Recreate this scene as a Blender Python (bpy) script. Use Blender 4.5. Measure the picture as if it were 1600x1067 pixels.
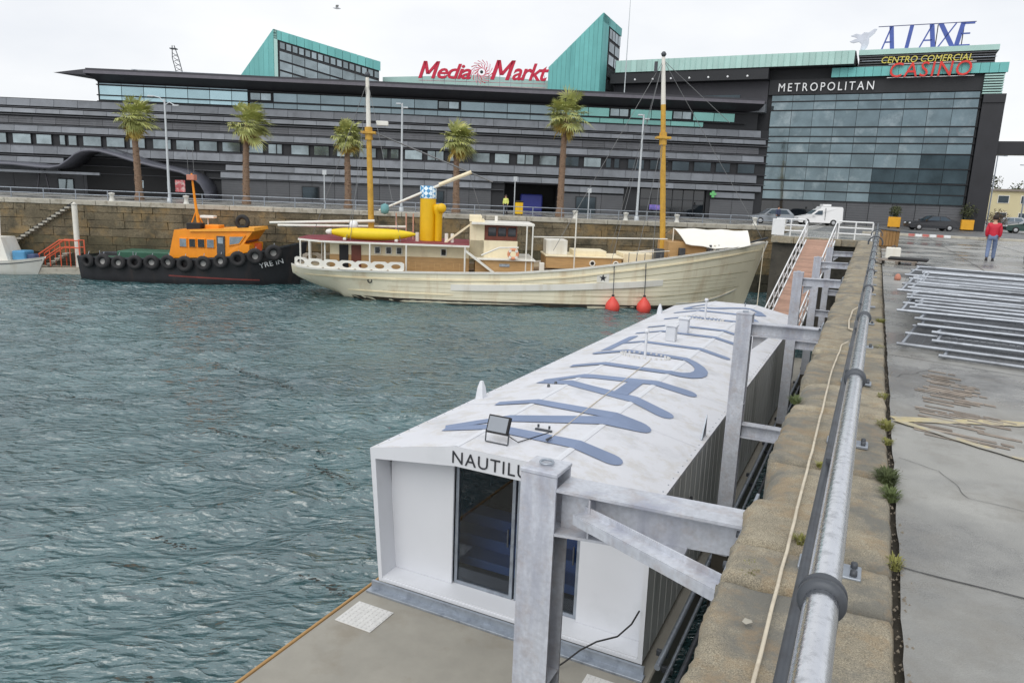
import bpy, bmesh, math, random
import numpy as np
from mathutils import Vector, Matrix

# ------------------------------------------------------------------ scene, camera, sky, sun
for o in list(bpy.data.objects):
    bpy.data.objects.remove(o)
SC = bpy.context.scene
COL = SC.collection
R = math.radians
PI = math.pi

cam_d = bpy.data.cameras.new('camera')
cam = bpy.data.objects.new('camera', cam_d)
COL.objects.link(cam)
cam_d.sensor_width = 36.0
cam_d.lens = 25.65
cam_d.clip_start = 0.05
cam_d.clip_end = 5000
cam.matrix_world = (Matrix.Translation((0, 0, 1.8)) @ Matrix.Rotation(R(90 - 11.373), 4, 'X')
                    @ Matrix.Rotation(R(2.3), 4, 'Z'))
SC.camera = cam

SUN_EL, SUN_AZ = 48.0, 205.0          # degrees; azimuth clockwise from +Y: behind the camera, a little to the left
world = bpy.data.worlds.new('World')
SC.world = world
world.use_nodes = True
nt = world.node_tree
for n in list(nt.nodes):
    nt.nodes.remove(n)
def WN(t, **k):
    n = nt.nodes.new(t)
    for a, b in k.items():
        setattr(n, a, b)
    return n
w_out = WN('ShaderNodeOutputWorld')
w_bg = WN('ShaderNodeBackground')
w_bg.inputs['Strength'].default_value = 0.1
w_sky = WN('ShaderNodeTexSky', sky_type='NISHITA', sun_disc=False, sun_elevation=R(SUN_EL), sun_rotation=R(SUN_AZ))
w_tc = WN('ShaderNodeTexCoord')
w_map = WN('ShaderNodeMapping')
w_map.inputs['Scale'].default_value = (1.0, 1.0, 2.6)
w_no = WN('ShaderNodeTexNoise')
w_no.inputs['Scale'].default_value = 2.1
w_no.inputs['Detail'].default_value = 6
w_no.inputs['Roughness'].default_value = 0.52
w_ra = WN('ShaderNodeValToRGB')
w_ra.color_ramp.elements[0].position = 0.34
w_ra.color_ramp.elements[0].color = (8.1, 8.35, 8.8, 1)
w_ra.color_ramp.elements[1].position = 0.66
w_ra.color_ramp.elements[1].color = (9.9, 9.95, 10.0, 1)
w_mix = WN('ShaderNodeMixRGB')
w_mix.inputs['Fac'].default_value = 0.93       # an almost closed cloud deck in front of the blue
L_ = nt.links.new
L_(w_tc.outputs['Generated'], w_map.inputs['Vector'])
L_(w_map.outputs['Vector'], w_no.inputs['Vector'])
L_(w_no.outputs['Fac'], w_ra.inputs['Fac'])
L_(w_sky.outputs['Color'], w_mix.inputs['Color1'])
L_(w_ra.outputs['Color'], w_mix.inputs['Color2'])
L_(w_mix.outputs['Color'], w_bg.inputs['Color'])
L_(w_bg.outputs['Background'], w_out.inputs['Surface'])

sun_d = bpy.data.lights.new('sun', 'SUN')
sun_d.energy = 1.3
sun_d.angle = R(55)
sun_d.color = (1.0, 0.96, 0.9)
sun = bpy.data.objects.new('sun', sun_d)
COL.objects.link(sun)
az = R(SUN_AZ)
sdir = Vector((math.sin(az) * math.cos(R(SUN_EL)), math.cos(az) * math.cos(R(SUN_EL)), math.sin(R(SUN_EL))))
sun.rotation_euler = sdir.to_track_quat('Z', 'Y').to_euler()

vs = SC.view_settings
vs.view_transform = 'Standard'
vs.look = 'None'
vs.exposure = 0.12
vs.gamma = 1.0
vs.use_curve_mapping = False

# ------------------------------------------------------------------ helpers
random.seed(7)
def rnd(a, b):
    return random.uniform(a, b)
TH = R(26.0)                       # the near quay runs 26 degrees to the right of the world Y axis
def Q(u, v, z=0.0):                # quay frame: u across (to the right), v along the quay
    return Vector((u * math.cos(TH) + v * math.sin(TH), -u * math.sin(TH) + v * math.cos(TH), z))

def lin(c):
    c = c / 255.0
    return c / 12.92 if c <= 0.04045 else ((c + 0.055) / 1.055) ** 2.4
def C(r, g, b):
    return (lin(r), lin(g), lin(b))

class MB:
    def __init__(s):
        s.v, s.f, s.s = [], [], []
    def add(s, vs_, fs, smooth=False):
        n = len(s.v)
        s.v.extend([tuple(p) for p in vs_])
        for f in fs:
            s.f.append(tuple(i + n for i in f)); s.s.append(smooth)
        return s
    def box(s, x0, x1, y0, y1, z0, z1):
        return s.add([(x0, y0, z0), (x1, y0, z0), (x1, y1, z0), (x0, y1, z0), (x0, y0, z1), (x1, y0, z1), (x1, y1, z1), (x0, y1, z1)],
                     [(0, 3, 2, 1), (4, 5, 6, 7), (0, 1, 5, 4), (1, 2, 6, 5), (2, 3, 7, 6), (3, 0, 4, 7)])
    def cbox(s, x0, x1, y0, y1, z0, z1, c=0.01):
        """box with chamfered edges"""
        bm = bmesh.new()
        bmesh.ops.create_cube(bm, size=1.0)
        for w in bm.verts:
            w.co = ((x0 + x1) / 2 + w.co.x * (x1 - x0), (y0 + y1) / 2 + w.co.y * (y1 - y0), (z0 + z1) / 2 + w.co.z * (z1 - z0))
        bmesh.ops.bevel(bm, geom=list(bm.edges), offset=c, segments=1, affect='EDGES')
        bm.verts.index_update()
        s.add([w.co[:] for w in bm.verts], [[w.index for w in f.verts] for f in bm.faces])
        bm.free()
        return s
    def beam(s, p0, p1, w, h, up=(0, 0, 1)):
        p0, p1 = Vector(p0), Vector(p1)
        d = (p1 - p0).normalized()
        up = Vector(up)
        if abs(d.dot(up)) > 0.99:
            up = Vector((0, 1, 0))
        a = d.cross(up).normalized()
        b = a.cross(d).normalized()
        a = a * (w / 2); b = b * (h / 2)
        return s.add([p0 - a - b, p0 + a - b, p0 + a + b, p0 - a + b, p1 - a - b, p1 + a - b, p1 + a + b, p1 - a + b],
                     [(0, 1, 2, 3), (7, 6, 5, 4), (0, 4, 5, 1), (1, 5, 6, 2), (2, 6, 7, 3), (3, 7, 4, 0)])
    def tube(s, pts, r, n=8, cap=True, smooth=True, closed=False):
        pts = [Vector(p) for p in pts]
        m = len(pts)
        rs = r if isinstance(r, (list, tuple)) else [r] * m
        vs_, fs = [], []
        prev = None
        for i, p in enumerate(pts):
            if closed:
                d = pts[(i + 1) % m] - pts[i - 1]
            else:
                d = pts[min(i + 1, m - 1)] - pts[max(i - 1, 0)]
            d.normalize()
            if prev is None:
                a = d.cross(Vector((0, 0, 1)))
                if a.length < 0.01:
                    a = d.cross(Vector((0, 1, 0)))
            else:
                a = prev - d * prev.dot(d)
            a.normalize(); prev = a
            b = d.cross(a)
            for k in range(n):
                t = 2 * PI * k / n
                vs_.append(p + (a * math.cos(t) + b * math.sin(t)) * rs[i])
        for i in range(m if closed else m - 1):
            j = (i + 1) % m
            for k in range(n):
                l = (k + 1) % n
                fs.append((i * n + k, i * n + l, j * n + l, j * n + k))
        s.add(vs_, fs, smooth)
        if cap and not closed:
            s.add([vs_[k] for k in range(n)], [tuple(reversed(range(n)))])
            s.add([vs_[(m - 1) * n + k] for k in range(n)], [tuple(range(n))])
        return s
    def prism(s, poly, vec, smooth=False):
        n = len(poly)
        vec = Vector(vec)
        a = [Vector(p) for p in poly]
        b = [p + vec for p in a]
        s.add(a + b, [tuple(reversed(range(n))), tuple(range(n, 2 * n))] + [(i, (i + 1) % n, n + (i + 1) % n, n + i) for i in range(n)], smooth)
        return s
    def lathe(s, prof, n=16, c=(0, 0, 0), axis='Z', smooth=True):
        vs_, fs = [], []
        for r, h in prof:
            for k in range(n):
                t = 2 * PI * k / n
                p = (r * math.cos(t), r * math.sin(t), h)
                if axis == 'Y':
                    p = (p[0], h, p[1])
                elif axis == 'X':
                    p = (h, p[0], p[1])
                vs_.append((p[0] + c[0], p[1] + c[1], p[2] + c[2]))
        for i in range(len(prof) - 1):
            for k in range(n):
                l = (k + 1) % n
                fs.append((i * n + k, i * n + l, (i + 1) * n + l, (i + 1) * n + k))
        s.add(vs_, fs, smooth)
        return s
    def torus(s, c, R_, r, axis='Y', n=18, m=8):
        prof = [(R_ + r * math.cos(2 * PI * k / m), r * math.sin(2 * PI * k / m)) for k in range(m + 1)]
        return s.lathe(prof, n, c, axis)
    def loft(s, secs, smooth=True, close=False, cap=False):
        n = len(secs[0])
        vs_ = [p for sec in secs for p in sec]
        fs = []
        for i in range(len(secs) - 1):
            for k in range(n if close else n - 1):
                l = (k + 1) % n
                fs.append((i * n + k, i * n + l, (i + 1) * n + l, (i + 1) * n + k))
        s.add(vs_, fs, smooth)
        if cap:
            s.add(secs[0], [tuple(reversed(range(n)))])
            s.add(secs[-1], [tuple(range(n))])
        return s
    def quad(s, *p):
        return s.add(p, [tuple(range(len(p)))])
    def mesh(s, name, mat):
        me = bpy.data.meshes.new(name)
        me.from_pydata(s.v, [], s.f)
        me.polygons.foreach_set('use_smooth', s.s)
        if mat is not None:
            me.materials.append(mat)
        me.update()
        return me
    def build(s, name, mat, parent=None, loc=None, rz=0.0, fix=True):
        me = s.mesh(name, mat)
        if fix:
            bm = bmesh.new(); bm.from_mesh(me)
            bmesh.ops.recalc_face_normals(bm, faces=bm.faces)
            bm.to_mesh(me); bm.free()
        return link(name, me, parent, loc, rz)

def link(name, me, parent=None, loc=None, rz=0.0):
    o = bpy.data.objects.new(name, me)
    COL.objects.link(o)
    if parent is not None:
        o.parent = parent
    if loc is not None:
        o.location = loc
    if rz:
        o.rotation_euler = (0, 0, rz)
    return o
def tag(o, label=None, cat=None, group=None, kind=None):
    if label: o['label'] = label
    if cat: o['category'] = cat
    if group: o['group'] = group
    if kind: o['kind'] = kind
    return o
def thing(name, label, cat, loc=(0, 0, 0), rz=0.0, group=None):
    o = bpy.data.objects.new(name, None)
    COL.objects.link(o)
    o.location = loc
    o.rotation_euler = (0, 0, rz)
    o.empty_display_size = 0.2
    return tag(o, label, cat, group)
def copy_tree(o, parent=None):
    c = o.copy()
    COL.objects.link(c)
    if parent is not None:
        c.parent = parent
    for ch in list(o.children):
        copy_tree(ch, c)
    return c

def text_mesh(txt, size, extrude=0.0, shear=0.0, offset=0.0, spacing=1.0, align='LEFT', res=3):
    cu = bpy.data.curves.new('t', 'FONT')
    cu.body = txt
    cu.size = size
    cu.extrude = extrude
    cu.shear = shear
    cu.offset = offset
    cu.space_character = spacing
    cu.align_x = align
    cu.resolution_u = res
    o = bpy.data.objects.new('t', cu)
    COL.objects.link(o)
    dg = bpy.context.evaluated_depsgraph_get()
    me = bpy.data.meshes.new_from_object(o.evaluated_get(dg))
    bpy.data.objects.remove(o)
    bpy.data.curves.remove(cu)
    return me
def text_obj(name, txt, mat, width, height, thick, parent, M, shear=0.0, offset=0.0, spacing=1.0):
    """letters standing in the local XZ plane of matrix M, scaled to width x cap height, 'thick' deep"""
    me = text_mesh(txt, 1.0, 0.5, shear, offset, spacing)
    co = np.empty(len(me.vertices) * 3); me.vertices.foreach_get('co', co); co = co.reshape(-1, 3)
    lo, hi = co.min(0), co.max(0)
    new = np.zeros_like(co)
    new[:, 0] = (co[:, 0] - lo[0]) / (hi[0] - lo[0]) * width
    new[:, 2] = (co[:, 1] - lo[1]) / (hi[1] - lo[1]) * height
    new[:, 1] = -(co[:, 2]) * thick
    me.vertices.foreach_set('co', new.ravel())
    me.materials.clear(); me.materials.append(mat)
    me.transform(M)
    me.update()
    return link(name, me, parent)

# ------------------------------------------------------------------ materials (all node based)
MATS = {}
def pm(name, col, rough=0.6, metal=0.0, var=0.12, scale=2.0, bump=0.0, bscale=20.0, rand=0.0, stain=None, sscale=1.5, samt=0.5,
       streak=False, spec=0.5, coat=0.0, stain_rough=None, emit=None, stretch=None, shift=True, speck=0.0, spscale=90.0, stain2=None, s2scale=0.6, s2amt=0.6, sthr=(0.52, 0.68)):
    """principled material: base colour varied by noise, optional per-object variation, stains and fine relief"""
    if name in MATS:
        return MATS[name]
    m = bpy.data.materials.new(name)
    m.use_nodes = True
    t = m.node_tree
    b = t.nodes['Principled BSDF']
    b.inputs['Roughness'].default_value = rough
    b.inputs['Metallic'].default_value = metal
    b.inputs['Specular IOR Level'].default_value = spec
    if coat:
        b.inputs['Coat Weight'].default_value = coat
        b.inputs['Coat Roughness'].default_value = 0.1
    tc = t.nodes.new('ShaderNodeTexCoord')
    vec = tc.outputs['Object']
    if stretch:
        mp = t.nodes.new('ShaderNodeMapping')
        mp.inputs['Scale'].default_value = stretch
        t.links.new(vec, mp.inputs['Vector']); vec0 = mp.outputs['Vector']
    else:
        vec0 = vec
    oi = t.nodes.new('ShaderNodeObjectInfo')
    if rand and shift:                          # shift the noise from one copy to the next
        ad = t.nodes.new('ShaderNodeVectorMath'); ad.operation = 'ADD'
        cb = t.nodes.new('ShaderNodeCombineXYZ')
        mu = t.nodes.new('ShaderNodeMath'); mu.operation = 'MULTIPLY'; mu.inputs[1].default_value = 50
        t.links.new(oi.outputs['Random'], mu.inputs[0])
        for i in range(3): t.links.new(mu.outputs[0], cb.inputs[i])
        t.links.new(vec0, ad.inputs[0]); t.links.new(cb.outputs[0], ad.inputs[1])
        vec0 = ad.outputs[0]
    no = t.nodes.new('ShaderNodeTexNoise')
    no.inputs['Scale'].default_value = scale
    no.inputs['Detail'].default_value = 6
    no.inputs['Roughness'].default_value = 0.6
    t.links.new(vec0, no.inputs['Vector'])
    hs = t.nodes.new('ShaderNodeHueSaturation')
    hs.inputs['Color'].default_value = (*col, 1)
    mr = t.nodes.new('ShaderNodeMapRange')
    mr.inputs['From Min'].default_value = 0.3; mr.inputs['From Max'].default_value = 0.7
    mr.inputs['To Min'].default_value = 1 - var; mr.inputs['To Max'].default_value = 1 + var
    t.links.new(no.outputs['Fac'], mr.inputs['Value'])
    val = mr.outputs['Result']
    if rand:
        m2 = t.nodes.new('ShaderNodeMapRange')
        m2.inputs['To Min'].default_value = 1 - rand; m2.inputs['To Max'].default_value = 1 + rand
        t.links.new(oi.outputs['Random'], m2.inputs['Value'])
        mm = t.nodes.new('ShaderNodeMath'); mm.operation = 'MULTIPLY'
        t.links.new(val, mm.inputs[0]); t.links.new(m2.outputs['Result'], mm.inputs[1])
        val = mm.outputs[0]
    if speck:                                   # fine grain, as in granite
        n3 = t.nodes.new('ShaderNodeTexNoise'); n3.inputs['Scale'].default_value = spscale; n3.inputs['Detail'].default_value = 3
        t.links.new(vec0, n3.inputs['Vector'])
        m3 = t.nodes.new('ShaderNodeMapRange'); m3.inputs['From Min'].default_value = 0.3; m3.inputs['From Max'].default_value = 0.7
        m3.inputs['To Min'].default_value = 1 - speck; m3.inputs['To Max'].default_value = 1 + speck
        t.links.new(n3.outputs['Fac'], m3.inputs['Value'])
        m4 = t.nodes.new('ShaderNodeMath'); m4.operation = 'MULTIPLY'
        t.links.new(val, m4.inputs[0]); t.links.new(m3.outputs['Result'], m4.inputs[1]); val = m4.outputs[0]
    t.links.new(val, hs.inputs['Value'])
    colr = hs.outputs['Color']
    if stain is not None:
        n2 = t.nodes.new('ShaderNodeTexNoise')
        n2.inputs['Scale'].default_value = sscale
        n2.inputs['Detail'].default_value = 8
        n2.inputs['Roughness'].default_value = 0.65
        if streak:
            mp = t.nodes.new('ShaderNodeMapping')
            mp.inputs['Scale'].default_value = (1, 1, 0.12)
            t.links.new(vec, mp.inputs['Vector']); t.links.new(mp.outputs['Vector'], n2.inputs['Vector'])
        else:
            t.links.new(vec0, n2.inputs['Vector'])
        r2 = t.nodes.new('ShaderNodeMapRange')
        r2.inputs['From Min'].default_value = sthr[0]; r2.inputs['From Max'].default_value = sthr[1]
        r2.inputs['To Min'].default_value = 0; r2.inputs['To Max'].default_value = samt
        t.links.new(n2.outputs['Fac'], r2.inputs['Value'])
        mx = t.nodes.new('ShaderNodeMixRGB')
        mx.inputs['Color2'].default_value = (*stain, 1)
        t.links.new(r2.outputs['Result'], mx.inputs['Fac'])
        t.links.new(colr, mx.inputs['Color1'])
        colr = mx.outputs['Color']
        if stain_rough is not None:
            r3 = t.nodes.new('ShaderNodeMapRange')
            r3.inputs['From Min'].default_value = sthr[0]; r3.inputs['From Max'].default_value = sthr[1]
            r3.inputs['To Min'].default_value = rough; r3.inputs['To Max'].default_value = stain_rough
            t.links.new(n2.outputs['Fac'], r3.inputs['Value'])
            t.links.new(r3.outputs['Result'], b.inputs['Roughness'])
    if stain2 is not None:
        n5 = t.nodes.new('ShaderNodeTexNoise'); n5.inputs['Scale'].default_value = s2scale; n5.inputs['Detail'].default_value = 9; n5.inputs['Roughness'].default_value = 0.7
        o5 = t.nodes.new('ShaderNodeVectorMath'); o5.operation = 'ADD'; o5.inputs[1].default_value = (13.1, 4.7, 8.3)
        t.links.new(vec0, o5.inputs[0]); t.links.new(o5.outputs[0], n5.inputs['Vector'])
        r5 = t.nodes.new('ShaderNodeMapRange'); r5.inputs['From Min'].default_value = 0.5; r5.inputs['From Max'].default_value = 0.62; r5.inputs['To Max'].default_value = s2amt
        t.links.new(n5.outputs['Fac'], r5.inputs['Value'])
        x5 = t.nodes.new('ShaderNodeMixRGB'); x5.inputs['Color2'].default_value = (*stain2, 1)
        t.links.new(r5.outputs['Result'], x5.inputs['Fac']); t.links.new(colr, x5.inputs['Color1']); colr = x5.outputs['Color']
    t.links.new(colr, b.inputs['Base Color'])
    if bump:
        nb = t.nodes.new('ShaderNodeTexNoise')
        nb.inputs['Scale'].default_value = bscale
        nb.inputs['Detail'].default_value = 5
        t.links.new(vec0, nb.inputs['Vector'])
        bp = t.nodes.new('ShaderNodeBump')
        bp.inputs['Strength'].default_value = bump
        bp.inputs['Distance'].default_value = 0.02
        t.links.new(nb.outputs['Fac'], bp.inputs['Height'])
        t.links.new(bp.outputs['Normal'], b.inputs['Normal'])
    if emit:
        b.inputs['Emission Color'].default_value = (*col, 1)
        b.inputs['Emission Strength'].default_value = emit
    MATS[name] = m
    return m

M_white = pm('white_paint', C(228, 230, 232), 0.45, var=0.04, scale=3, stain=C(170, 172, 168), sscale=2.5, samt=0.25)
M_galv = pm('galvanised_steel', C(158, 166, 176), 0.42, 0.55, var=0.14, scale=7, stain=C(112, 120, 134), sscale=5, samt=0.6, rand=0.05)
M_black = pm('black_rubber', C(38, 38, 40), 0.75, var=0.2, scale=6)
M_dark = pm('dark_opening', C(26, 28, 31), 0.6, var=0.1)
M_chrome = pm('worn_steel_pipe', C(212, 214, 218), 0.2, 1.0, var=0.06, scale=14, stain=C(150, 152, 156), sscale=40, samt=0.5, bump=0.05, bscale=60, stain_rough=0.4)
M_dsteel = pm('dark_steel', C(84, 88, 94), 0.5, 0.5, var=0.15, scale=8, stain=C(60, 56, 54), sscale=6)
M_rope = pm('rope', C(196, 188, 168), 0.9, var=0.15, scale=20)
M_wire = pm('rigging_wire', C(120, 122, 124), 0.6, 0.3)
M_glassd = pm('dark_glass', C(22, 27, 32), 0.04, 0.0, var=0.15, scale=0.8, spec=1.0)
M_glass = pm('facade_glass', C(132, 148, 154), 0.06, 0.8, var=0.15, scale=0.35, rand=0.1)
M_glassb = pm('blue_facade_glass', C(116, 132, 138), 0.05, 0.85, var=0.22, scale=0.45, rand=0.14, stain=C(160, 172, 176), sscale=0.5, samt=0.65)  # pale blotches in the tint stand in for mirrored surroundings
from mathutils import noise as mnoise
WATER_Z = -5.6
WB1, WB2 = 0.25, 0.075      # relief of the wavelets, metres
# ------------------------------------------------------------------ water
def water_material():
    m = bpy.data.materials.new('harbour_water')
    m.use_nodes = True
    t = m.node_tree
    b = t.nodes['Principled BSDF']
    b.inputs['Roughness'].default_value = 0.1
    b.inputs['IOR'].default_value = 1.75
    b.inputs['Specular IOR Level'].default_value = 0.95
    tc = t.nodes.new('ShaderNodeTexCoord')
    no = t.nodes.new('ShaderNodeTexNoise'); no.inputs['Scale'].default_value = 0.16; no.inputs['Detail'].default_value = 4
    ra = t.nodes.new('ShaderNodeValToRGB')
    ra.color_ramp.elements[0].position = 0.35; ra.color_ramp.elements[0].color = (*C(42, 78, 84), 1)
    ra.color_ramp.elements[1].position = 0.68; ra.color_ramp.elements[1].color = (*C(62, 100, 104), 1)
    t.links.new(tc.outputs['Object'], no.inputs['Vector'])
    t.links.new(no.outputs['Fac'], ra.inputs['Fac'])
    t.links.new(ra.outputs['Color'], b.inputs['Base Color'])
    mp = t.nodes.new('ShaderNodeMapping'); mp.inputs['Rotation'].default_value = (0, 0, R(-26)); mp.inputs['Scale'].default_value = (0.5, 1.15, 1)
    t.links.new(tc.outputs['Object'], mp.inputs['Vector'])
    def ridged(scale, detail, dist):
        n_ = t.nodes.new('ShaderNodeTexNoise'); n_.inputs['Scale'].default_value = scale; n_.inputs['Detail'].default_value = detail
        n_.inputs['Roughness'].default_value = 0.55; n_.inputs['Distortion'].default_value = dist
        t.links.new(mp.outputs['Vector'], n_.inputs['Vector'])
        a_ = t.nodes.new('ShaderNodeMath'); a_.operation = 'SUBTRACT'; a_.inputs[1].default_value = 0.5
        b_ = t.nodes.new('ShaderNodeMath'); b_.operation = 'ABSOLUTE'
        c_ = t.nodes.new('ShaderNodeMath'); c_.operation = 'MULTIPLY'; c_.inputs[1].default_value = -2.0
        t.links.new(n_.outputs['Fac'], a_.inputs[0]); t.links.new(a_.outputs[0], b_.inputs[0]); t.links.new(b_.outputs[0], c_.inputs[0])
        return c_.outputs[0], n_.outputs['Fac']
    r1, _ = ridged(1.9, 2.5, 0.2)
    _, f2 = ridged(5.5, 4.0, 0.3)
    b1 = t.nodes.new('ShaderNodeBump'); b1.inputs['Strength'].default_value = 1.0; b1.inputs['Distance'].default_value = WB1
    b2 = t.nodes.new('ShaderNodeBump'); b2.inputs['Strength'].default_value = 1.0; b2.inputs['Distance'].default_value = WB2
    t.links.new(r1, b1.inputs['Height']); t.links.new(f2, b2.inputs['Height'])
    t.links.new(b1.outputs['Normal'], b2.inputs['Normal']); t.links.new(b2.outputs['Normal'], b.inputs['Normal'])
    return m
def build_water():
    rs = np.random.RandomState(5)
    ys = [1.5]
    while ys[-1] < 66:
        ys.append(ys[-1] + 0.062 + 0.0042 * ys[-1])
    ys = np.array(ys)
    xs = np.concatenate([np.arange(-75, -30, 0.3), np.arange(-30, -15, 0.16), np.arange(-15, 5, 0.085), np.arange(5, 22, 0.2), np.arange(22, 32, 0.4)])
    X, Y = np.meshgrid(xs, ys)
    H = np.zeros_like(X); DX = np.zeros_like(X); DY = np.zeros_like(X)
    patch = 0.72 + 0.28 * np.sin(0.33 * X + 0.9 * np.sin(0.21 * Y)) * np.sin(0.27 * Y + 0.7 * np.sin(0.19 * X))   # ruffled and calmer areas
    for i in range(76):
        lam = 0.36 * (3.4 / 0.36) ** rs.rand()
        k = 2 * PI / lam
        a = R(116) + rs.randn() * 0.5          # crests lean up to the right
        ph = rs.rand() * 2 * PI
        amp = 0.0112 * lam ** 0.92
        arg = k * (X * math.cos(a) + Y * math.sin(a)) + ph + 0.9 * np.sin(0.23 * X + 0.31 * Y + i)
        env = (0.62 + 0.38 * np.sin(0.17 * X * math.cos(i) + 0.21 * Y * math.sin(i * 1.7) + i)) * patch
        c = np.cos(arg); s_ = np.sin(arg)
        H += amp * env * c
        DX -= 0.5 * amp * env * math.cos(a) * s_
        DY -= 0.5 * amp * env * math.sin(a) * s_
    H = np.clip(H, -0.3, 0.3)
    X = X + DX; Y = Y + DY
    V = np.stack([X, Y, H + WATER_Z], -1).reshape(-1, 3)
    ny, nx = X.shape
    idx = np.arange(ny * nx).reshape(ny, nx)
    F = np.stack([idx[:-1, :-1], idx[:-1, 1:], idx[1:, 1:], idx[1:, :-1]], -1).reshape(-1, 4)
    me = bpy.data.meshes.new('water')
    me.vertices.add(len(V)); me.vertices.foreach_set('co', V.ravel())
    me.loops.add(F.size); me.loops.foreach_set('vertex_index', F.ravel().astype(np.int32))
    me.polygons.add(len(F)); me.polygons.foreach_set('loop_start', np.arange(0, F.size, 4, dtype=np.int32))
    me.polygons.foreach_set('use_smooth', np.ones(len(F), dtype=bool))
    me.update(calc_edges=True)
    me.materials.append(water_material())
    tag(link('water', me), kind='structure')
build_water()

# ------------------------------------------------------------------ ground (one sheet with the dock cut out of it)
M_ground = pm('wet_concrete', C(156, 156, 152), 0.6, var=0.12, scale=1.3, bump=0.3, bscale=120, stain=C(98, 98, 96), sscale=0.30, samt=0.9, stain_rough=0.06, sthr=(0.42, 0.58), speck=.1, spscale=140, stain2=C(126, 123, 116), s2scale=.9, s2amt=.75)
WA, WB = 61.0, math.tan(R(5))
def wall_y(x):
    return WA + WB * x
def build_ground():
    g = MB()
    vv = [-30, -5] + [0.0 + 0.12 * i for i in range(0, 130)] + [17, 20, 30, 45.6]
    lef = []
    for v in vv:
        n = mnoise.noise(Vector((0.3, v * 3.1, 0))) * 0.012 + mnoise.noise(Vector((7.3, v * 9.0, 0))) * 0.008
        lef.append(Q(0.315 + n - 0.0015 * max(v, 0), v, 0))
    rig = [Q(400, v, 0) for v in vv]
    g.add(lef + rig, [(i, len(vv) + i, len(vv) + i + 1, i + 1) for i in range(len(vv) - 1)])
    K = Vector((24.6, wall_y(24.6), 0))
    g.quad(Q(-5.5, 45.6), Q(400, 45.6), Q(400, 900), Q(-5.5, 900))
    far = Vector((-400, wall_y(-400), 0))
    g.quad(far, K + Vector((0.01, 0, 0)), Q(-5.52, 900), Vector((-400, 900, 0)))
    o = g.build('ground', M_ground)
    tag(o, kind='structure')
    for p in o.data.polygons:
        if p.normal.z < 0:
            p.flip()
    return o
GROUND = build_ground()
# soil in the gap between coping and paving
M_soil = pm('dark_soil', C(62, 58, 50), 0.95, var=0.35, scale=12, bump=0.6, bscale=25)
MB().add([Q(0.2, -3, -0.045), Q(0.45, -3, -0.045), Q(0.45, 46, -0.045), Q(0.2, 46, -0.045)], [(0, 1, 2, 3)]).build('joint_soil', M_soil, GROUND)
M_joint = pm('paving_joint', C(70, 70, 70), 0.8, var=0.3, scale=6)
def ribbon(name, pts, w, mat, z=0.004, parent=GROUND, jit=0.0, seg=14):
    """a flat strip of the given width laid along quay-frame points"""
    P_ = []
    for a, b in zip(pts[:-1], pts[1:]):
        for k in range(seg):
            t = k / seg
            P_.append(Vector((a[0] + (b[0] - a[0]) * t, a[1] + (b[1] - a[1]) * t)))
    P_.append(Vector(pts[-1]))
    vs_ = []
    for i, p in enumerate(P_):
        d = (P_[min(i + 1, len(P_) - 1)] - P_[max(i - 1, 0)]).normalized()
        nrm = Vector((-d.y, d.x))
        off = mnoise.noise(Vector((p.x * 4, p.y * 4, z * 100))) * jit
        ww = w / 2 * (1 + (mnoise.noise(Vector((p.x * 9, p.y * 9, 3))) * 0.5 if jit else 0))
        vs_ += [Q(*(p + nrm * (off + ww)), z), Q(*(p + nrm * (off - ww)), z)]
    m = MB().add(vs_, [(2 * i, 2 * i + 1, 2 * i + 3, 2 * i + 2) for i in range(len(P_) - 1)])
    return m.build(name, mat, parent)
ribbon('slab_joint', [(0.32, 4.02), (0.84, 3.97), (3.0, 3.75), (8, 3.3)], 0.012, M_joint, jit=0.012)
ribbon('slab_joint', [(0.32, 10.25), (2.5, 9.6), (6, 8.8)], 0.012, M_joint, jit=0.012)
ribbon('crack', [(0.9, 2.0), (0.88, 3.95)], 0.005, M_joint, z=0.0045, jit=0.05)
ribbon('crack', [(0.34, 5.9), (.6, 5.75), (.75, 5.3), (1.3, 5.1), (2.2, 5.3)], 0.004, M_joint, z=0.0052, jit=0.06)
ribbon('crack', [(1.0, 4.0), (1.15, 4.6), (1.1, 5.2)], 0.004, M_joint, z=0.0056, jit=0.06)
ribbon('crack', [(.36, 8.9), (.8, 9.7), (1.4, 9.9)], 0.006, M_joint, z=0.006, jit=0.08)
for v in (22, 27.5, 33, 40, 52, 60):
    ribbon('slab_joint', [(0.32, v), (14, v - 0.4)], 0.03, M_joint, jit=0.02)
for u in (3.2, 6.4, 9.6):
    ribbon('slab_joint', [(u, 10.5), (u, 60)], 0.025, M_joint, z=0.0048, jit=0.02)
M_yellow = pm('worn_yellow_line', C(186, 174, 136), 0.7, var=0.15, scale=9, stain=C(156, 155, 150), sscale=3.0, samt=1.0, sthr=(.42, .58))
ribbon('painted_line', [(0.33, 7.02), (1.42, 7.55), (6, 9.6)], 0.14, M_yellow, z=0.0085, jit=0.01)
ribbon('painted_line', [(0.34, 6.98), (1.19, 6.37), (4, 4.4)], 0.09, M_yellow, z=0.0125, jit=0.01)
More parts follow.
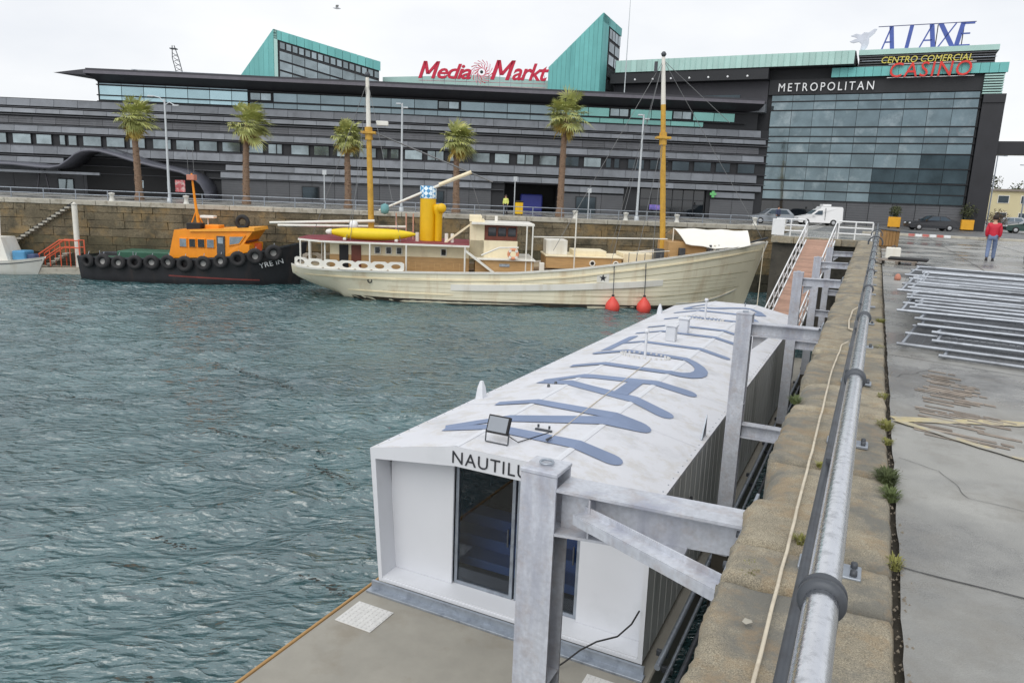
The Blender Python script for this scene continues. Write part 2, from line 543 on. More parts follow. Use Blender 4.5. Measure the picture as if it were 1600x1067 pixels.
# the patch of old timber setts exposed in the concrete
M_plank = pm('old_timber_sett', C(132, 122, 112), 0.75, var=0.35, scale=9, stain=C(146, 144, 140), sscale=5, samt=0.95, bump=0.4, bscale=30, rand=0.22)
rs_ = random.Random(3)
v = 6.72
while v < 9.55:
    w = rs_.uniform(0.035, 0.075)
    u = 0.46 + 0.10 * abs(v - 7.2) + rs_.uniform(-0.05, 0.12)
    end = (1.28 - 0.16 * abs(v - 7.6)) + rs_.uniform(-0.22, 0.1)
    while u < end:
        l = min(rs_.uniform(0.15, 0.5), end - u)
        if rs_.random() < 0.8 and l > 0.05:
            dv = -0.27 * (u - 0.4) + rs_.uniform(-.006, .006)
            t_ = rs_.uniform(.0065, .0095)
            MB().add([Q(u, v + dv, 0.0046), Q(u + l, v + dv - 0.27 * l, 0.0046), Q(u + l, v + dv + w - 0.27 * l, 0.0046), Q(u, v + dv + w, 0.0046)] +
                     [Q(u + .006, v + dv + .006, t_), Q(u + l - .006, v + dv - 0.27 * l + .006, t_), Q(u + l - .006, v + dv + w - 0.27 * l - .006, t_), Q(u + .006, v + dv + w - .006, t_)],
                     [(4, 5, 6, 7), (0, 1, 5, 4), (1, 2, 6, 5), (2, 3, 7, 6), (3, 0, 4, 7)]).build('timber_sett', M_plank, GROUND)
        u += l + rs_.uniform(.006, .03)
    v += w + rs_.uniform(0.012, 0.06)

# ------------------------------------------------------------------ near quay wall and its coping stones
M_qwall = pm('dark_masonry', C(74, 70, 62), 0.7, var=0.3, scale=1.2, bump=0.6, bscale=8, stain=C(40, 40, 34), sscale=1.4, samt=0.9)
QW = thing('quay_wall', 'dark masonry quay wall under the railing, facing the white pavilion', 'wall', Q(0, 0, 0), -TH)
MB().box(-0.43, 0.3, -8, 45.9, -8, -0.3).build('wall_core', M_qwall, QW)
MB().box(-5.5, 0.3, 45.95, 70, -8, -0.05).build('wall_core', M_qwall, QW)  # solid dark block; its colour stands in for shade under the dock head
rs_ = random.Random(11)
for c in range(5):                                # big blocks proud of the core
    z0 = -0.36 - 0.62 * (c + 1)
    v = 1.0 + 0.5 * (c % 2)
    while v < 45:
        l = rs_.uniform(1.0, 1.9)
        MB().cbox(-0.47 - rs_.uniform(0, 0.05), -0.4, v, v + l - 0.03, z0 + 0.03, z0 + 0.62, 0.02).build('block', M_qwall, QW)
        v += l
M_cope = pm('granite_coping', C(152, 144, 126), 0.9, var=0.2, scale=7, bump=0.45, bscale=190, stain=C(112, 112, 107), sscale=1.6, samt=0.85, rand=0.14, speck=.5, spscale=170, stain2=C(158, 134, 100), s2scale=5.0, s2amt=.4, sthr=(.47, .60))
COPE = thing('quay_coping', 'weathered tan granite coping stones along the quay edge under the pipe railing', 'kerb', Q(0, 0, 0), -TH)
def coping_stone(v0, v1, fine, rot=0.0, top=0.02):
    nu, nv = (34, max(8, int((v1 - v0) / 0.03))) if fine else (5, 6)
    vs_ = []
    for j in range(nv + 1):
        for i_ in range(nu + 1):
            a, b = i_ / nu, j / nv
            v = v0 + (v1 - v0) * b
            uL = -0.45 - 0.010 * v
            uL += 0.022 * mnoise.noise(Vector((v * 2.3, 1.7, v0))) + 0.022 * mnoise.noise(Vector((v * 9, 5.7, v0))) + 0.012 * mnoise.noise(Vector((v * 25, 5.7, v0)))
            bite = max(0, mnoise.noise(Vector((v * 1.1, 9.2, 0.4))) - 0.25) * 0.2
            uL += bite * 0.6
            uR = 0.285 - 0.0012 * v + 0.012 * mnoise.noise(Vector((v * 5, 3.1, 0.2)))
            u = uL + (uR - uL) * a
            e = min(a * 0.75, (1 - b) * (v1 - v0), b * (v1 - v0), (1 - a) * 1.5)
            z = top + rot * (a - 0.5) - 0.05 * math.exp(-e / 0.014) - (0.10 * math.exp(-a * 0.75 / 0.06) if bite > 0.01 else 0.0)
            z += 0.008 * mnoise.noise(Vector((u * 5, v * 5, 2))) + 0.004 * mnoise.noise(Vector((u * 17, v * 17, 5))) + 0.0035 * mnoise.noise(Vector((u * 45, v * 45, 9)))
            vs_.append((u, v, z))
    W = nu + 1
    fs = [(j * W + i_, j * W + i_ + 1, (j + 1) * W + i_ + 1, (j + 1) * W + i_) for j in range(nv) for i_ in range(nu)]
    n0 = len(vs_)
    ring = [i_ for i_ in range(W)] + [j * W + nu for j in range(1, nv + 1)] + [nv * W + i_ for i_ in range(nu - 1, -1, -1)] + [j * W for j in range(nv - 1, 0, -1)]
    low = [(vs_[k][0], vs_[k][1], -0.34) for k in ring]
    m = MB().add(vs_ + low, fs + [(ring[k], n0 + k, n0 + (k + 1) % len(ring), ring[(k + 1) % len(ring)]) for k in range(len(ring))], True)
    return m.build('coping_stone', M_cope, COPE)
v = -1.2
brk = [0.4, 2.35, 3.44, 3.88, 5.35, 6.9, 7.35, 8.1, 9.9, 10.2, 12.0, 13.3, 15.0, 16.2, 17.6]
while brk[-1] < 44.6:
    brk.append(brk[-1] + rs_.uniform(1.1, 2.0))
brk.append(45.9)
for a, b in zip([-1.2] + brk[:-1], brk):
    coping_stone(a + rs_.uniform(.012, .035), b - rs_.uniform(.012, .035), a < 14, rot=rs_.uniform(-0.015, 0.015), top=0.015 + rs_.uniform(-0.012, 0.012))
# end coping of the dock head
for k in range(4):
    MB().cbox(-5.55 + k * 1.27, -5.55 + (k + 1) * 1.27 - 0.02, 45.55, 46.3, -0.35, 0.03, 0.02).build('coping_stone', M_cope, COPE)

# weeds on the joints
M_grass = pm('weed_green', C(84, 96, 56), 0.8, var=0.35, scale=30, rand=0.25)
M_grassy = pm('weed_yellow', C(138, 138, 76), 0.8, var=0.35, scale=30, rand=0.2)
def tuft(u, v, r, h, n, mat, label, seed, z=0.0):
    q = random.Random(seed)
    m = MB()
    for k in range(n):
        a = q.uniform(0, 2 * PI); rr = r * math.sqrt(q.random())
        bx, by = rr * math.cos(a) * 0.55, rr * math.sin(a) * 1.3
        lean = q.uniform(0.2, 1.1); hh = h * q.uniform(0.4, 1.0)
        dx, dy = math.cos(a) * lean * hh, math.sin(a) * lean * hh
        w = q.uniform(0.0022, 0.005); pa = a + PI / 2
        wx, wy = w * math.cos(pa), w * math.sin(pa)
        m.add([(bx - wx, by - wy, 0), (bx + wx, by + wy, 0), (bx + dx * .45 + wx * .8, by + dy * .45 + wy * .8, hh * .62), (bx + dx * .45 - wx * .8, by + dy * .45 - wy * .8, hh * .62), (bx + dx, by + dy, hh * (1 - .35 * lean))],
              [(0, 1, 2, 3), (3, 2, 4)])
    o = m.build('grass_tuft', mat, None, Q(u, v, z), -TH, fix=False)
    return tag(o, label, 'weed', 'weeds in the quay joints')
tuft(0.26, 5.32, 0.10, 0.09, 420, M_grass, 'largest dark green grass tuft in the paving joint right of the railing', 1)
tuft(0.28, 5.02, 0.08, 0.07, 260, M_grass, 'dark grass tuft just nearer than the largest one in the paving joint', 2)
tuft(0.26, 6.72, 0.10, 0.06, 260, M_grassy, 'bright yellow green moss clump where the yellow lines meet the coping', 3)
tuft(0.27, 6.25, 0.06, 0.04, 130, M_grassy, 'small pale green weed between the moss clump and the largest tuft', 4)
tuft(0.29, 4.02, 0.06, 0.05, 90, M_grassy, 'small star shaped weed at the end of the slab joint', 5)
tuft(0.24, 7.8, 0.07, 0.05, 160, M_grassy, 'yellowish weed in the paving joint beside the timber patch', 6)
tuft(-0.17, 4.02, 0.04, 0.05, 110, M_grassy, 'small weed on the coping joint close beside the railing base plate', 7, 0.01)
tuft(-0.36, 3.58, 0.06, 0.035, 80, M_grassy, 'thin weed on the cracked coping stone by the steel arm bracket', 8, 0.0)
tuft(-0.16, 5.36, 0.04, 0.04, 80, M_grassy, 'small weed on the coping left of the railing beyond the second bracket', 9, 0.01)
tuft(0.22, 13.2, 0.12, 0.07, 180, M_grassy, 'pale weed in the paving joint beside the heap of fence panels', 10)
tuft(0.2, 10.6, 0.08, 0.06, 140, M_grassy, 'pale weed in the paving joint near the end of the nearest fence tubes', 12)
tuft(-0.5, 7.2, 0.08, 0.07, 160, M_grass, 'green weed hanging at the broken outer edge of the coping', 11, -0.02)
# loose grit along the joint
q = random.Random(21)
m = MB()
for k in range(520):
    v = q.uniform(2.2, 16) if q.random() < .8 else q.uniform(2.2, 6)
    u = 0.30 - 0.0012 * v + q.gauss(0, 0.025); s_ = q.uniform(0.003, 0.011)
    p = Q(u, v, 0.0 if u > 0.32 else -0.03 + s_)
    vs_ = [(p.x + s_ * q.uniform(.6, 1.2) * dx, p.y + s_ * q.uniform(.6, 1.2) * dy, p.z + s_ * dz) for dx, dy, dz in ((1, 0, 0), (0, 1, 0), (-1, 0, 0), (0, -1, 0), (0, 0, 1), (0, 0, -1))]
    m.add(vs_, [(0, 1, 4), (1, 2, 4), (2, 3, 4), (3, 0, 4), (1, 0, 5), (2, 1, 5), (3, 2, 5), (0, 3, 5)])
tag(m.build('gravel', pm('grit', C(128, 120, 108), 0.9, var=0.4, scale=15)), 'loose grit along the coping joint', 'gravel', kind='stuff')

# ------------------------------------------------------------------ pipe railing
RAIL = thing('pipe_railing', 'galvanised pipe railing with dark collars running along the quay edge', 'railing', Q(0, 0, 0), -TH)
MB().tube([(-0.01, v, 1.0) for v in np.arange(-1.5, 46.2, 1.1)], 0.034, 20).build('top_rail', M_chrome, RAIL)
MB().tube([(-0.085, v, 0.56) for v in np.arange(-1.5, 46.2, 1.1)], 0.018, 12).build('lower_rail', M_dsteel, RAIL)
MB().tube([(-0.04, v, 0.74) for v in np.arange(-1.5, 46.2, 1.1)], 0.011, 10).build('cable_conduit', M_galv, RAIL)
k = 0
col_me = MB().lathe([(0.034, -0.026), (0.046, -0.024), (0.049, -0.016), (0.049, -0.005), (0.043, -0.003), (0.043, 0.003), (0.049, 0.005), (0.049, 0.016), (0.046, 0.024), (0.034, 0.026)], 28, axis='Y').mesh('collar', M_dsteel)
post_me = MB().tube([(-0.01, 0, 0.0), (-0.01, 0, 0.97)], 0.036, 14).box(-0.09, -0.01, -0.02, 0.02, 0.54, 0.58).mesh('railing_post', M_dsteel)
plate_me = MB().cbox(-0.155, 0.135, -0.075, 0.075, 0.0, 0.022, 0.004).mesh('base_plate', M_galv)
bolt_me = MB().lathe([(0.0, 0.03), (0.016, 0.03), (0.017, 0.012), (0.017, 0.0)], 6).mesh('bolt', M_dsteel)
v = -0.72
while v < 46:
    link('collar', col_me, RAIL, (-0.01, v + 0.03, 1.0))
    link('railing_post', post_me, RAIL, (0, v, 0.02))
    p = link('base_plate', plate_me, RAIL, (0, v, 0.018))
    if v < 14:
        for bx, by in ((-0.12, -0.045), (-0.12, 0.045), (0.10, -0.045), (0.10, 0.045)):
            link('bolt', bolt_me, p, (bx, by, 0.02))
    v += 2.235
# hoops over the far part of the rail
for v in (20.3, 27.0):
    MB().tube([(-0.01 + 0.16 * math.cos(t), v, 0.98 + 0.16 * math.sin(t)) for t in np.linspace(-0.3, PI + .3, 14)], 0.018, 8).build('cable_hoop', M_dsteel, RAIL)
# conduit lying on the coping
def conduit(pts, r, name, label, mat):
    P_ = []
    for a, b in zip(pts[:-1], pts[1:]):
        for k in range(8):
            t = k / 8
            u, v = a[0] + (b[0] - a[0]) * t, a[1] + (b[1] - a[1]) * t
            P_.append(Q(u + 0.007 * mnoise.noise(Vector((v * 3, u, 1))), v, a[2] + (b[2] - a[2]) * t))
    P_.append(Q(*pts[-1]))
    return tag(MB().tube(P_, r, 10).build(name, mat), label, 'conduit')
M_cream = pm('cream_conduit', C(206, 196, 176), 0.6, var=0.12, scale=10, stain=C(150, 132, 110), sscale=8, samt=0.5)
conduit([(-0.20, 1.6, 0.045), (-0.215, 3.0, 0.04), (-0.225, 4.6, 0.045), (-0.24, 6.5, 0.05), (-0.262, 8.6, 0.045), (-0.235, 10.3, 0.05), (-0.17, 10.55, 0.06)], 0.0085, 'conduit', 'thin cream conduit lying along the near coping stones', M_cream)
conduit([(-0.12, 11.6, 0.06), (-0.2, 11.8, 0.045), (-0.23, 12.6, 0.045), (-0.22, 14.0, 0.045), (-0.12, 14.4, 0.08)], 0.012, 'conduit', 'looped cream conduit on the coping farther along the railing', M_cream)

# ------------------------------------------------------------------ guide posts with their arms
M_post = pm('grey_galvanised_beam', C(190, 194, 202), 0.5, 0.2, var=0.12, scale=3.5, stain=C(152, 156, 172), sscale=2.0, samt=0.75, streak=True, rand=0.05, stain2=C(150, 124, 102), s2scale=5.0, s2amt=.22, speck=.1, spscale=30, bump=.12, bscale=25)
def i_beam(p0, p1, w, h, tf, tw, m, up=(0, 0, 1)):
    p0, p1 = Vector(p0), Vector(p1)
    U = Vector(up)
    m.beam(p0 + U * (h / 2 - tf / 2), p1 + U * (h / 2 - tf / 2), w, tf, up)
    m.beam(p0 - U * (h / 2 - tf / 2), p1 - U * (h / 2 - tf / 2), w, tf, up)
    m.beam(p0, p1, tw, h - 2 * tf - 0.002, up)
def guide_post(v, wall_u, label, lower=True, brace=False):
    T = thing('guide_post', label, 'post', Q(-1.83, v, 0), -TH, 'steel guide posts beside the quay')
    m = MB()
    m.box(-0.13, 0.13, -0.13, -0.11, -9, -0.03)       # flanges face along the quay
    m.box(-0.13, 0.13, 0.11, 0.13, -9, -0.03)
    m.box(-0.008, 0.008, -0.109, 0.109, -9, -0.03)
    m.build('column', M_post, T)
    cp = MB().cbox(-0.136, 0.136, -0.136, 0.136, -0.028, 0.0, 0.004).build('cap_plate', M_post, T)
    MB().torus((0, 0, 0.02), 0.045, 0.009, 'Z', 16, 6).build('lifting_ring', M_galv, cp)
    L = wall_u + 1.83
    m = MB()
    if brace:                                            # first arm: deep tapered beam
        m.beam((0.13, 0.0, -0.115), (L, 0.02, -0.09), 0.26, 0.02)
        m.beam((0.13, 0.0, -0.43), (L * 0.75, 0.02, -0.36), 0.26, 0.018)
        m.prism([(0.13, -0.006, -0.42), (L, -0.006, -0.33), (L, -0.006, -0.101), (0.13, -0.006, -0.126)], (0, 0.012, 0))
        m.box(0.36, 0.372, -0.12, 0.12, -0.41, -0.13)
    else:
        i_beam((0.13, 0, -0.27), (L, 0, -0.25), 0.22, 0.22, 0.016, 0.012, m)
    m.build('arm', M_post, T)
    MB().cbox(L, L + 0.02, -0.84 if brace else -0.2, 0.42 if brace else 0.2, -0.5, -0.06, 0.003).build('wall_plate', M_galv, T)
    for by in ((-.52, -.1, .32) if brace else (-.13, .13)):
        for bz in (-.14, -.42):
            MB().lathe([(0, -.035), (.02, -.035), (.022, -.012), (.022, 0)], 6, (L, by, bz), 'X').build('bolt', M_dsteel, T)
    if not brace:
        MB().prism([(.16, -.006, -.38), (.42, -.006, -.38), (.16, -.006, -.62)], (0, .012, 0)).build('gusset', M_post, T)
    for zz in (-.45, -1.6):
        MB().box(.02, .128, -.108, .108, zz - .006, zz + .006).build('stiffener', M_post, T)
    MB().box(-.134, .134, -.134, .134, -9, -4.4).build('tide_sleeve', M_qwall, T)
    if brace:
        b = MB()
        a, c = Vector((0.3, -0.12, -0.24)), Vector((L + .03, -0.78, -0.15))
        b.beam(a, c, 0.1, 0.012)
        d = (c - a).normalized(); s = d.cross(Vector((0, 0, 1))).normalized()
        b.beam(a + s * 0.047 - Vector((0, 0, .035)), c + s * 0.047 - Vector((0, 0, .035)), 0.01, 0.06)
        b.beam(a - s * 0.047 + Vector((0, 0, .026)), c - s * 0.047 + Vector((0, 0, .026)), 0.01, 0.04)
        b.build('diagonal_brace', M_post, T)
    for z in ([-2.05] if lower else []):
        m = MB()
        i_beam((0.13, 0, z), (L + 0.1, 0, z), 0.2, 0.24, 0.016, 0.012, m)
        m.build('arm', M_post, T)
    return T
guide_post(4.37, -0.50, 'nearest steel guide post, in front of the pavilion door', False, True)
guide_post(12.74, -0.62, 'second steel guide post from the camera, halfway along the white roof')
guide_post(21.85, -0.7, 'third steel guide post from the camera, in front of the gangway foot')
guide_post(29.0, -0.76, 'fourth steel guide post from the camera, beside the gangway deck')
guide_post(36.5, -0.82, 'farthest steel guide post, beside the upper part of the gangway')

# ------------------------------------------------------------------ scraps of weed drifting on the water
q = random.Random(77)
m = MB()
lines = [((-3.9, 12.9), (-2.9, 12.2), (-.9, 12.8)), ((-5.2, 18.5), (-3.6, 17.0)), ((-9, 21), (-4.5, 19.2)), ((-7.6, 14.2), (-6.2, 13.6)), ((-5.3, 9.6), (-4.4, 9.4)), ((-13, 30), (-8, 26)), ((-2.2, 20.6), (-.6, 20.0)), ((-16, 24), (-13, 23.4)), ((-1.6, 11.9), (-.7, 11.6))]
for ln in lines:
    for a, b in zip(ln[:-1], ln[1:]):
        n = int(30 * math.hypot(b[0] - a[0], b[1] - a[1]) / 1.6)
        for k in range(n):
            t = q.random()
            x = a[0] + (b[0] - a[0]) * t + q.gauss(0, .05); y = a[1] + (b[1] - a[1]) * t + q.gauss(0, .05)
            s_ = q.uniform(.015, .06); an = q.uniform(0, PI)
            z_ = WATER_Z + .07 + q.uniform(0, .05)
            P4 = [(x + s_ * 1.6 * math.cos(an + g_) * f, y + s_ * math.sin(an + g_) * f, z_ + q.uniform(-.01, .01)) for g_, f in ((0, 1), (1.2, .5), (2.4, .9), (3.6, .6), (5, .8))]
            m.add(P4, [(0, 1, 2, 3, 4)])
tag(m.build('floating_weed', pm('dark_weed', C(44, 44, 38), 0.7, var=0.3, scale=5), fix=False), 'dark scraps of weed drifting in lines on the water', 'weed', kind='stuff')
# ------------------------------------------------------------------ pontoon
M_deck = pm('pontoon_concrete', C(150, 147, 138), 0.75, var=0.10, scale=1.6, bump=0.15, bscale=60, stain=C(132, 124, 110), sscale=0.9, samt=0.6)
PON = thing('pontoon', 'grey floating concrete pontoon with a timber edge under the white pavilion', 'pontoon', Q(-4.6, 2.0, -5.9), -TH)
def shifted(mb, off):
    mb.v = [(p[0] - off[0], p[1] - off[1], p[2] - off[2]) for p in mb.v]
    return mb
OFFP = (-4.6, 2.0, -5.9)
shifted(MB().cbox(-7.08, -2.12, 1.5, 34.6, -6.2, -4.9, 0.02), OFFP).build('deck', M_deck, PON)
shifted(MB().cbox(-7.13, -7.083, 1.5, 34.6, -5.3, -4.885, 0.01), OFFP).build('timber_edge', pm('edge_timber', C(176, 140, 92), 0.8, var=0.2, scale=5, stretch=(4, .3, 4)), PON)
M_grate = pm('white_grating', C(206, 206, 204), 0.55, var=0.08, scale=10)
def grate(u0, u1, v0, v1, n):
    o = shifted(MB().cbox(u0, u1, v0, v1, -4.9, -4.885, 0.004), OFFP).build('hatch_cover', M_grate, PON)
    m = MB()
    for i in range(n):
        for j in range(n):
            a = u0 + (u1 - u0) * (i + .5) / n; b = v0 + (v1 - v0) * (j + .5) / n
            m.box(a - .022, a + .022, b - .022, b + .022, -4.885, -4.879)
    shifted(m, OFFP).build('tread_studs', M_grate, o)
grate(-6.93, -6.24, 8.22, 8.84, 8)
grate(-2.95, -2.35, 8.35, 8.95, 8)
pf = MB()
pf.cbox(-7.02, -2.2, 9.13, 9.30, -4.9, -4.86, 0.004).box(-7.0, -2.22, 9.26, 9.31, -4.86, -4.74)
shifted(pf, OFFP).build('threshold_angle', M_galv, PON)

# ------------------------------------------------------------------ the white pavilion
OFFV = (-4.68, 9.33, -4.9)
PAV = thing('floating_pavilion', 'long white floating pavilion with blue lettering on its folded roof', 'pavilion', Q(-4.68, 9.33, -4.9), -TH)
def pv(mb, name, mat, parent=None):
    return shifted(mb, OFFV).build(name, mat, parent or PAV)
V0, V1 = 9.33, 29.6
EL, ER = -7.09, -2.29
S1, S2 = -5.45, -3.87
ZE, ZR = -2.40, -2.06
def roof_z(u):
    if u < S1: return ZE + (ZR - ZE) * (u - EL) / (S1 - EL)
    if u > S2: return ZR + (ZE - ZR) * (u - S2) / (ER - S2)
    return ZR
M_pav = pm('white_panel', C(214, 217, 223), 0.5, var=0.03, scale=0.8, stain=C(196, 200, 205), sscale=0.7, samt=0.5)
M_roof = pm('white_roof_membrane', C(212, 214, 220), 0.55, var=0.04, scale=0.7, stain=C(182, 184, 188), sscale=1.1, samt=0.7, bump=0.08, bscale=12, stain2=C(190, 186, 178), s2scale=2.5, s2amt=.5)
prof = [(EL, ZE), (S1, ZR), (S2, ZR), (ER, ZE)]
m = MB()
ny = 9
for (a, b) in zip(prof[:-1], prof[1:]):
    m.loft([[(a[0], V0 + (V1 - V0) * k / ny, a[1]), (b[0], V0 + (V1 - V0) * k / ny, b[1])] for k in range(ny + 1)], False)
    m.loft([[(a[0], V0 + .05 + (V1 - V0 - .05) * k / ny, a[1] - .06), (b[0], V0 + .05 + (V1 - V0 - .05) * k / ny, b[1] - .06)] for k in range(ny + 1)], False)
m.quad((EL, V0, ZE), (EL, V1, ZE), (EL, V1, ZE - .06), (EL, V0, ZE - .06))
m.quad((ER, V0, ZE), (ER, V1, ZE), (ER, V1, ZE - .06), (ER, V0, ZE - .06))
ROOF = pv(m, 'roof', M_roof)
for k in range(1, 7):                                   # raised laps between the roofing sheets
    v = V0 + 3.0 * k
    m = MB()
    for a, b in zip(prof[:-1], prof[1:]):
        m.quad((a[0], v, a[1] + .003), (b[0], v, b[1] + .003), (b[0], v + .05, b[1] + .004), (a[0], v + .05, a[1] + .004))
    pv(m, 'roof_lap', M_roof, ROOF).location = (0, 0, 0)
m = MB()
for k in range(68):
    for e_, zz in ((EL + .06, roof_z(EL + .06)), (ER - .06, roof_z(ER - .06))):
        v = V0 + .15 + .3 * k
        m.box(e_ - .009, e_ + .009, v - .009, v + .009, zz, zz + .008)
o = pv(m, 'roof_fixings', M_galv, ROOF); o['kind'] = 'stuff'
for u in (S1, S2):
    pv(MB().prism([(u - .05, V0 + .01, roof_z(u - .05) + .002), (u, V0 + .01, ZR + .002), (u + .05, V0 + .01, roof_z(u + .05) + .002), (u + .05, V0 + .01, roof_z(u + .05) + .008), (u, V0 + .01, ZR + .009), (u - .05, V0 + .01, roof_z(u - .05) + .008)], (0, V1 - V0 - .02, 0)), 'ridge_flashing', M_pav, ROOF)
# portal frame at the front
outer = [(-6.9, -4.74), (EL, ZE), (S1, ZR), (S2, ZR), (ER, ZE), (-2.27, -4.74)]
inner = [(-6.83, -4.69), (-6.98, -2.57), (S1, -2.385), (S2, -2.385), (-2.36, -2.57), (-2.34, -4.69)]
m = MB()
n = 6
for i in range(n):
    j = (i + 1) % n
    a, b, c, d = outer[i], outer[j], inner[j], inner[i]
    m.quad((a[0], V0, a[1] - .001), (b[0], V0, b[1] - .001), (c[0], V0, c[1]), (d[0], V0, d[1]))
    m.quad((c[0], V0, c[1]), (d[0], V0, d[1]), (d[0], V0 + .56, d[1]), (c[0], V0 + .56, c[1]))
pv(m, 'portal_frame', M_pav)
pv(MB().quad((-6.9, V0 + .001, -4.74), (EL, V0 + .001, ZE - .06), (EL, V1, ZE - .06), (-6.9, V1, -4.74)), 'side_wall', M_pav)
M_side = pm('grey_side_cladding', C(204, 206, 204), 0.45, 0.2, var=0.1, scale=1.0, stain=C(132, 136, 132), sscale=1.3, samt=0.8, streak=True)
m = MB()
v = V0 + .002
row = []
while v < V1:
    for dv, du in ((0, 0), (.385, 0), (.388, .007), (.397, .007), (.40, 0)):
        row.append((v + dv, du))
    v += 0.401
m.loft([[(-2.275 + du, min(v, V1), -4.74), (-2.292 + du, min(v, V1), ZE - .062)] for v, du in row], False)
SIDE = pv(m, 'side_wall', M_side)
tag(SIDE, 'grey metal side wall facing the quay')
pv(MB().box(-2.27, -2.235, 11.3, 11.75, -3.75, -3.05), 'side_window', M_dark)
pv(MB().quad((-6.9, V1, -4.74), (EL, V1, ZE), (S1, V1, ZR), (S2, V1, ZR), (ER, V1, ZE), (-2.27, V1, -4.74)), 'end_wall', M_pav)
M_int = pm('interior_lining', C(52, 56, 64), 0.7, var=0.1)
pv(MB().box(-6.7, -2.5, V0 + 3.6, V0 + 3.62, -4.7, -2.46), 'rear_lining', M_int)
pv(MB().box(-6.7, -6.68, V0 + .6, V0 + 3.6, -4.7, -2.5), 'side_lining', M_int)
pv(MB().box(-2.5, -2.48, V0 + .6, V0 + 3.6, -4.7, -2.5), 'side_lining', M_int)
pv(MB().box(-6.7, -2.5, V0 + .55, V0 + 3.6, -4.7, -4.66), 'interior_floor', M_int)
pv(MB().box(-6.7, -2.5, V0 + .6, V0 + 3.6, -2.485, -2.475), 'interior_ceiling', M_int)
M_bluetint = pm('added_blue', C(96, 128, 186), 0.5, var=0.08)
for k in range(3):
    pv(MB().cbox(-6.4, -2.7, V0 + 1.1 + .42 * k, V0 + 1.5 + .42 * k, -4.66, -4.5 + .2 * k, .01), 'blue_tint_block', M_bluetint)  # blue blocks added to give the door glass its bluish stripes
m_gl = bpy.data.materials.new('door_glass'); m_gl.use_nodes = True
t_ = m_gl.node_tree
for n_ in list(t_.nodes): t_.nodes.remove(n_)
o_ = t_.nodes.new('ShaderNodeOutputMaterial'); mx_ = t_.nodes.new('ShaderNodeMixShader'); tr_ = t_.nodes.new('ShaderNodeBsdfTransparent'); gl_ = t_.nodes.new('ShaderNodeBsdfGlossy'); fr_ = t_.nodes.new('ShaderNodeFresnel')
tr_.inputs['Color'].default_value = (.72, .77, .82, 1); gl_.inputs['Roughness'].default_value = .02; fr_.inputs['IOR'].default_value = 1.45
t_.links.new(fr_.outputs[0], mx_.inputs[0]); t_.links.new(tr_.outputs[0], mx_.inputs[1]); t_.links.new(gl_.outputs[0], mx_.inputs[2]); t_.links.new(mx_.outputs[0], o_.inputs[0])
# recess: panels, doors, sill
pv(MB().cbox(-6.94, -5.70, V0 + .40, V0 + .44, -4.66, -2.44, .006), 'front_panel', M_pav)
pv(MB().cbox(-3.46, -2.345, V0 + .40, V0 + .44, -4.66, -2.44, .006), 'front_panel', M_pav)
pv(MB().box(-6.85, -2.35, V0 + .02, V0 + .5, -4.69, -4.66), 'sill', M_pav)
def door(u0, u1):
    fr = MB()
    w = 0.055
    z0, z1, y0, y1 = -4.655, -2.40, V0 + .46, V0 + .52
    fr.box(u0, u0 + w, y0, y1, z0, z1).box(u1 - w, u1, y0, y1, z0, z1)
    fr.box(u0 + w, u1 - w, y0, y1, z0, z0 + w).box(u0 + w, u1 - w, y0, y1, z1 - w, z1)
    o = pv(fr, 'door', M_galv)
    pv(MB().box(u0 + w, u1 - w, y0 + .025, y0 + .035, z0 + w, z1 - w), 'glass_pane', m_gl, o)
    pv(MB().box(u1 - .11, u1 - .09, y0 - .03, y0, -3.75, -3.45), 'handle', M_dsteel, o)
door(-5.69, -4.60); door(-4.56, -3.47)
M_txt = pm('dark_lettering', C(44, 46, 52), 0.5)
text_obj('fascia_lettering', 'NAUTILUS', M_txt, 1.46, 0.20, 0.012, PAV, Matrix.Translation((-5.5 - OFFV[0], V0 - .007 - OFFV[1], -2.335 - OFFV[2])), offset=-0.004, spacing=1.12)
# big blue letters folded over the roof
M_blue = pm('blue_roof_lettering', C(122, 138, 168), 0.6, var=0.1, scale=1.5)
def stroke_poly(pts, w0, w1, nround=7):
    pts = [Vector(p) for p in pts]
    L = []; Rr = []
    nP = len(pts)
    tot = sum((pts[i + 1] - pts[i]).length for i in range(nP - 1)); acc = 0
    for i, p in enumerate(pts):
        if i: acc += (pts[i] - pts[i - 1]).length
        d = (pts[min(i + 1, nP - 1)] - pts[max(i - 1, 0)]).normalized()
        nn = Vector((-d.y, d.x)); w = w0 + (w1 - w0) * acc / tot
        L.append(p + nn * w); Rr.append(p - nn * w)
    d = (pts[-1] - pts[-2]).normalized(); a0 = math.atan2(d.y, d.x)
    end = [pts[-1] + Vector((math.cos(a0 + PI / 2 - PI * k / nround), math.sin(a0 + PI / 2 - PI * k / nround))) * w1 for k in range(1, nround)]
    return L, Rr, end
lev = [0]
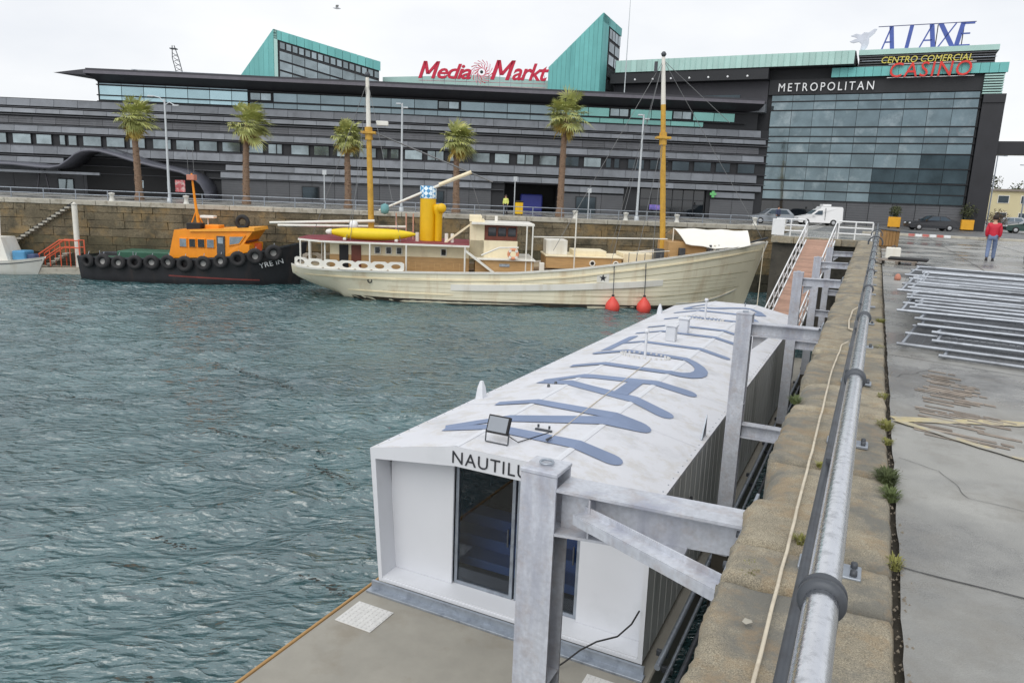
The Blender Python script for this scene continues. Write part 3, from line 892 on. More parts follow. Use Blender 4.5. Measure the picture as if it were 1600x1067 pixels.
def roof_letter(strokes):
    m = MB()
    for pts, w0, w1 in strokes:
        L, Rr, end = stroke_poly(pts, w0, w1)
        bm = bmesh.new()
        vl = [bm.verts.new((p.x, p.y, 0)) for p in L]; vr = [bm.verts.new((p.x, p.y, 0)) for p in Rr]
        for i in range(len(L) - 1):
            bm.faces.new((vl[i], vr[i], vr[i + 1], vl[i + 1]))
        ve = [bm.verts.new((p.x, p.y, 0)) for p in end]
        bm.faces.new([vl[-1]] + ve + [vr[-1]])
        for x in (S1, S2):
            g = list(bm.verts) + list(bm.edges) + list(bm.faces)
            bmesh.ops.bisect_plane(bm, geom=g, plane_co=(x, 0, 0), plane_no=(1, 0, 0))
        bm.verts.index_update()
        lev[0] += 1
        h = 0.012 + 0.002 * (lev[0] % 4)
        m.add([(w.co.x, w.co.y, roof_z(w.co.x) + h) for w in bm.verts], [[w.index for w in f.verts] for f in bm.faces])
        bm.free()
    pv(m, 'roof_letter', M_blue, ROOF)
T_, B_ = -6.25, -3.3
roof_letter([([(T_ - .05, 10.42), (-5.4, 10.46), (B_, 10.42)], .15, .205), ([(T_ - .1, 10.5), (B_ - .1, 12.2)], .14, .25), ([(T_, 12.25), (-5.4, 12.3), (B_ - .1, 12.25)], .135, .205)])
roof_letter([([(T_, 14.35), (-5.2, 13.95), (B_ + .05, 13.35)], .16, .215), ([(T_ + .05, 14.4), (-5.2, 14.85), (B_ + .1, 15.2)], .15, .2), ([(-4.25, 13.75), (-4.25, 15.0)], .16, .16)])
arc = [(T_, 16.15), (-5.4, 16.2), (-4.3, 16.2)] + [(-4.05 + .72 * math.sin(t), 17.05 - .85 * math.cos(t)) for t in np.linspace(0.15, PI - .15, 9)] + [(-4.4, 17.95), (-5.4, 17.95), (T_ + .05, 17.95)]
roof_letter([(arc, .15, .165)])
roof_letter([([(T_ + .1, 18.35), (T_ + .15, 20.7)], .14, .14), ([(T_ + .1, 19.5), (B_ + .1, 19.4)], .13, .15)])
roof_letter([([(T_, 21.45), (B_ + .1, 21.4)], .11, .16)])
roof_letter([([(T_, 22.75), (B_, 22.75)], .11, .15), ([(B_ - .1, 22.8), (B_ - .1, 24.1)], .14, .14)])
arc2 = [(p[0], p[1] + 8.6) for p in arc]
roof_letter([(arc2, .15, .165)])
S_ = [(-5.6, 28.55), (-6.0, 28.3), (-6.2, 27.9), (-6.0, 27.45), (-5.5, 27.3), (-5.0, 27.5), (-4.6, 27.95), (-4.1, 28.3), (-3.6, 28.1), (-3.4, 27.7), (-3.6, 27.3), (-3.9, 27.15)]
roof_letter([(S_, .15, .17)])
# ridge conduit and small fittings on the roof
pv(MB().tube([(-4.3, 10.2, -2.0), (-4.33, 10.32, ZR + .02), (-4.45, 13, ZR + .014), (-4.6, 17.2, ZR + .014)], .008, 6), 'roof_conduit', M_cream, ROOF)
pv(MB().tube([(-4.3, 10.2, -1.99), (-4.31, 10.42, ZR + .045)], .017, 8), 'conduit_boot', M_dsteel, ROOF)
def fin(u, v, h):
    z = roof_z(u)
    pv(MB().loft([[(u - .09, v - .10, z - .05), (u + .09, v - .10, z - .02), (u + .09, v + .10, z - .02), (u - .09, v + .10, z - .05)],
                  [(u - .06, v - .07, z + h * .6), (u + .06, v - .07, z + h * .6), (u + .06, v + .07, z + h * .6), (u - .06, v + .07, z + h * .6)],
                  [(u - .025, v - .03, z + h), (u + .025, v - .03, z + h), (u + .025, v + .03, z + h), (u - .025, v + .03, z + h)]], False, True, True), 'edge_fin', M_pav, ROOF)
fin(-6.98, 12.95, .36); fin(-6.98, 26.9, .36)
pv(MB().prism([(-2.38, 12.75, -2.37), (-2.38, 13.1, -2.37), (-2.38, 13.07, -1.98)], (.02, 0, 0)), 'edge_fin', M_galv, ROOF)
def vent_pole(u, v):
    z = roof_z(u)
    m = MB().tube([(u, v, z), (u, v, z + .62)], .035, 10).lathe([(.06, z + .62), (.075, z + .64), (.05, z + .7), (0, z + .71)], 10, (u, v, 0))
    o = pv(m, 'vent_pipe', M_pav, ROOF)
    m = MB()
    for k in range(26):
        t = 2 * PI * k / 26
        m.box(u + .62 * math.cos(t) - .025, u + .62 * math.cos(t) + .025, v + .3 * math.sin(t) - .02, v + .3 * math.sin(t) + .02, z - .01, z + .05)
    pv(m, 'ballast_ring', M_grate, o)
vent_pole(-4.85, 17.6); vent_pole(-4.85, 24.7)
for u, v in ((-4.83, 20.1), (-4.83, 21.6)):
    pv(MB().cbox(u - .14, u + .14, v - .12, v + .12, ZR, ZR + .42, .02).cbox(u - .17, u + .17, v - .15, v + .15, ZR + .42, ZR + .47, .01), 'vent_box', M_pav, ROOF)
pv(MB().torus((-4.2, 28.9, ZR + .06), .07, .012, 'X', 14, 6), 'lifting_eye', M_galv, ROOF)
for du in (0, .12):
    pv(MB().lathe([(.0, .05), (.03, .05), (.035, 0)], 8, (-5.75 - du * .3, 14.0 - du * 2.5, roof_z(-5.75))), 'roof_stud', M_dsteel, ROOF)
pv(MB().box(-4.75, -4.45, 10.75, 10.8, ZR, ZR + .03).tube([(-4.7, 10.78, ZR + .05), (-4.7, 10.78, ZR + .1)], .02, 8).tube([(-4.5, 10.78, ZR + .05), (-4.5, 10.78, ZR + .1)], .02, 8), 'clamp', M_dsteel, ROOF)

# floodlight on the front edge of the roof
FL = thing('flood_light', 'small black framed floodlight on the front edge of the white roof', 'lamp', Q(-4.97, 9.78, ZR), -TH)
t = R(24)
def tilt(p):                                  # lean the head back
    x, y, z = p
    return (x, y * math.cos(t) - z * math.sin(t) * -1, -y * math.sin(t) + z * math.cos(t) + 0.16)
h = MB().cbox(-.19, .19, -.035, .035, 0, .29, .008); h.v = [tilt(p) for p in h.v]
h.build('lamp_housing', M_black, FL)
g = MB().box(-.165, .165, -.042, -.0355, .03, .265); g.v = [tilt(p) for p in g.v]
g.build('lens', pm('lamp_lens', C(150, 156, 164), 0.15, 0.3, var=0.05), FL)
MB().tube([(-.2, 0.02, .2), (-.2, 0, .02), (-.19, 0, .01), (.19, 0, .01), (.2, 0, .02), (.2, 0.02, .2)], .012, 6).build('bracket', M_dsteel, FL)
MB().tube([(.1, .04, .2), (.22, .1, .1), (.28, .2, .02), (.5, .9, .02)], .008, 6).build('cable', M_black, FL)
cab = [(-2.36, 9.30, -3.9), (-2.45, 9.27, -4.12), (-2.62, 9.2, -4.33), (-2.9, 9.12, -4.46), (-3.1, 9.02, -4.6), (-3.3, 8.9, -4.8), (-3.42, 8.75, -4.87), (-3.7, 8.3, -4.885)]
tag(MB().tube([Q(*p) for p in cab], .013, 8).build('power_cable', M_black), 'black cable drooping from the pavilion corner to the pontoon deck', 'cable')
# pipes along the side of the pontoon
for u, z, r, lab in ((-2.02, -4.62, .045, 'upper'), (-1.93, -4.86, .03, 'thin lower')):
    T = thing('service_pipe', lab + ' grey service pipe running along the pontoon side in the gap below the quay', 'pipe', Q(u, 9, z), -TH)
    MB().tube([(0, 0.2, 0), (0, 25, 0)], r, 10).build('pipe', M_galv, T)
    for k in range(9):
        MB().cbox(-.12, .05, 0.6 + 2.7 * k, .66 + 2.7 * k, -.09, .0, .004).build('bracket', M_dsteel, T)
T = thing('service_pipe', 'dark service pipe nearest the quay wall in the gap beside the pontoon', 'pipe', Q(-1.72, 8, -4.75), -TH)
MB().tube([(0, 0, 0), (0.02, 14, .05), (0, 26, 0)], .04, 10).build('pipe', M_dsteel, T)

# ------------------------------------------------------------------ gangway
M_plank2 = pm('red_brown_decking', C(172, 138, 120), 0.75, var=0.16, scale=4, rand=0.14, stain=C(146, 124, 112), sscale=2, samt=0.5)
GW = thing('gangway', 'sloping gangway with red brown deck and white lattice railings down to the pontoon', 'gangway', Q(-2.85, 45.7, 0), -TH)
g0, g1 = Vector((0, 0, 0)), Vector((-0.75, -12.4, -4.75))
ax = (g1 - g0).normalized(); nrm = Vector((0, 0, 1)); side = Vector((ax.y, -ax.x, 0)).normalized() * -1
up_ = side.cross(ax); up_ = up_ if up_.z > 0 else -up_
Lg = (g1 - g0).length
pl = MB().beam((0, 0, 0), (1.42, 0, 0), .125, .03).mesh('deck_board', M_plank2)
k = 0
s_ = 0.08
rotm = Matrix((side, -ax, up_)).transposed().to_4x4()
while s_ < Lg - .05:
    o = link('deck_board', pl, GW)
    o.matrix_local = Matrix.Translation(g0 + ax * s_ - side * .71) @ rotm
    s_ += 0.14
m = MB()
for sd in (-1, 1):
    a = g0 + side * .76 * sd; b = g1 + side * .76 * sd
    m.beam(a - up_ * .08, b - up_ * .08, .06, .18, up_)
m.build('side_beams', M_white, GW)
for sd in (-1, 1):
    a = g0 + side * .76 * sd; b = g1 + side * .76 * sd
    r_ = MB().beam(a + up_ * 1.0, b + up_ * 1.0, .05, .07, up_).build('handrail', M_white, GW)
    MB().beam(a + up_ * .52, b + up_ * .52, .035, .045, up_).build('handrail', M_white, GW)
    npost = 13
    for k in range(npost):
        p = a + ax * (0.03 + (Lg - .06) * k / (npost - 1))
        MB().beam(p + up_ * .01, p + up_ * .965, .05, .06, ax).build('railing_post', M_white, GW)
        if k < npost - 1:
            p2 = a + ax * (0.03 + (Lg - .06) * (k + 1) / (npost - 1))
            MB().beam(p + up_ * .04, p2 + up_ * .94, .02, .03, up_).build('lattice_bar', M_white, GW)
# white railings at the dock head
def rail_fence(name, p0, p1, n, h, label, mat, rad=.03, lvl=(1.0, .55), group=None, cat='railing'):
    p0, p1 = Vector(p0), Vector(p1)
    T = thing(name, label, cat, p0, 0, group)
    d = p1 - p0
    for f in lvl:
        MB().tube([Vector((0, 0, h * f)), d + Vector((0, 0, h * f))], rad, 8).build('rail', mat, T)
    for k in range(n):
        p = d * (k / (n - 1))
        MB().tube([p, p + Vector((0, 0, h - .01))], rad * .95, 8).build('post', mat, T)
    return T
rail_fence('platform_railing', Q(-5.4, 46.0, .03), Q(-3.75, 46.0, .03), 3, 1.0, 'white platform railing left of the gangway head', M_white, .045, (1.0, .66, .33), 'white railings at the gangway head')
rail_fence('platform_railing', Q(-2.0, 46.0, .03), Q(-0.25, 46.0, .03), 3, 1.0, 'white platform railing right of the gangway head', M_white, .045, (1.0, .66, .33), 'white railings at the gangway head')
tag(MB().cbox(-.35, .35, -.03, .03, 0.05, 1.0, .01).build('gate_panel', M_white, None, Q(-5.25, 45.9, .03), -TH), 'small white gate panel at the left end of the platform railing', 'gate')
# ------------------------------------------------------------------ far quay wall
WROT = R(5)
FW = thing('harbour_wall', 'stained stone harbour wall across the dock, under the palm promenade', 'wall', (0, WA, 0), WROT)
M_st1 = pm('harbour_stone', C(118, 108, 88), 0.9, var=0.35, scale=1.4, bump=0.9, bscale=9, rand=0.16, shift=False, stain=C(66, 62, 50), sscale=.7, samt=0.9, speck=.3, spscale=9, stain2=C(150, 126, 86), s2scale=.45, s2amt=.65, sthr=(.46, .62))
M_st2 = pm('tide_stone', C(92, 86, 66), 0.85, var=0.35, scale=1.4, bump=0.9, bscale=9, rand=0.14, shift=False, stain=C(60, 58, 46), sscale=.7, samt=0.85, speck=.25, spscale=9, stain2=C(138, 112, 74), s2scale=.5, s2amt=.6)
M_st3 = pm('weedy_stone', C(62, 60, 50), 0.7, var=0.3, scale=2.0, bump=0.8, bscale=8, rand=0.12, shift=False, stain=C(38, 42, 32), sscale=1.2, samt=0.9)
M_cop2 = pm('pale_coping', C(176, 172, 160), 0.85, var=0.15, scale=1.5, rand=0.1, stain=C(120, 112, 96), sscale=2, samt=0.7)
MB().box(-120, 24.7, 0.25, 3, -9, -0.32).build('wall_core', M_qwall, FW)
rs_ = random.Random(31)
stones = []
z = -0.34
for c in range(8):
    h = (0.5, 0.62, 0.62, 0.66, 0.66, 0.72, 0.76, 0.8)[c]
    x = -44.5 + 0.7 * (c % 2)
    while x < 24.2:
        w = rs_.choice((.8, 1.2, 1.5, 1.9, 2.4)) * rs_.uniform(.85, 1.15)
        stones.append((c, x, min(x + w, 24.6), z - h, z))
        x += w
    z -= h
def stone_box(m, c, x0, x1, z0, z1):
    p = rs_.uniform(0, 0.06)
    j = lambda: rs_.uniform(-0.025, 0.025)
    b = 0.014
    m.add([(x0 + .005, .3, z0 + .005), (x1 - .005, .3, z0 + .005), (x1 - .005, .3, z1 - .005), (x0 + .005, .3, z1 - .005),
           (x0 + b + j(), -p, z0 + b + j()), (x1 - b + j(), -p + j(), z0 + b + j()), (x1 - b + j(), -p, z1 - b + j()), (x0 + b + j(), -p + j(), z1 - b + j())],
          [(4, 5, 6, 7), (0, 1, 5, 4), (1, 2, 6, 5), (2, 3, 7, 6), (3, 0, 4, 7)])
st_m = lambda c: M_st1 if c < 4 else (M_st2 if c < 6 else M_st3)
vis = [s for s in stones if -42 < s[1]][:]
vis.sort(key=lambda s: s[0])
rest = MB()
for k, s in enumerate(vis):
    if k < 300:
        m = MB(); stone_box(m, *s); m.build('stone', st_m(s[0]), FW)
    else:
        stone_box(rest, *s)
for s in stones:
    if s not in vis: stone_box(rest, *s)
o = rest.build('lower_stones', M_st3, FW); o['kind'] = 'stuff'
x = -120
while x < 24.6:
    w = min(3.4, 24.7 - x) if x > -50 else 10
    MB().cbox(x, x + w - .03, -.12, .75, -.33, .04, .03).build('coping_stone', M_cop2, FW)
    x += w
# slanting stair ramp rail, iron ladder strips and a pipe bracket on the wall
MB().beam((-39.8, -.1, -3.45), (-34.9, -.1, -.2), .1, .16).build('stair_edge', M_dark, FW)
for k in range(14):
    t = k / 14
    MB().box(-39.7 + 4.8 * t - .18, -39.7 + 4.8 * t + .16, -.45, -.05, -3.6 + 3.2 * t, -3.46 + 3.2 * t).build('stair_step', M_cop2, FW)
def fwp(x, y, z=0):
    return Vector((x * math.cos(WROT) - y * math.sin(WROT), WA + x * math.sin(WROT) + y * math.cos(WROT), z))
# promenade railing
PR = thing('promenade_railing', 'long low grey railing on top of the harbour wall in front of the palms', 'railing', fwp(-60, 1.0, .03), WROT)
for zz in (.78, .42):
    MB().tube([(0, 0, zz), (84, 0, zz)], .035, 6).build('rail', M_galv, PR)
pme = MB().tube([(0, 0, 0), (0, 0, .77)], .04, 6).mesh('post', M_galv)
for k in range(35):
    link('post', pme, PR, (.4 + k * 2.44, 0, 0))
# mooring bollards
bme = MB().lathe([(.22, 0), (.2, .1), (.15, .2), (.15, .45), (.24, .55), (.24, .62), (.0, .68)], 12).mesh('mooring_bollard', pm('bollard_paint', C(206, 206, 200), 0.6))
for k, x in enumerate((-32.2, -26.5, 4.9, 9.2, 13.6, 20.4, 23.0)):
    o = link('mooring_bollard', bme, None, fwp(x, .42, .04))
    tag(o, ['pale mooring bollard left of the tug mast on the harbour wall', 'pale mooring bollard above the orange tug cabin', 'pale mooring bollard behind the ship deckhouse, by the tallest palm', 'pale mooring bollard left of the ship fore mast', 'pale mooring bollard right of the ship fore mast', 'pale mooring bollard behind the white awning', 'pale mooring bollard at the right end of the harbour wall'][k], 'bollard', 'mooring bollards on the far quay')

# ------------------------------------------------------------------ long dark shopping centre
FROT = R(2.29)
SH = thing('shopping_centre', 'long dark shopping centre with banded panel facade and thin roof canopy', 'building', (0, 82, 0), FROT)
def fac(x, y, z=0):
    return Vector((x * math.cos(FROT) - y * math.sin(FROT), 82 + x * math.sin(FROT) + y * math.cos(FROT), z))
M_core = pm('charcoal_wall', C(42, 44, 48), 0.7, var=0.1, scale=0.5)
M_panel = pm('slate_panel', C(122, 127, 134), 0.5, 0.15, var=0.14, scale=0.7, rand=0.16, stain=C(92, 96, 102), sscale=0.5, samt=0.6)
M_panel2 = pm('dark_louvre_panel', C(88, 90, 95), 0.5, 0.15, var=0.12, scale=0.9, rand=0.14, stain=C(112, 114, 120), sscale=1.5, samt=0.4)
M_gfloor = pm('ground_floor_stone', C(96, 98, 102), 0.7, var=0.1, scale=0.6, rand=0.1)
M_canopy = pm('dark_canopy', C(62, 62, 68), 0.5, 0.2, var=0.08, scale=0.4)
XL, XR = -64.0, 27.3
OPEN = [(-1.5, 4.4), (13.4, 21.0)]
MB().box(XL, XR, .25, 26, 3.1, 9.75).build('wall', M_core, SH)
segs = [XL] + [e for o_ in OPEN for e in o_] + [XR]
for a, b in zip(segs[0::2], segs[1::2]):
    MB().box(a, b, .25, 26, 0, 3.1).build('wall', M_core, SH)
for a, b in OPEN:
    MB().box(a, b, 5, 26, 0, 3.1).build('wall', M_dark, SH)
rows = [(8.92, 9.66, .0, M_panel), (8.2, 8.66, -.12, M_panel), (7.15, 7.87, .12, M_panel2), (6.32, 6.98, -.05, M_panel), (4.05, 4.9, -.05, M_panel), (3.12, 3.71, -.12, M_panel), (2.32, 2.95, -.05, M_panel)]
PW = 2.442
ncol = int((XR - XL) / PW)
def in_open(x0, x1, zt):
    return zt < 3.2 and any(a - .6 < (x0 + x1) / 2 < b + .6 for a, b in OPEN)
for ri, (z0, z1, y, mat) in enumerate(rows):
    w = PW - .035
    h = z1 - z0
    m = MB()
    m.add([(0, .3, 0), (w, .3, 0), (w, .3, h), (0, .3, h), (0, -.08, .03), (w, -.08, .03), (w, .04, h), (0, .04, h)], [(4, 5, 6, 7), (0, 1, 5, 4), (1, 2, 6, 5), (2, 3, 7, 6), (3, 0, 4, 7)])
    if mat is M_panel2:
        for k in range(1, 3):
            m.box(.05, w - .05, -.08 + .04 * k / 2, -.0, h * k / 3 - .03, h * k / 3 + .02)
    me = m.mesh('facade_panel', mat)
    for c in range(ncol):
        x0 = XL + c * PW + .02 + .6 * (ri % 2)
        if x0 + w > XR or in_open(x0, x0 + w, z1): continue
        if ri >= 5 and -50 < x0 < -34: continue
        link('facade_panel', me, SH, (x0, y, z0))
for z_ in (8.79, 8.03, 7.06, 3.88, 3.04, 2.24):     # thin louvre fins in the shadow gaps
    MB().box(XL, -1.6 if z_ < 3.2 else XR, -.1, .2, z_ - .03, z_ + .03).build('louvre_fin', M_panel2, SH)
# window band
M_lightwin = pm('pale_window', C(142, 154, 158), 0.08, 0.75, var=0.25, scale=0.9, rand=0.28)
M_dimwin = pm('dim_window', C(64, 74, 80), 0.08, 0.7, var=0.2, scale=0.6, rand=0.25)
rs_ = random.Random(8)
for c in range(ncol):
    x0 = XL + c * PW + .1
    right = x0 > 3
    n = 1 if rs_.random() < .6 else 2
    w = (PW - .62) / n
    for k in range(n):
        W = w - (.12 if n > 1 else 0) - (rs_.random() < .2) * .3
        xa = x0 + .2 + k * w
        mt = M_dimwin if (right and rs_.random() < .8) else M_lightwin  # pale and dim pane colours stand in for stronger and weaker reflections
        f = MB().box(xa - .05, xa + W + .05, .1, .24, 5.0, 6.16).build('window', M_core, SH)
        MB().box(xa, xa + W, .06, .095, 5.12, 6.05).build('pane', mt, f)
MB().box(XL, XR, -.06, .24, 6.17, 6.27).build('window_ledge', M_canopy, SH)
MB().box(XL, XR, -.06, .24, 4.91, 4.98).build('window_ledge', M_canopy, SH)
# ground floor
me = MB().box(0, PW - .04, .1, .24, 0, 2.16).mesh('ground_panel', M_gfloor)
rib = MB()
for k in range(1, 9): rib.box(0, PW - .04, .07, .098, k * .24 - .02, k * .24 + .02)
ribme = rib.mesh('ground_panel_ribs', M_gfloor)
for c in range(ncol):
    x0 = XL + c * PW + .02
    if in_open(x0, x0 + PW, 2.1) or (-45 < x0 < -34): continue
    o = link('ground_panel', me, SH, (x0, 0, 0))
    link('ribs', ribme, o)
for x0, x1, z0, z1 in ((-49.5, -48.0, .5, 1.5), (-23.5, -21.8, .5, 1.7), (6.5, 8.6, .1, 1.8), (-9.5, -8.2, .2, 1.8)):
    f = MB().box(x0 - .1, x1 + .1, .02, .06, z0 - .1, z1 + .1).build('shop_window', M_core, SH)
    MB().box(x0, x1, -.01, .015, z0, z1).build('pane', M_lightwin if x0 < -45 else M_dimwin, f)
# upper glass strip under the canopy
def strip(x0, x1, z0, z1, w, mat, p_open=0.0):
    x = x0
    while x < x1 - .3:
        W = min(w, x1 - x)
        mt = mat
        r_ = rs_.random()
        if r_ < p_open:
            f = MB().box(x + .05, x + W - .05, .3, .4, z0, z1).build('window', M_core, SH)
            for k in (0, 1):
                MB().box(x + .12 + k * (W - .3) / 2, x + .12 + (k + 1) * (W - .3) / 2 - .08, .24, .295, z0 + .1, z1 - .08).build('pane', M_lightwin, f)
        else:
            MB().box(x + .03, x + W - .03, .32, .38, z0, z1).build('glass_pane', mt, SH)
        x += W
M_teal = pm('teal_glass', C(120, 168, 162), 0.07, 0.75, var=0.12, scale=0.4, rand=0.12)
M_pale = pm('pale_clerestory_glass', C(176, 204, 210), 0.05, 0.8, var=0.12, scale=0.25, rand=0.1)
MB().box(-44.9, 26.0, .45, 20, 9.76, 12.1).build('upper_wall', M_core, SH)
strip(-44.7, -29.2, 9.95, 11.35, 2.3, M_pale)
strip(-44.7, -29.2, 11.45, 11.75, 2.3, M_glass)
strip(-29.0, 5.0, 10.5, 11.35, 2.5, M_glass, .15)
strip(-29.0, 6.0, 9.82, 10.3, 2.5, M_glass, .05)
strip(5.0, 23.6, 10.5, 11.4, 2.3, M_teal, .22)
strip(6.0, 20.0, 9.85, 10.32, 2.6, M_teal)
for z_ in (9.72, 10.35, 11.4):
    MB().box(-44.9, 24.6, .1, .43, z_ - .02, z_ + .08).build('mullion_rail', M_core, SH)
m = MB()
m.prism([(-44.7, -2.2, 12.72), (-44.7, -2.2, 12.34), (-44.7, .5, 11.55), (-44.7, 8, 11.55), (-44.7, 8, 12.76)], (70.5, 0, 0))
m.build('roof_canopy', M_canopy, SH)
MB().box(-44.9, 25.6, -2.28, -2.205, 12.2, 12.5).build('canopy_edge', pm('canopy_trim', C(104, 102, 110), 0.5, 0.3), SH)
MB().add([(-48.6, -1.0, 12.28), (-44.7, -2.2, 12.62), (-44.7, 3, 12.62), (-44.7, -2.2, 12.05), (-44.7, 3, 12.05)], [(0, 1, 2), (0, 4, 3), (0, 3, 1), (0, 2, 4), (1, 3, 4, 2)]).build('canopy_tip', M_canopy, SH)
# pale copper roof behind the sign
M_cu = pm('verdigris_copper', C(112, 184, 182), 0.6, 0.1, var=0.08, scale=0.6, rand=0.08, stain=C(92, 160, 160), sscale=0.8, samt=0.6, streak=True)
M_cul = pm('pale_verdigris', C(172, 206, 200), 0.6, 0.1, var=0.07, scale=0.6, rand=0.07)
MB().prism([(-16, 8, 12.8), (4.5, 8, 12.8), (4.5, 8, 15.0), (-5, 8, 15.3), (-16, 8, 14.6)], (0, 6, 0)).build('copper_roof', M_cul, SH)
# wave canopy over the left entrance
wave = [(-60, 2.72), (-56, 2.76), (-52, 2.72), (-49.6, 2.55), (-48.2, 2.52), (-47.2, 2.75), (-46.3, 3.35), (-45.6, 3.95), (-44.9, 4.3), (-44.1, 4.42), (-43.2, 4.38), (-41.6, 4.0), (-39.8, 3.5), (-38, 3.1), (-36.5, 2.85), (-35.2, 2.6), (-34, 2.15), (-33.2, 1.5), (-32.8, .8), (-32.7, .1)]
m = MB()
m.loft([[(x, -3.6 + .2 * math.sin(x * .3), z_), (x, .2, z_ + .1), (x, .2, z_ + .5), (x, -3.6 + .2 * math.sin(x * .3), z_ + .22)] for x, z_ in wave], True, True, True)
m.build('wave_canopy', pm('wave_canopy_slate', C(96, 98, 108), 0.45, 0.2, var=0.1, scale=0.5), SH)
MB().box(-46.5, -34.0, .02, .2, 0, 3.0).build('entrance_shade_slab', M_dark, SH)  # dark slab; its colour paints the shade of the entrance
MB().box(-60, -43.5, -3.2, -3.0, 2.05, 2.3).build('canopy_gutter', M_panel, SH)
MB().beam((-50.3, -2.6, 0), (-49.9, -2.6, 2.5), .12, .12).build('canopy_prop', M_canopy, SH)
MB().beam((-49.0, -2.6, 0), (-49.4, -2.6, 2.5), .12, .12).build('canopy_prop', M_canopy, SH)
# posters by the entrance
MB().box(-35.6, -34.6, -3.76, -3.72, .7, 1.9).build('poster', pm('poster_red', C(190, 96, 100), 0.6, var=0.5, scale=3, stain=C(220, 220, 216), sscale=2.5, samt=0.9), SH)
for x in (-40.8, -38.0): MB().box(x, x + .3, -.02, .01, .9, 1.7).build('poster', M_lightwin, SH)
# entrances on the right
MB().box(13.6, 20.8, .35, .45, 0, 3.0).build('shop_front', M_glassd, SH)
for k in range(7): MB().box(13.6 + k * 1.2, 13.66 + k * 1.2, .26, .34, 0, 3.0).build('mullion', M_core, SH)
MB().box(13.6, 20.8, .26, .34, 1.9, 1.98).build('mullion', M_core, SH)
MB().box(14.7, 16.3, .2, .25, .75, 1.3).build('lit_screen', pm('shop_screen', C(120, 110, 190), 0.4, var=0.5, scale=2, stain=C(200, 120, 180), sscale=2), SH)
MB().box(-1.5, 4.4, .3, 4.9, 3.0, 3.1).build('entrance_soffit', M_canopy, SH)
MB().box(21.45, 21.75, -.3, -.2, 2.35, 3.05).box(21.25, 21.95, -.31, -.19, 2.6, 2.85).build('green_cross', pm('green_sign', C(110, 190, 120), 0.5), SH)
bin_ = tag(MB().cbox(.4, 2.9, 2.2, 4.4, 0, 1.9, .12).build('waste_container', pm('blue_plastic', C(58, 66, 150), 0.5, var=0.1), None, fac(0, 0), FROT), 'blue waste container inside the dark gateway of the long building', 'container')

# wedge shaped copper lanterns on the roof
def lantern(E, zE, Lp, zL, Rp, zR, base, label, nl, nr, mode):
    T = thing('roof_lantern', label, 'roof lantern', fac(E[0], E[1], base), FROT, 'copper wedge lanterns on the roof')
    e = Vector((0, 0, zE - base)); l = Vector((Lp[0] - E[0], Lp[1] - E[1], zL - base)); r = Vector((Rp[0] - E[0], Rp[1] - E[1], zR - base))
    b = l + r - e
    g = lambda p, zz=0: Vector((p.x, p.y, zz))
    inn = 0.06
    ce = (e + l + r + b) / 4
    sh = lambda p: Vector((p.x + (ce.x - p.x) * .02, p.y + (ce.y - p.y) * .02, p.z - .05))
    m = MB()
    E_, L_2, R_, B_2 = sh(e), sh(l), sh(r), sh(b)
    B_2.z = max(B_2.z, .2)
    m.quad(E_, L_2, B_2, R_).quad(g(E_), E_, L_2, g(L_2)).quad(g(E_), E_, R_, g(R_)).quad(g(R_), R_, B_2, g(B_2)).quad(g(L_2), L_2, B_2, g(B_2))
    m.build('core', M_core, T)
    def clad(p, q, n, mat, zcut=None, name='copper_panel'):
        d = q - p
        nn = Vector((d.y, -d.x, 0)).normalized()
        if nn.y > 0 and abs(nn.y) > abs(nn.x): nn = -nn
        if nn.dot(g(ce) - g((p + q) / 2)) > 0: nn = -nn
        for k in range(n):
            a = p + d * ((k + .02) / n); c = p + d * ((k + .98) / n)
            za = 0 if zcut is None else a.z - zcut; zc = 0 if zcut is None else c.z - zcut
            MB().prism([g(a, za), g(c, zc), c, a], nn * .07).build(name, mat, T)
        return nn
    if mode == 1:                      # copper on the left face, long glazed right face
        clad(e, l, nl, M_cu)
        nn = clad(e, r, nr, M_cu, 1.0)
        d = r - e
        clad(e, e + d * .035, 1, M_cul)
        def panes(n, o0, o1, t0=.05, t1=.995, gap=.16, mat=M_lightwin):
            for k in range(n):
                a = e + d * (t0 + (t1 - t0) * (k + gap / 2) / n); c = e + d * (t0 + (t1 - t0) * (k + 1 - gap / 2) / n)
                if min(a.z, c.z) - o1 < .05: continue
                MB().prism([a - Vector((0, 0, o1)), c - Vector((0, 0, o1)), c - Vector((0, 0, o0)), a - Vector((0, 0, o0))], nn * .04).build('pane', mat, T)
        panes(16, 1.2, 1.85, gap=.28); panes(8, 2.15, 3.05, gap=.05); panes(8, 3.25, 4.1, gap=.05); panes(8, 4.3, 5.1, gap=.05)
    else:                              # tall copper left face, narrow glazed right face
        clad(l, e, nl, M_cu)
        d = r - e
        nn = clad(e, r, 3, M_cu, .9)
        clad(e, e + d * .3, 1, M_cu)
        for k in range(6):
            o0 = 1.05 + k * 1.42
            for c in range(4 if k == 0 else 2):
                n = 4 if k == 0 else 2
                a = e + d * (.36 + .62 * (c + .08) / n); b2 = e + d * (.36 + .62 * (c + .92) / n)
                if a.z - o0 - 1.1 < 0: continue
                MB().prism([a - Vector((0, 0, o0 + 1.05)), b2 - Vector((0, 0, o0 + 1.05)), b2 - Vector((0, 0, o0)), a - Vector((0, 0, o0))], nn * .04).build('pane', M_lightwin, T)
    return T
lantern((-27.9, 6), 18.9, (-33.6, 12), 14.6, (-15.95, 6), 15.95, 12.6, 'low copper wedge lantern with a long row of bright windows', 7, 14, 1)
lantern((9.1, 6), 22.35, (3.15, 6), 16.2, (12.2, 11.5), 21.9, 12.6, 'tall pointed copper wedge lantern right of the red lettering', 12, 3, 2)

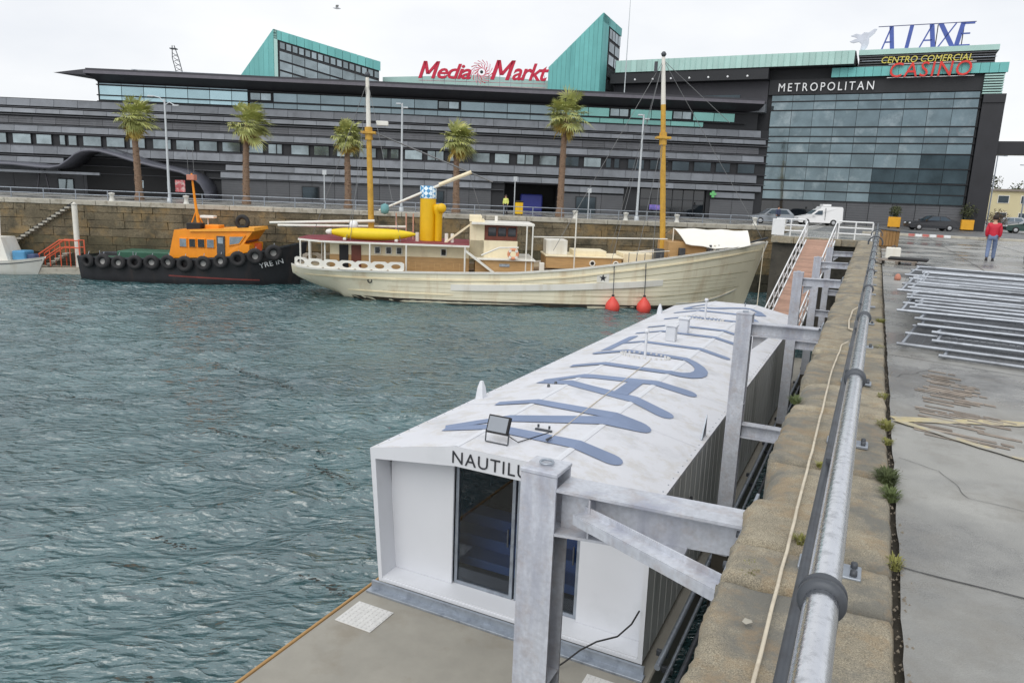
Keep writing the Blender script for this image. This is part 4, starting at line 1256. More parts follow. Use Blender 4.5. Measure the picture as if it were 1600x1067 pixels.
# red lettering sign with swirl emblem
M_red = pm('sign_red', C(196, 22, 62), 0.45, var=0.05)
SG = thing('rooftop_sign', 'red rooftop lettering with a pink swirl emblem in its middle', 'sign', fac(-11.4, 1.2, 12.75), FROT - R(6))
def sign_m(x, z, w, h, sh):
    m = MB()
    t = w * .2
    def b(x0, z0, x1, z1):
        m.prism([(x + x0 + sh * z0, -.125, z + z0), (x + x0 + t + sh * z0, -.125, z + z0), (x + x1 + t + sh * z1, -.125, z + z1), (x + x1 + sh * z1, -.125, z + z1)], (0, .25, 0))
    b(0, 0, 0, h); b(w - t, 0, w - t, h); b(w * .4, .25 * h, 0.01, h * .999); b(w * .4, .25 * h + .001, w - t - .01, h * .998)
    m.build('letter', M_red, SG)
sign_m(.2, .95, 1.75, 1.75, .34)
sign_m(8.0, 1.0, 2.0, 2.0, .34)
text_obj('lettering', 'edia', M_red, 3.7, 1.55, .25, SG, Matrix.Translation((2.25, 0, .95)), shear=.32, offset=.018, spacing=.9)
text_obj('lettering', 'arkt', M_red, 3.9, 1.75, .25, SG, Matrix.Translation((10.35, 0, 1.0)), shear=.32, offset=.018, spacing=.9)
M_pink = pm('sign_pink', C(222, 130, 150), 0.5)
for ring, (n, r0, r1, w) in enumerate(((14, .38, .78, .10), (16, .82, 1.22, .09))):
    for k in range(n):
        a = 2 * PI * k / n
        pts = []
        for s_, t_ in ((-1, 0), (1, 0), (1, 1), (-1, 1)):
            rr = r0 + (r1 - r0) * t_; an = a + .75 * t_ + s_ * w * (1 - .4 * t_) / rr
            pts.append((7.05 + rr * math.cos(an), -.1, 1.75 + rr * math.sin(an)))
        MB().prism(pts, (0, .12, 0)).build('emblem_blade', M_pink if (k + ring) % 3 else M_red, SG)
MB().lathe([(0, -.12), (.17, -.12), (.17, .02), (0, .02)], 12, (7.05, 0, 1.75), 'Y').build('emblem_centre', M_core, SG)
for zz in (.35, .75): MB().beam((.2, .2, zz), (14, .2, zz), .05, .06).build('sign_frame', pm('sign_frame_pink', C(196, 150, 156), 0.6), SG)
for k in range(12): MB().beam((.6 + k * 1.2, .2, 0), (.6 + k * 1.2, .2, 1.6), .05, .05).build('sign_post', M_galv, SG)

# ------------------------------------------------------------------ glass block on the right
RROT = -TH
GB = thing('glass_block', 'glazed corner block with black pier, teal roof band and stacked signs', 'building', (28, 83.1, 0), RROT)
def gb(x, y, z=0):
    return Vector((28 + x * math.cos(RROT) - y * math.sin(RROT), 83.1 + x * math.sin(RROT) + y * math.cos(RROT), z))
MB().box(-19, 18.8, .35, 22, 0, 16.2).build('wall', M_core, GB)
MB().box(-.85, 18.78, .12, .34, 2.4, 13.5).build('curtain_wall_frame', M_core, GB)
bands = [(12.86, 13.42), (11.95, 12.72), (10.2, 11.8), (9.22, 10.04), (8.55, 9.08), (7.5, 8.4), (6.05, 7.35), (4.6, 5.9), (3.5, 4.4), (2.5, 3.35)]
M_gbd = pm('dark_reflection_glass', C(64, 78, 84), 0.05, 0.8, var=0.3, scale=0.5, rand=0.15)  # darker pane colour paints the dark reflection low on the right
ncl = 9
gw = 19.4 / ncl
for z0, z1 in bands:
    me1 = MB().box(.02, gw - .02, .04, .115, z0, z1).mesh('glass_pane', M_glassb)
    me2 = MB().box(.02, gw - .02, .04, .115, z0, z1).mesh('glass_pane', M_gbd)
    for c in range(ncl):
        dark = (z0 < 5 and c >= 5) or (z0 < 7 and c >= 7)
        o = link('glass_pane', me2 if dark else me1, GB, (-.8 + c * gw, 0, 0))
        o.rotation_euler = (R(rs_.uniform(-.25, .25)), 0, R(rs_.uniform(-.08, .08)))
for z0 in (12.79, 11.88, 10.12, 9.13, 8.48, 7.45, 5.98, 4.5, 3.43, 2.42):
    MB().box(-.85, 18.8, -.1, .03, z0 - .03, z0 + .05).build('transom', M_core, GB)
MB().box(-1.2, 19.0, -.1, .34, 13.5, 15.05).build('fascia', M_core, GB)
MB().box(-19, -1.3, .1, .34, 12.0, 15.0).build('recessed_wall', M_canopy, GB)
MB().box(-18, -4.2, .0, .09, 12.75, 13.6).build('window_strip', M_dimwin, GB)
MB().box(-18.6, -1.25, -1.2, .1, 11.6, 12.5).build('balcony', M_panel, GB)
MB().box(-19, -1.25, -1.4, .34, 15.0, 16.1).build('soffit', M_core, GB)
for k in range(7):
    MB().lathe([(0, 0), (.12, 0), (.12, .06), (0, .06)], 8, (-16 + k * 2.1, -1.45, 15.35), 'Y').build('downlight', M_white, GB)
w = .62
me = MB().box(.015, w - .015, -1.5, -1.42, 16.2, 17.5).box(0, .03, -1.56, -1.5, 16.2, 17.5).mesh('copper_panel', M_cul)
for k in range(41): link('copper_panel', me, GB, (-18.4 + k * w, 0, 0))
MB().box(-18.5, 7.1, -1.4, 8, 16.15, 17.45).build('roof_edge', M_core, GB)
me = MB().box(.015, .765, -.55, -.46, 15.08, 16.0).mesh('copper_panel', M_cu)
for k in range(20): link('copper_panel', me, GB, (4.95 + k * .78, 0, 0))
MB().box(4.95, 20.4, -.45, 6, 15.06, 15.98).build('roof_edge', M_core, GB)
MB().box(7.4, 19.4, .3, 6, 16.0, 17.25).build('plant_screen', M_dark, GB)
for k in range(5): MB().box(7.4, 19.4, .1, .28, 16.12 + k * .24, 16.2 + k * .24).build('screen_louvre', M_panel2, GB)
MB().box(7.3, 19.6, .0, 6.2, 17.25, 17.75).build('roof_edge', M_cul, GB)
# pier, louvres and bridge beam
M_pier = pm('black_pier', C(40, 41, 46), 0.45, 0.1, var=0.15, scale=0.8)
MB().box(18.85, 20.7, -.6, 3.0, 0, 13.1).build('pier', M_pier, GB)
MB().box(18.85, 20.7, -.75, 3.2, 12.3, 13.1).build('pier_head', M_pier, GB)
for k in range(8): MB().box(18.7, 20.35, -.5, 2.8, 13.15 + k * .24, 13.27 + k * .24).build('louvre', M_cul, GB)
MB().box(18.9, 20.2, -.35, 2.6, 13.1, 15.05).build('louvre_core', M_core, GB)
MB().box(20.72, 60, 0, 1.6, 7.5, 8.75).build('bridge_beam', M_pier, GB)
for c in range(9):
    if c == 0: continue
    o = MB().box(-.7 + c * 2.17, -.72 + (c + 1) * 2.17 - .03, .02, .34, 0, 2.38).build('ground_panel', M_gfloor, GB)
    m = MB()
    for k in range(1, 9): m.box(-.7 + c * 2.17, -.72 + (c + 1) * 2.17 - .03, -.01, .018, k * .26 - .02, k * .26 + .02)
    m.build('ribs', M_panel2, o)
MB().box(-.8, 6, -.03, .0, .05, 2.3).build('lobby_glass', M_glassd, GB)
# signs of the block
def block_sign(name, label, parts, loc):
    T = thing(name, label, 'sign', gb(*loc), RROT)
    return T
M_let = pm('letter_white', C(236, 238, 240), 0.5, var=0.02)
T = block_sign('letter_sign', 'white spaced lettering on the dark band above the glass front', None, (-.2, -.25, 13.8))
text_obj('lettering', 'METROPOLITAN', M_let, 9.3, .85, .12, T, Matrix.Identity(4), spacing=1.35)
T = block_sign('letter_sign', 'red outlined lettering on the teal roof band', None, (10.4, -.8, 14.85))
text_obj('lettering', 'CASINO', pm('letter_red', C(214, 52, 44), 0.45), 7.1, 1.4, .18, T, Matrix.Identity(4), shear=.1, spacing=1.12)
for zz in (.0, 1.3): MB().beam((-.2, .14, zz), (7.4, .14, zz), .05, .05).build('sign_frame', M_let, T)
T = block_sign('letter_sign', 'small yellow lettering in front of the dark louvres on the roof', None, (9.5, -.1, 16.35))
text_obj('lettering', 'CENTRO COMERCIAL', pm('letter_yellow', C(214, 204, 96), 0.5), 8.0, .62, .12, T, Matrix.Identity(4), shear=.18)
MB().beam((-1.8, .1, .3), (10, .1, .3), .04, .05).build('sign_frame', M_galv, T)
T = block_sign('letter_sign', 'tall blue rooftop lettering held between two rails beside a white bird figure', None, (9.0, .6, 17.75))
M_lb = pm('letter_blue', C(70, 92, 168), 0.45)
M_lb2 = pm('letter_dark_blue', C(52, 60, 110), 0.45)
def bar(x0, z0, x1, z1, w, mat=M_lb):
    d = Vector((x1 - x0, 0, z1 - z0)).normalized(); n_ = Vector((w / 2, 0, 0)) if abs(z1 - z0) > .3 else Vector((0, 0, w / 2))
    return MB().prism([Vector((x0, 0, z0)) - n_, Vector((x0, 0, z0)) + n_, Vector((x1, 0, z1)) + n_, Vector((x1, 0, z1)) - n_], (0, .16, 0))
H0, H1 = .1, 2.25
def letter(bars):
    m = MB()
    for b_ in bars:
        x = bar(*b_); m.add(x.v, x.f)
    m.build('letter', M_lb, T)
letter([(.35, H0, 1.0, H1, .14), (1.0, H1, 1.3, H0, .4), (.55, .78, 1.15, .78, .12)])
letter([(2.6, H0, 2.85, H1, .36)])
letter([(3.75, H0, 4.65, H1, .14), (4.6, H1, 4.95, H0, .42), (4.0, .78, 4.8, .78, .12)])
letter([(5.4, H1, 6.6, H0, .46), (5.4, H0, 6.7, H1, .14)])
letter([(6.95, H0, 7.3, H1, .42), (7.2, H1 - .06, 8.3, H1 - .06, .14), (7.2, 1.25, 8.0, 1.25, .12), (7.0, H0 + .06, 8.1, H0 + .06, .14)])
MB().beam((-.2, .1, H1 + .06), (8.4, .1, H1 + .06), .05, .07).build('sign_frame', M_lb2, T)
MB().beam((-1.2, .1, H0 - .06), (8.2, .1, H0 - .06), .05, .07).build('sign_frame', M_lb2, T)
for x in (-1.5, 5.15, 7.4): MB().beam((x, .25, -1.6), (x, .25, H1 if x > 0 else .9), .09, .09).build('sign_post', M_dark, T)
bird = [(-2.7, 1.55), (-2.2, 1.75), (-1.75, 1.62), (-1.45, 1.85), (-1.05, 1.8), (-.55, 2.15), (-.3, 2.1), (-.5, 1.7), (-.95, 1.3), (-.9, .85), (-1.05, .35), (-1.35, .05), (-1.65, .2), (-1.6, .7), (-1.85, .95), (-2.4, .85), (-2.75, 1.0), (-2.3, 1.2), (-2.0, 1.3), (-2.3, 1.42)]
MB().prism([(x, .0, z_) for x, z_ in bird], (0, .18, 0)).build('bird_figure', pm('bird_white', C(206, 212, 224), 0.5), T)
# ------------------------------------------------------------------ boats
def interp(tab, s):
    if s <= tab[0][0]: return tab[0][1:]
    for a, b in zip(tab[:-1], tab[1:]):
        if s <= b[0]:
            t = (s - a[0]) / (b[0] - a[0])
            t2 = t
            return tuple(x + (y - x) * t2 for x, y in zip(a[1:], b[1:]))
    return tab[-1][1:]
class Hull:
    """tab rows: s, sheer z, half breadth at sheer, half breadth at waterline, bottom z (all z local, waterline = 0)"""
    def __init__(h, tab, rake, rake_from, nz=9):
        h.tab, h.rake, h.rf, h.nz = tab, rake, rake_from, nz
    def ev(h, s):
        n = 5                                    # smooth the table a little
        ds = 0.35
        acc = [0] * 4
        for k in range(-2, 3):
            ss = min(max(s + ds * k, h.tab[0][0]), h.tab[-1][0])
            r_ = interp(h.tab, ss)
            acc = [a + b for a, b in zip(acc, r_)]
        r_ = [a / n for a in acc]
        lo, hi = h.tab[0], h.tab[-1]
        e = min(1, min(s - lo[0], hi[0] - s) / (2 * ds))
        raw = interp(h.tab, s)
        return [a * e + b * (1 - e) for a, b in zip(r_, raw)]
    def half(h, s, z):
        zs, bd, bw, zb = h.ev(s)
        if z >= 0 and zb < 0:
            t = z / max(zs, .01)
            return bw + (bd - bw) * t ** .8
        if zb >= 0:
            t = max(0, (z - zb) / max(zs - zb, .01)); return bd * math.sqrt(min(1, t))
        t = max(0, 1 - z / zb); return bw * math.sqrt(min(1, t))
    def pt(h, s, z, side=-1, out=0.0):
        zs = h.ev(s)[0]
        k = 0 if s < h.rf else h.rake * ((s - h.rf) / (h.tab[-1][0] - h.rf)) ** 1.4
        return (s - (zs - z) * k, side * (h.half(s, z) + out), z)
    def build(h, parent, mat, ss):
        secs = []
        for s in ss:
            zs, bd, bw, zb = h.ev(s)
            row = []
            for side in (-1, 1):
                pts = [h.pt(s, zs + (zb - zs) * (k / h.nz) ** 1.0, side) for k in range(h.nz + 1)]
                row += pts if side == -1 else pts[::-1]
            secs.append(row)
        m = MB().loft(secs, True)
        n = len(secs[0])
        m.add(secs[0], [tuple(range(n))])
        return m.build('hull', mat, parent)
    def strake(h, name, parent, mat, zf, s0, s1, hh, out, n=40, sides=(-1,)):
        m = MB()
        for side in sides:
            secs = []
            for k in range(n + 1):
                s = s0 + (s1 - s0) * k / n
                z = zf(s)
                e = min(1, 8 * min(k, n - k) / n + .15)
                a, b = h.pt(s, z + hh / 2, side, -.02), h.pt(s, z + hh / 2, side, out * e)
                c, d = h.pt(s, z - hh / 2, side, out * e), h.pt(s, z - hh / 2, side, -.02)
                secs.append([a, b, c, d])
            m.loft(secs, False, True, True)
        return m.build(name, mat, parent)
    def deck(h, parent, mat, drop, ss, name='deck'):
        secs = []
        for s in ss:
            zs = h.ev(s)[0]
            p = h.pt(s, zs - drop, -1, -.03); q_ = h.pt(s, zs - drop, 1, -.03)
            secs.append([p, (p[0], 0, p[2] + .06), q_])
        return MB().loft(secs, True).build(name, mat, parent)

# ---- the cream steamer
SHROT = R(4)
M_cream2 = pm('cream_hull_paint', C(240, 233, 208), 0.5, var=0.06, scale=0.8, stain=C(182, 146, 100), sscale=0.8, samt=0.4, streak=True)
M_cream3 = pm('cream_cabin_paint', C(238, 226, 194), 0.55, var=0.06, scale=1.5, stain=C(190, 160, 120), sscale=1.2, samt=0.3, streak=True)
M_tan = pm('varnished_tan', C(188, 152, 104), 0.5, var=0.14, scale=2.5, stretch=(.6, 1, 4))
M_boat_w = pm('boat_white', C(232, 230, 222), 0.45, var=0.04, scale=1.5, stain=C(190, 178, 150), sscale=1.0, samt=0.35, streak=True)
M_maroon = pm('maroon_deck', C(128, 48, 60), 0.6, var=0.15, scale=2)
M_yel = pm('funnel_yellow', C(232, 186, 16), 0.45, var=0.06, scale=1.2, stain=C(196, 150, 30), sscale=1, samt=0.4, streak=True)
M_mast = pm('mast_ochre', C(204, 160, 62), 0.5, var=0.12, scale=3, stain=C(170, 126, 60), sscale=2, samt=0.5)
M_brown = pm('brown_wood', C(112, 58, 44), 0.5, var=0.2, scale=3)
M_boot = pm('boot_top_shade', C(48, 44, 38), 0.6, var=0.3, scale=1.5, stain=C(110, 92, 60), sscale=1.2, samt=0.5)
SHP = thing('steam_ship', 'cream wooden steamer with yellow funnel, two masts and white awning at the bow', 'ship', (1.7, 52.3, WATER_Z), SHROT)
def sl(z): return z - WATER_Z
tab = [(-17.3, sl(-3.55), .5, .2, sl(-4.2)), (-16.7, sl(-3.57), 1.7, .6, sl(-4.55)), (-15.6, sl(-3.6), 2.4, .9, sl(-5.0)), (-14, sl(-3.6), 2.85, 1.2, sl(-5.5)), (-12.4, sl(-3.6), 3.1, 1.9, sl(-6.2)), (-10, sl(-3.58), 3.25, 2.8, sl(-7)),
       (-6, sl(-3.5), 3.35, 3.2, sl(-7)), (-2, sl(-3.38), 3.4, 3.3, sl(-7)), (2.2, sl(-2.98), 3.4, 3.3, sl(-7)), (6.6, sl(-2.34), 3.3, 3.05, sl(-7)), (9, sl(-1.98), 3.05, 2.5, sl(-7)), (11, sl(-1.68), 2.65, 1.8, sl(-7)), (13, sl(-1.38), 2.0, 1.05, sl(-7)), (14.6, sl(-1.14), 1.3, .5, sl(-7)), (15.8, sl(-.98), .62, .2, sl(-7)), (16.5, sl(-.9), .06, .04, sl(-7))]
HS = Hull(tab, .27, 9.0, 12)
ss = list(np.linspace(-17.3, -13, 10)) + list(np.linspace(-12, 9, 24)) + list(np.linspace(9.6, 16.5, 18))
HS.build(SHP, M_cream2, ss)
zsh = lambda s: HS.ev(s)[0]
HS.strake('cap_rail', SHP, M_boat_w, lambda s: zsh(s) + .03, -17.3, 16.4, .14, .09, 60, (-1, 1))
HS.strake('rubbing_strake', SHP, M_cream3, lambda s: zsh(s) - .48, -17.0, 16.2, .10, .07, 60)
HS.strake('plank_seam', SHP, pm('seam_tan', C(170, 162, 132), 0.7), lambda s: zsh(s) - .85 - .02 * s, 0, 15.9, .03, .015, 40)  # darker tan lines along the plank seams
HS.strake('plank_seam', SHP, MATS['seam_tan'], lambda s: zsh(s) * .55 + .1, 6, 15.6, .03, .015, 40)
HS.strake('plank_seam', SHP, MATS['seam_tan'], lambda s: .85 + .12 * max(0, s - 8) * .8, 2, 15.2, .03, .015, 40)
for z0_ in (.45, .75, 1.05, 1.35, 1.62):
    HS.strake('plank_seam', SHP, MATS['seam_tan'], lambda s, z0_=z0_: z0_ + .0035 * max(0, s) ** 1.9, -11.5 + z0_, 14.6, .018, .008, 50)
HS.strake('hull_guard', SHP, M_boat_w, lambda s: 1.15 + .0022 * (s + 6) ** 2 + .02 * (s + 6), -6.2, 8.3, .42, .13, 40)
HS.strake('hull_guard', SHP, M_cream3, lambda s: .62, -13.2, -6.0, .08, .05, 30)
HS.strake('boot_top_shade', SHP, M_boot, lambda s: .12, -13.2, 15.1, .3, .012, 50, (-1, 1))  # dark boot-top colour that also paints the shadow line at the water
HS.strake('bow_band', SHP, M_boat_w, lambda s: .42 + .10 * max(0, s - 11) ** 1.6, 9.5, 15.0, .1, .05, 24)
HS.deck(SHP, pm('teak_deck', C(150, 124, 92), 0.7, var=0.15, scale=2), .35, ss[2:-2])
# stem post
MB().tube([(16.55, 0, sl(-.8)), (16.1, 0, sl(-2.2)), (15.5, 0, sl(-4.2)), (15.05, 0, sl(-5.9))], .09, 8).build('stem_post', M_boat_w, SHP)
def hole_strip(name, s0, s1, n, hgt, thick, side=-1):
    """bulwark with oval freeing ports"""
    for k in range(n):
        a, b = s0 + (s1 - s0) * k / n, s0 + (s1 - s0) * (k + 1) / n
        N = 16
        rect, ell = [], []
        for i in range(N):
            t = 2 * PI * (i + .5) / N
            cx, cz = math.cos(t), math.sin(t)
            f = 1 / max(abs(cx), abs(cz))
            rect.append((cx * f, cz * f)); ell.append((cx * .58, cz * .52))
        def P3(p, out):
            s = a + (b - a) * (p[0] + 1) / 2
            x, y, z = HS.pt(s, zsh(s), side, out)
            return (x, y, z + .06 + hgt * (p[1] + 1) / 2)
        v0 = [P3(p, 0.0) for p in rect]; v1 = [P3(p, 0.0) for p in ell]; w0 = [P3(p, -thick) for p in rect]; w1 = [P3(p, -thick) for p in ell]
        fs = []
        for i in range(N):
            j = (i + 1) % N
            fs += [(i, j, N + j, N + i), (2 * N + i, 2 * N + j, 3 * N + j, 3 * N + i), (N + i, N + j, 3 * N + j, 3 * N + i), (i, j, 2 * N + j, 2 * N + i)]
        MB().add(v0 + v1 + w0 + w1, fs).build(name, M_boat_w, SHP)
hole_strip('bulwark_panel', -16.9, -9.3, 7, .62, .06)
hole_strip('bulwark_panel', -16.9, -9.3, 7, .62, .06, 1)
def rect(s0, s1, y0, y1, z0, z1): return MB().cbox(s0, s1, y0, y1, sl(z0), sl(z1), .02)
# aft deckhouse and boat deck
BD = -1.78
rect(-14.4, -5.0, -2.0, 2.0, -3.75, -2.62).build('deckhouse_lower', M_tan, SHP)
rect(-14.38, -5.02, -1.98, 1.98, -2.62, BD - .06).build('deckhouse_upper', M_cream3, SHP)
m = MB()
outl = []
for s in np.linspace(-16.6, -5.0, 14):
    outl.append((s, -min(3.0, HS.ev(max(s, -16.6))[1] - .05 + .3 * (s > -15))))
top = [(a, b, sl(BD)) for a, b in outl] + [(a, -b, sl(BD)) for a, b in outl[::-1]]
m.prism(top, (0, 0, .12)); BDK = m.build('boat_deck', M_boat_w, SHP)
MB().prism([(a * .995 - .05, b * .96, sl(BD) + .121) for a, b in outl] + [(a * .995 - .05, -b * .96, sl(BD) + .121) for a, b in outl[::-1]], (0, 0, .05)).build('deck_covering', M_maroon, BDK)
for s in (-16.4, -15.7, -14.6, -11.6, -9.2, -5.3):
    y = -min(2.95, HS.ev(s)[1] - .08)
    MB().tube([(s, y, sl(-3.6)), (s, y, sl(BD))], .06, 6).build('deck_pillar', M_boat_w, SHP)
    MB().tube([(s, -y, sl(-3.6)), (s, -y, sl(BD))], .06, 6).build('deck_pillar', M_boat_w, SHP)
rect(-13.75, -13.15, -2.06, -1.98, -3.5, -1.95).build('door', M_dark, SHP)
rect(-12.95, -12.3, -2.06, -1.98, -3.5, -1.95).build('door', M_brown, SHP)
for s in (-11.2, -10.45, -9.75, -6.75):
    f = rect(s - .22, s + .22, -2.04, -1.97, -2.5, -1.98).build('window', M_boat_w, SHP)
    rect(s - .15, s + .15, -2.06, -2.035, -2.44, -2.04).build('pane', M_glassd, f)
for k in range(9):
    MB().tube([(-9.0 + k * .42, -3.05, sl(-3.5)), (-9.0 + k * .42, -3.05, sl(-2.85))], .02, 5).build('stanchion', M_tan, SHP)
# funnel
fz = [(.02, sl(-1.6)), (.55, sl(-1.6)), (.54, sl(1.3))]
MB().lathe([(.56, sl(-1.65)), (.55, sl(1.3))], 20, (-7.95, 0, 0)).build('funnel', M_yel, SHP)
def checker():
    m_ = bpy.data.materials.new('funnel_checker'); m_.use_nodes = True
    t_ = m_.node_tree; b_ = t_.nodes['Principled BSDF']; b_.inputs['Roughness'].default_value = .45
    tc_ = t_.nodes.new('ShaderNodeTexCoord'); ck = t_.nodes.new('ShaderNodeTexChecker'); mp_ = t_.nodes.new('ShaderNodeMapping')
    mp_.inputs['Rotation'].default_value = (0, R(45), 0); mp_.inputs['Scale'].default_value = (1, 1, 1)
    ck.inputs['Scale'].default_value = 4.2; ck.inputs['Color1'].default_value = (*C(222, 236, 242), 1); ck.inputs['Color2'].default_value = (*C(64, 140, 190), 1)
    t_.links.new(tc_.outputs['Object'], mp_.inputs['Vector']); t_.links.new(mp_.outputs['Vector'], ck.inputs['Vector']); t_.links.new(ck.outputs['Color'], b_.inputs['Base Color'])
    return m_
MB().lathe([(.57, sl(1.3)), (.57, sl(2.15)), (.5, sl(2.15)), (.5, sl(1.6)), (0, sl(1.6))], 20, (-7.95, 0, 0)).build('funnel_band', checker(), SHP)
MB().lathe([(.26, sl(-1.6)), (.26, sl(.2)), (.36, sl(.45)), (.40, sl(.75)), (.3, sl(.92)), (0, sl(.95))], 14, (-7.2, -.3, 0)).build('ventilator', M_yel, SHP)
MB().lathe([(.0, -.1), (.3, -.1), (.34, .05), (.2, .1)], 12, (-7.0, -.62, sl(.68)), 'Y').build('ventilator_mouth', M_yel, SHP)
for s in (-8.6, -6.6, -6.2):
    MB().tube([(s, -1.2, sl(-1.7)), (s, -1.2, sl(-1.0))], .12, 8).build('deck_vent', M_boat_w, SHP)
for s in (-10.2, -9.5, -9.0):
    MB().tube([(s, .5, sl(-1.7)), (s, .5, sl(.2))], .05, 6).build('boom_crutch', pm('pinkish_primer', C(214, 168, 150), 0.6), SHP)
# wheelhouse and stairs
rect(-5.0, -4.0, -1.6, 1.6, -2.6, .02).build('wheelhouse_aft', M_cream3, SHP)
rect(-5.0, -1.7, -1.6, 1.6, -2.65, -1.35).build('wheelhouse_lower', M_cream3, SHP)
rect(-4.0, -1.75, -1.52, 1.52, -1.35, -.28).build('wheelhouse_windows', M_brown, SHP)
for k in range(3):
    rect(-3.75 + .68 * k, -3.2 + .68 * k, -1.56, -1.525, -1.05, -.45).build('pane', M_glassd, SHP)
rect(-4.9, -.62, -2.2, 2.2, -.28, -.12).build('wheelhouse_roof', M_boat_w, SHP)
rect(-5.05, -4.2, -1.7, 1.7, -.12, .28).build('roof_locker', M_cream3, SHP)
rect(-3.3, -3.1, -1.0, -.8, -.12, .3).build('roof_vent', M_boat_w, SHP)
rect(-4.6, -.6, -2.4, 2.4, -3.75, -2.62).build('midship_cabin', M_tan, SHP)
rect(-4.7, -.5, -2.6, 2.6, -2.62, -2.52).build('bridge_deck', M_boat_w, SHP)
rect(-2.95, -2.25, -2.46, -2.4, -3.05, -2.85).build('name_board', pm('name_board', C(150, 160, 170), 0.5, var=0.4, scale=6), SHP)
for s in (-.75, -1.15):
    MB().tube([(s, -2.4, sl(-3.6)), (s, -2.4, sl(-.2))], .05, 6).build('roof_pillar', M_boat_w, SHP)
MB().beam((-5.3, -2.7, sl(-2.0)), (-3.1, -2.7, sl(-3.6)), .5, .14).build('companion_stair', M_boat_w, SHP)
MB().tube([(-4.2, -2.65, sl(-2.3)), (-3.0, -2.65, sl(-1.75)), (-1.7, -2.65, sl(-1.7))], .06, 6).build('stair_rail', M_boat_w, SHP)
MB().beam((-6.7, -1.2, sl(-1.65)), (-5.0, -1.2, sl(-.35)), .35, .12).build('bridge_ladder', M_cream3, SHP)
T = thing('lifebuoy', 'orange and white lifebuoy on the ship bridge front', 'lifebuoy', (1.7 - 2.05 * math.cos(SHROT) + 2.66 * math.sin(SHROT), 52.3 - 2.05 * math.sin(SHROT) - 2.66 * math.cos(SHROT), -2.15), SHROT)
MB().torus((0, 0, 0), .3, .1, 'Y', 20, 8).build('ring', pm('lifebuoy_orange', C(226, 150, 112), 0.5), T)
for k in range(4):
    a = PI / 4 + k * PI / 2
    MB().box(-.09 + .3 * math.cos(a), .09 + .3 * math.cos(a), -.115, .115, -.09 + .3 * math.sin(a), .09 + .3 * math.sin(a)).build('band', M_boat_w, T)
# forward deck house, boxes
rect(.3, 5.6, -1.7, 1.7, -3.1, -2.3).build('fore_house', M_tan, SHP)
rect(.25, 5.7, -1.8, 1.8, -2.3, -2.2).build('fore_house_top', M_cream3, SHP)
for s in (3.55, 5.2):
    o = MB().torus((s, -1.72, sl(-2.68)), .17, .05, 'Y', 14, 6).build('porthole', M_boat_w, SHP)
    MB().lathe([(0, 0), (.16, 0)], 12, (s, -1.74, sl(-2.68)), 'Y').build('pane', M_dark, o)
rect(.35, 1.85, -1.0, 1.0, -2.2, -1.2).build('skylight_box', M_boat_w, SHP)
rect(2.3, 4.6, -1.2, 1.2, -2.2, -1.85).build('hatch', M_cream3, SHP)
rect(5.8, 8.0, -1.3, 1.3, -2.75, -1.95).build('hatch', M_cream3, SHP)
rect(8.9, 11.6, -1.5, 1.5, -2.2, -1.0).build('fore_cabin', M_tan, SHP)
rect(-.2, .15, -2.3, -1.9, -3.4, -2.7).build('bollard_box', M_boat_w, SHP)
MB().tube([(2.2, -2.2, sl(-3)), (2.2, -2.2, sl(.75))], .05, 6).build('awning_post', M_boat_w, SHP)
MB().tube([(-.6, -1.6, sl(-1.0)), (8.9, -1.0, sl(-.85))], .05, 6).build('awning_spar', M_boat_w, SHP)
for k in range(6):
    s = 5.8 + k * .55
    MB().tube([(s, -3.0, sl(-2.5)), (s, -3.0, sl(-1.75))], .025, 5).build('stanchion', M_wire, SHP)
MB().tube([(5.8, -3.0, sl(-1.78)), (8.6, -2.9, sl(-1.55))], .025, 5).build('guard_rail', M_boat_w, SHP)
rect(7.9, 8.5, -2.0, -1.4, -2.4, -1.5).build('winch', M_dsteel, SHP)
rect(9.6, 10.0, -1.9, -1.5, -2.2, -1.4).build('winch', M_dsteel, SHP)
for k in range(5):
    rect(11.7 + .33 * k, 11.85 + .33 * k, -1.9 + .12 * k, -1.75 + .12 * k, -1.9, -1.1).build('bitt', M_boat_w if k % 2 else M_dsteel, SHP)
# white awning over the foredeck
m = MB()
def awn(s, t):                                    # t -1 near edge .. 1 far edge
    y = t * 2.1
    z_ = -.1 - .95 * max(0, -t) ** 1.3 - .5 * max(0, t) ** 1.3 + .04 * math.sin(3 * s)
    z_ -= .25 * max(0, -t) * math.sin(PI * (s - 9.7) / 5.3)
    return z_, y
sec = []
for s in np.linspace(9.6, 15.0, 12):
    row = []
    for t in np.linspace(-1, 1, 11):
        z_, y = awn(s, t)
        row.append((s + (.55 if t < 0 else 0) * (-t) * (1 - 2 * (s - 9.6) / 5.4) * .6, y * (1 - .2 * (s - 9.6) / 5.4), sl(z_)))
    sec.append(row)
m.loft(sec, True)
m.loft([[(p[0], p[1], p[2] - .03) for p in r_] for r_ in sec], True)
m.build('awning', pm('awning_canvas', C(236, 234, 226), 0.8, var=0.03, scale=1), SHP)
MB().tube([(9.6, 0, sl(-.1)), (9.6, 0, sl(-2))], .05, 6).build('awning_prop', M_boat_w, SHP)
MB().tube([(15.0, 0, sl(-.1)), (15.0, 0, sl(-1.2))], .05, 6).build('awning_prop', M_boat_w, SHP)
MB().box(11.8, 13.6, -1.15, -1.1, sl(-1.75), sl(-1.05)).build('bow_screen', pm('screen_grey', C(186, 190, 200), 0.6), SHP)
MB().beam((14.2, -1.2, sl(-1.05)), (16.5, -.1, sl(-.55)), .12, .1).build('anchor_davit', M_dsteel, SHP)
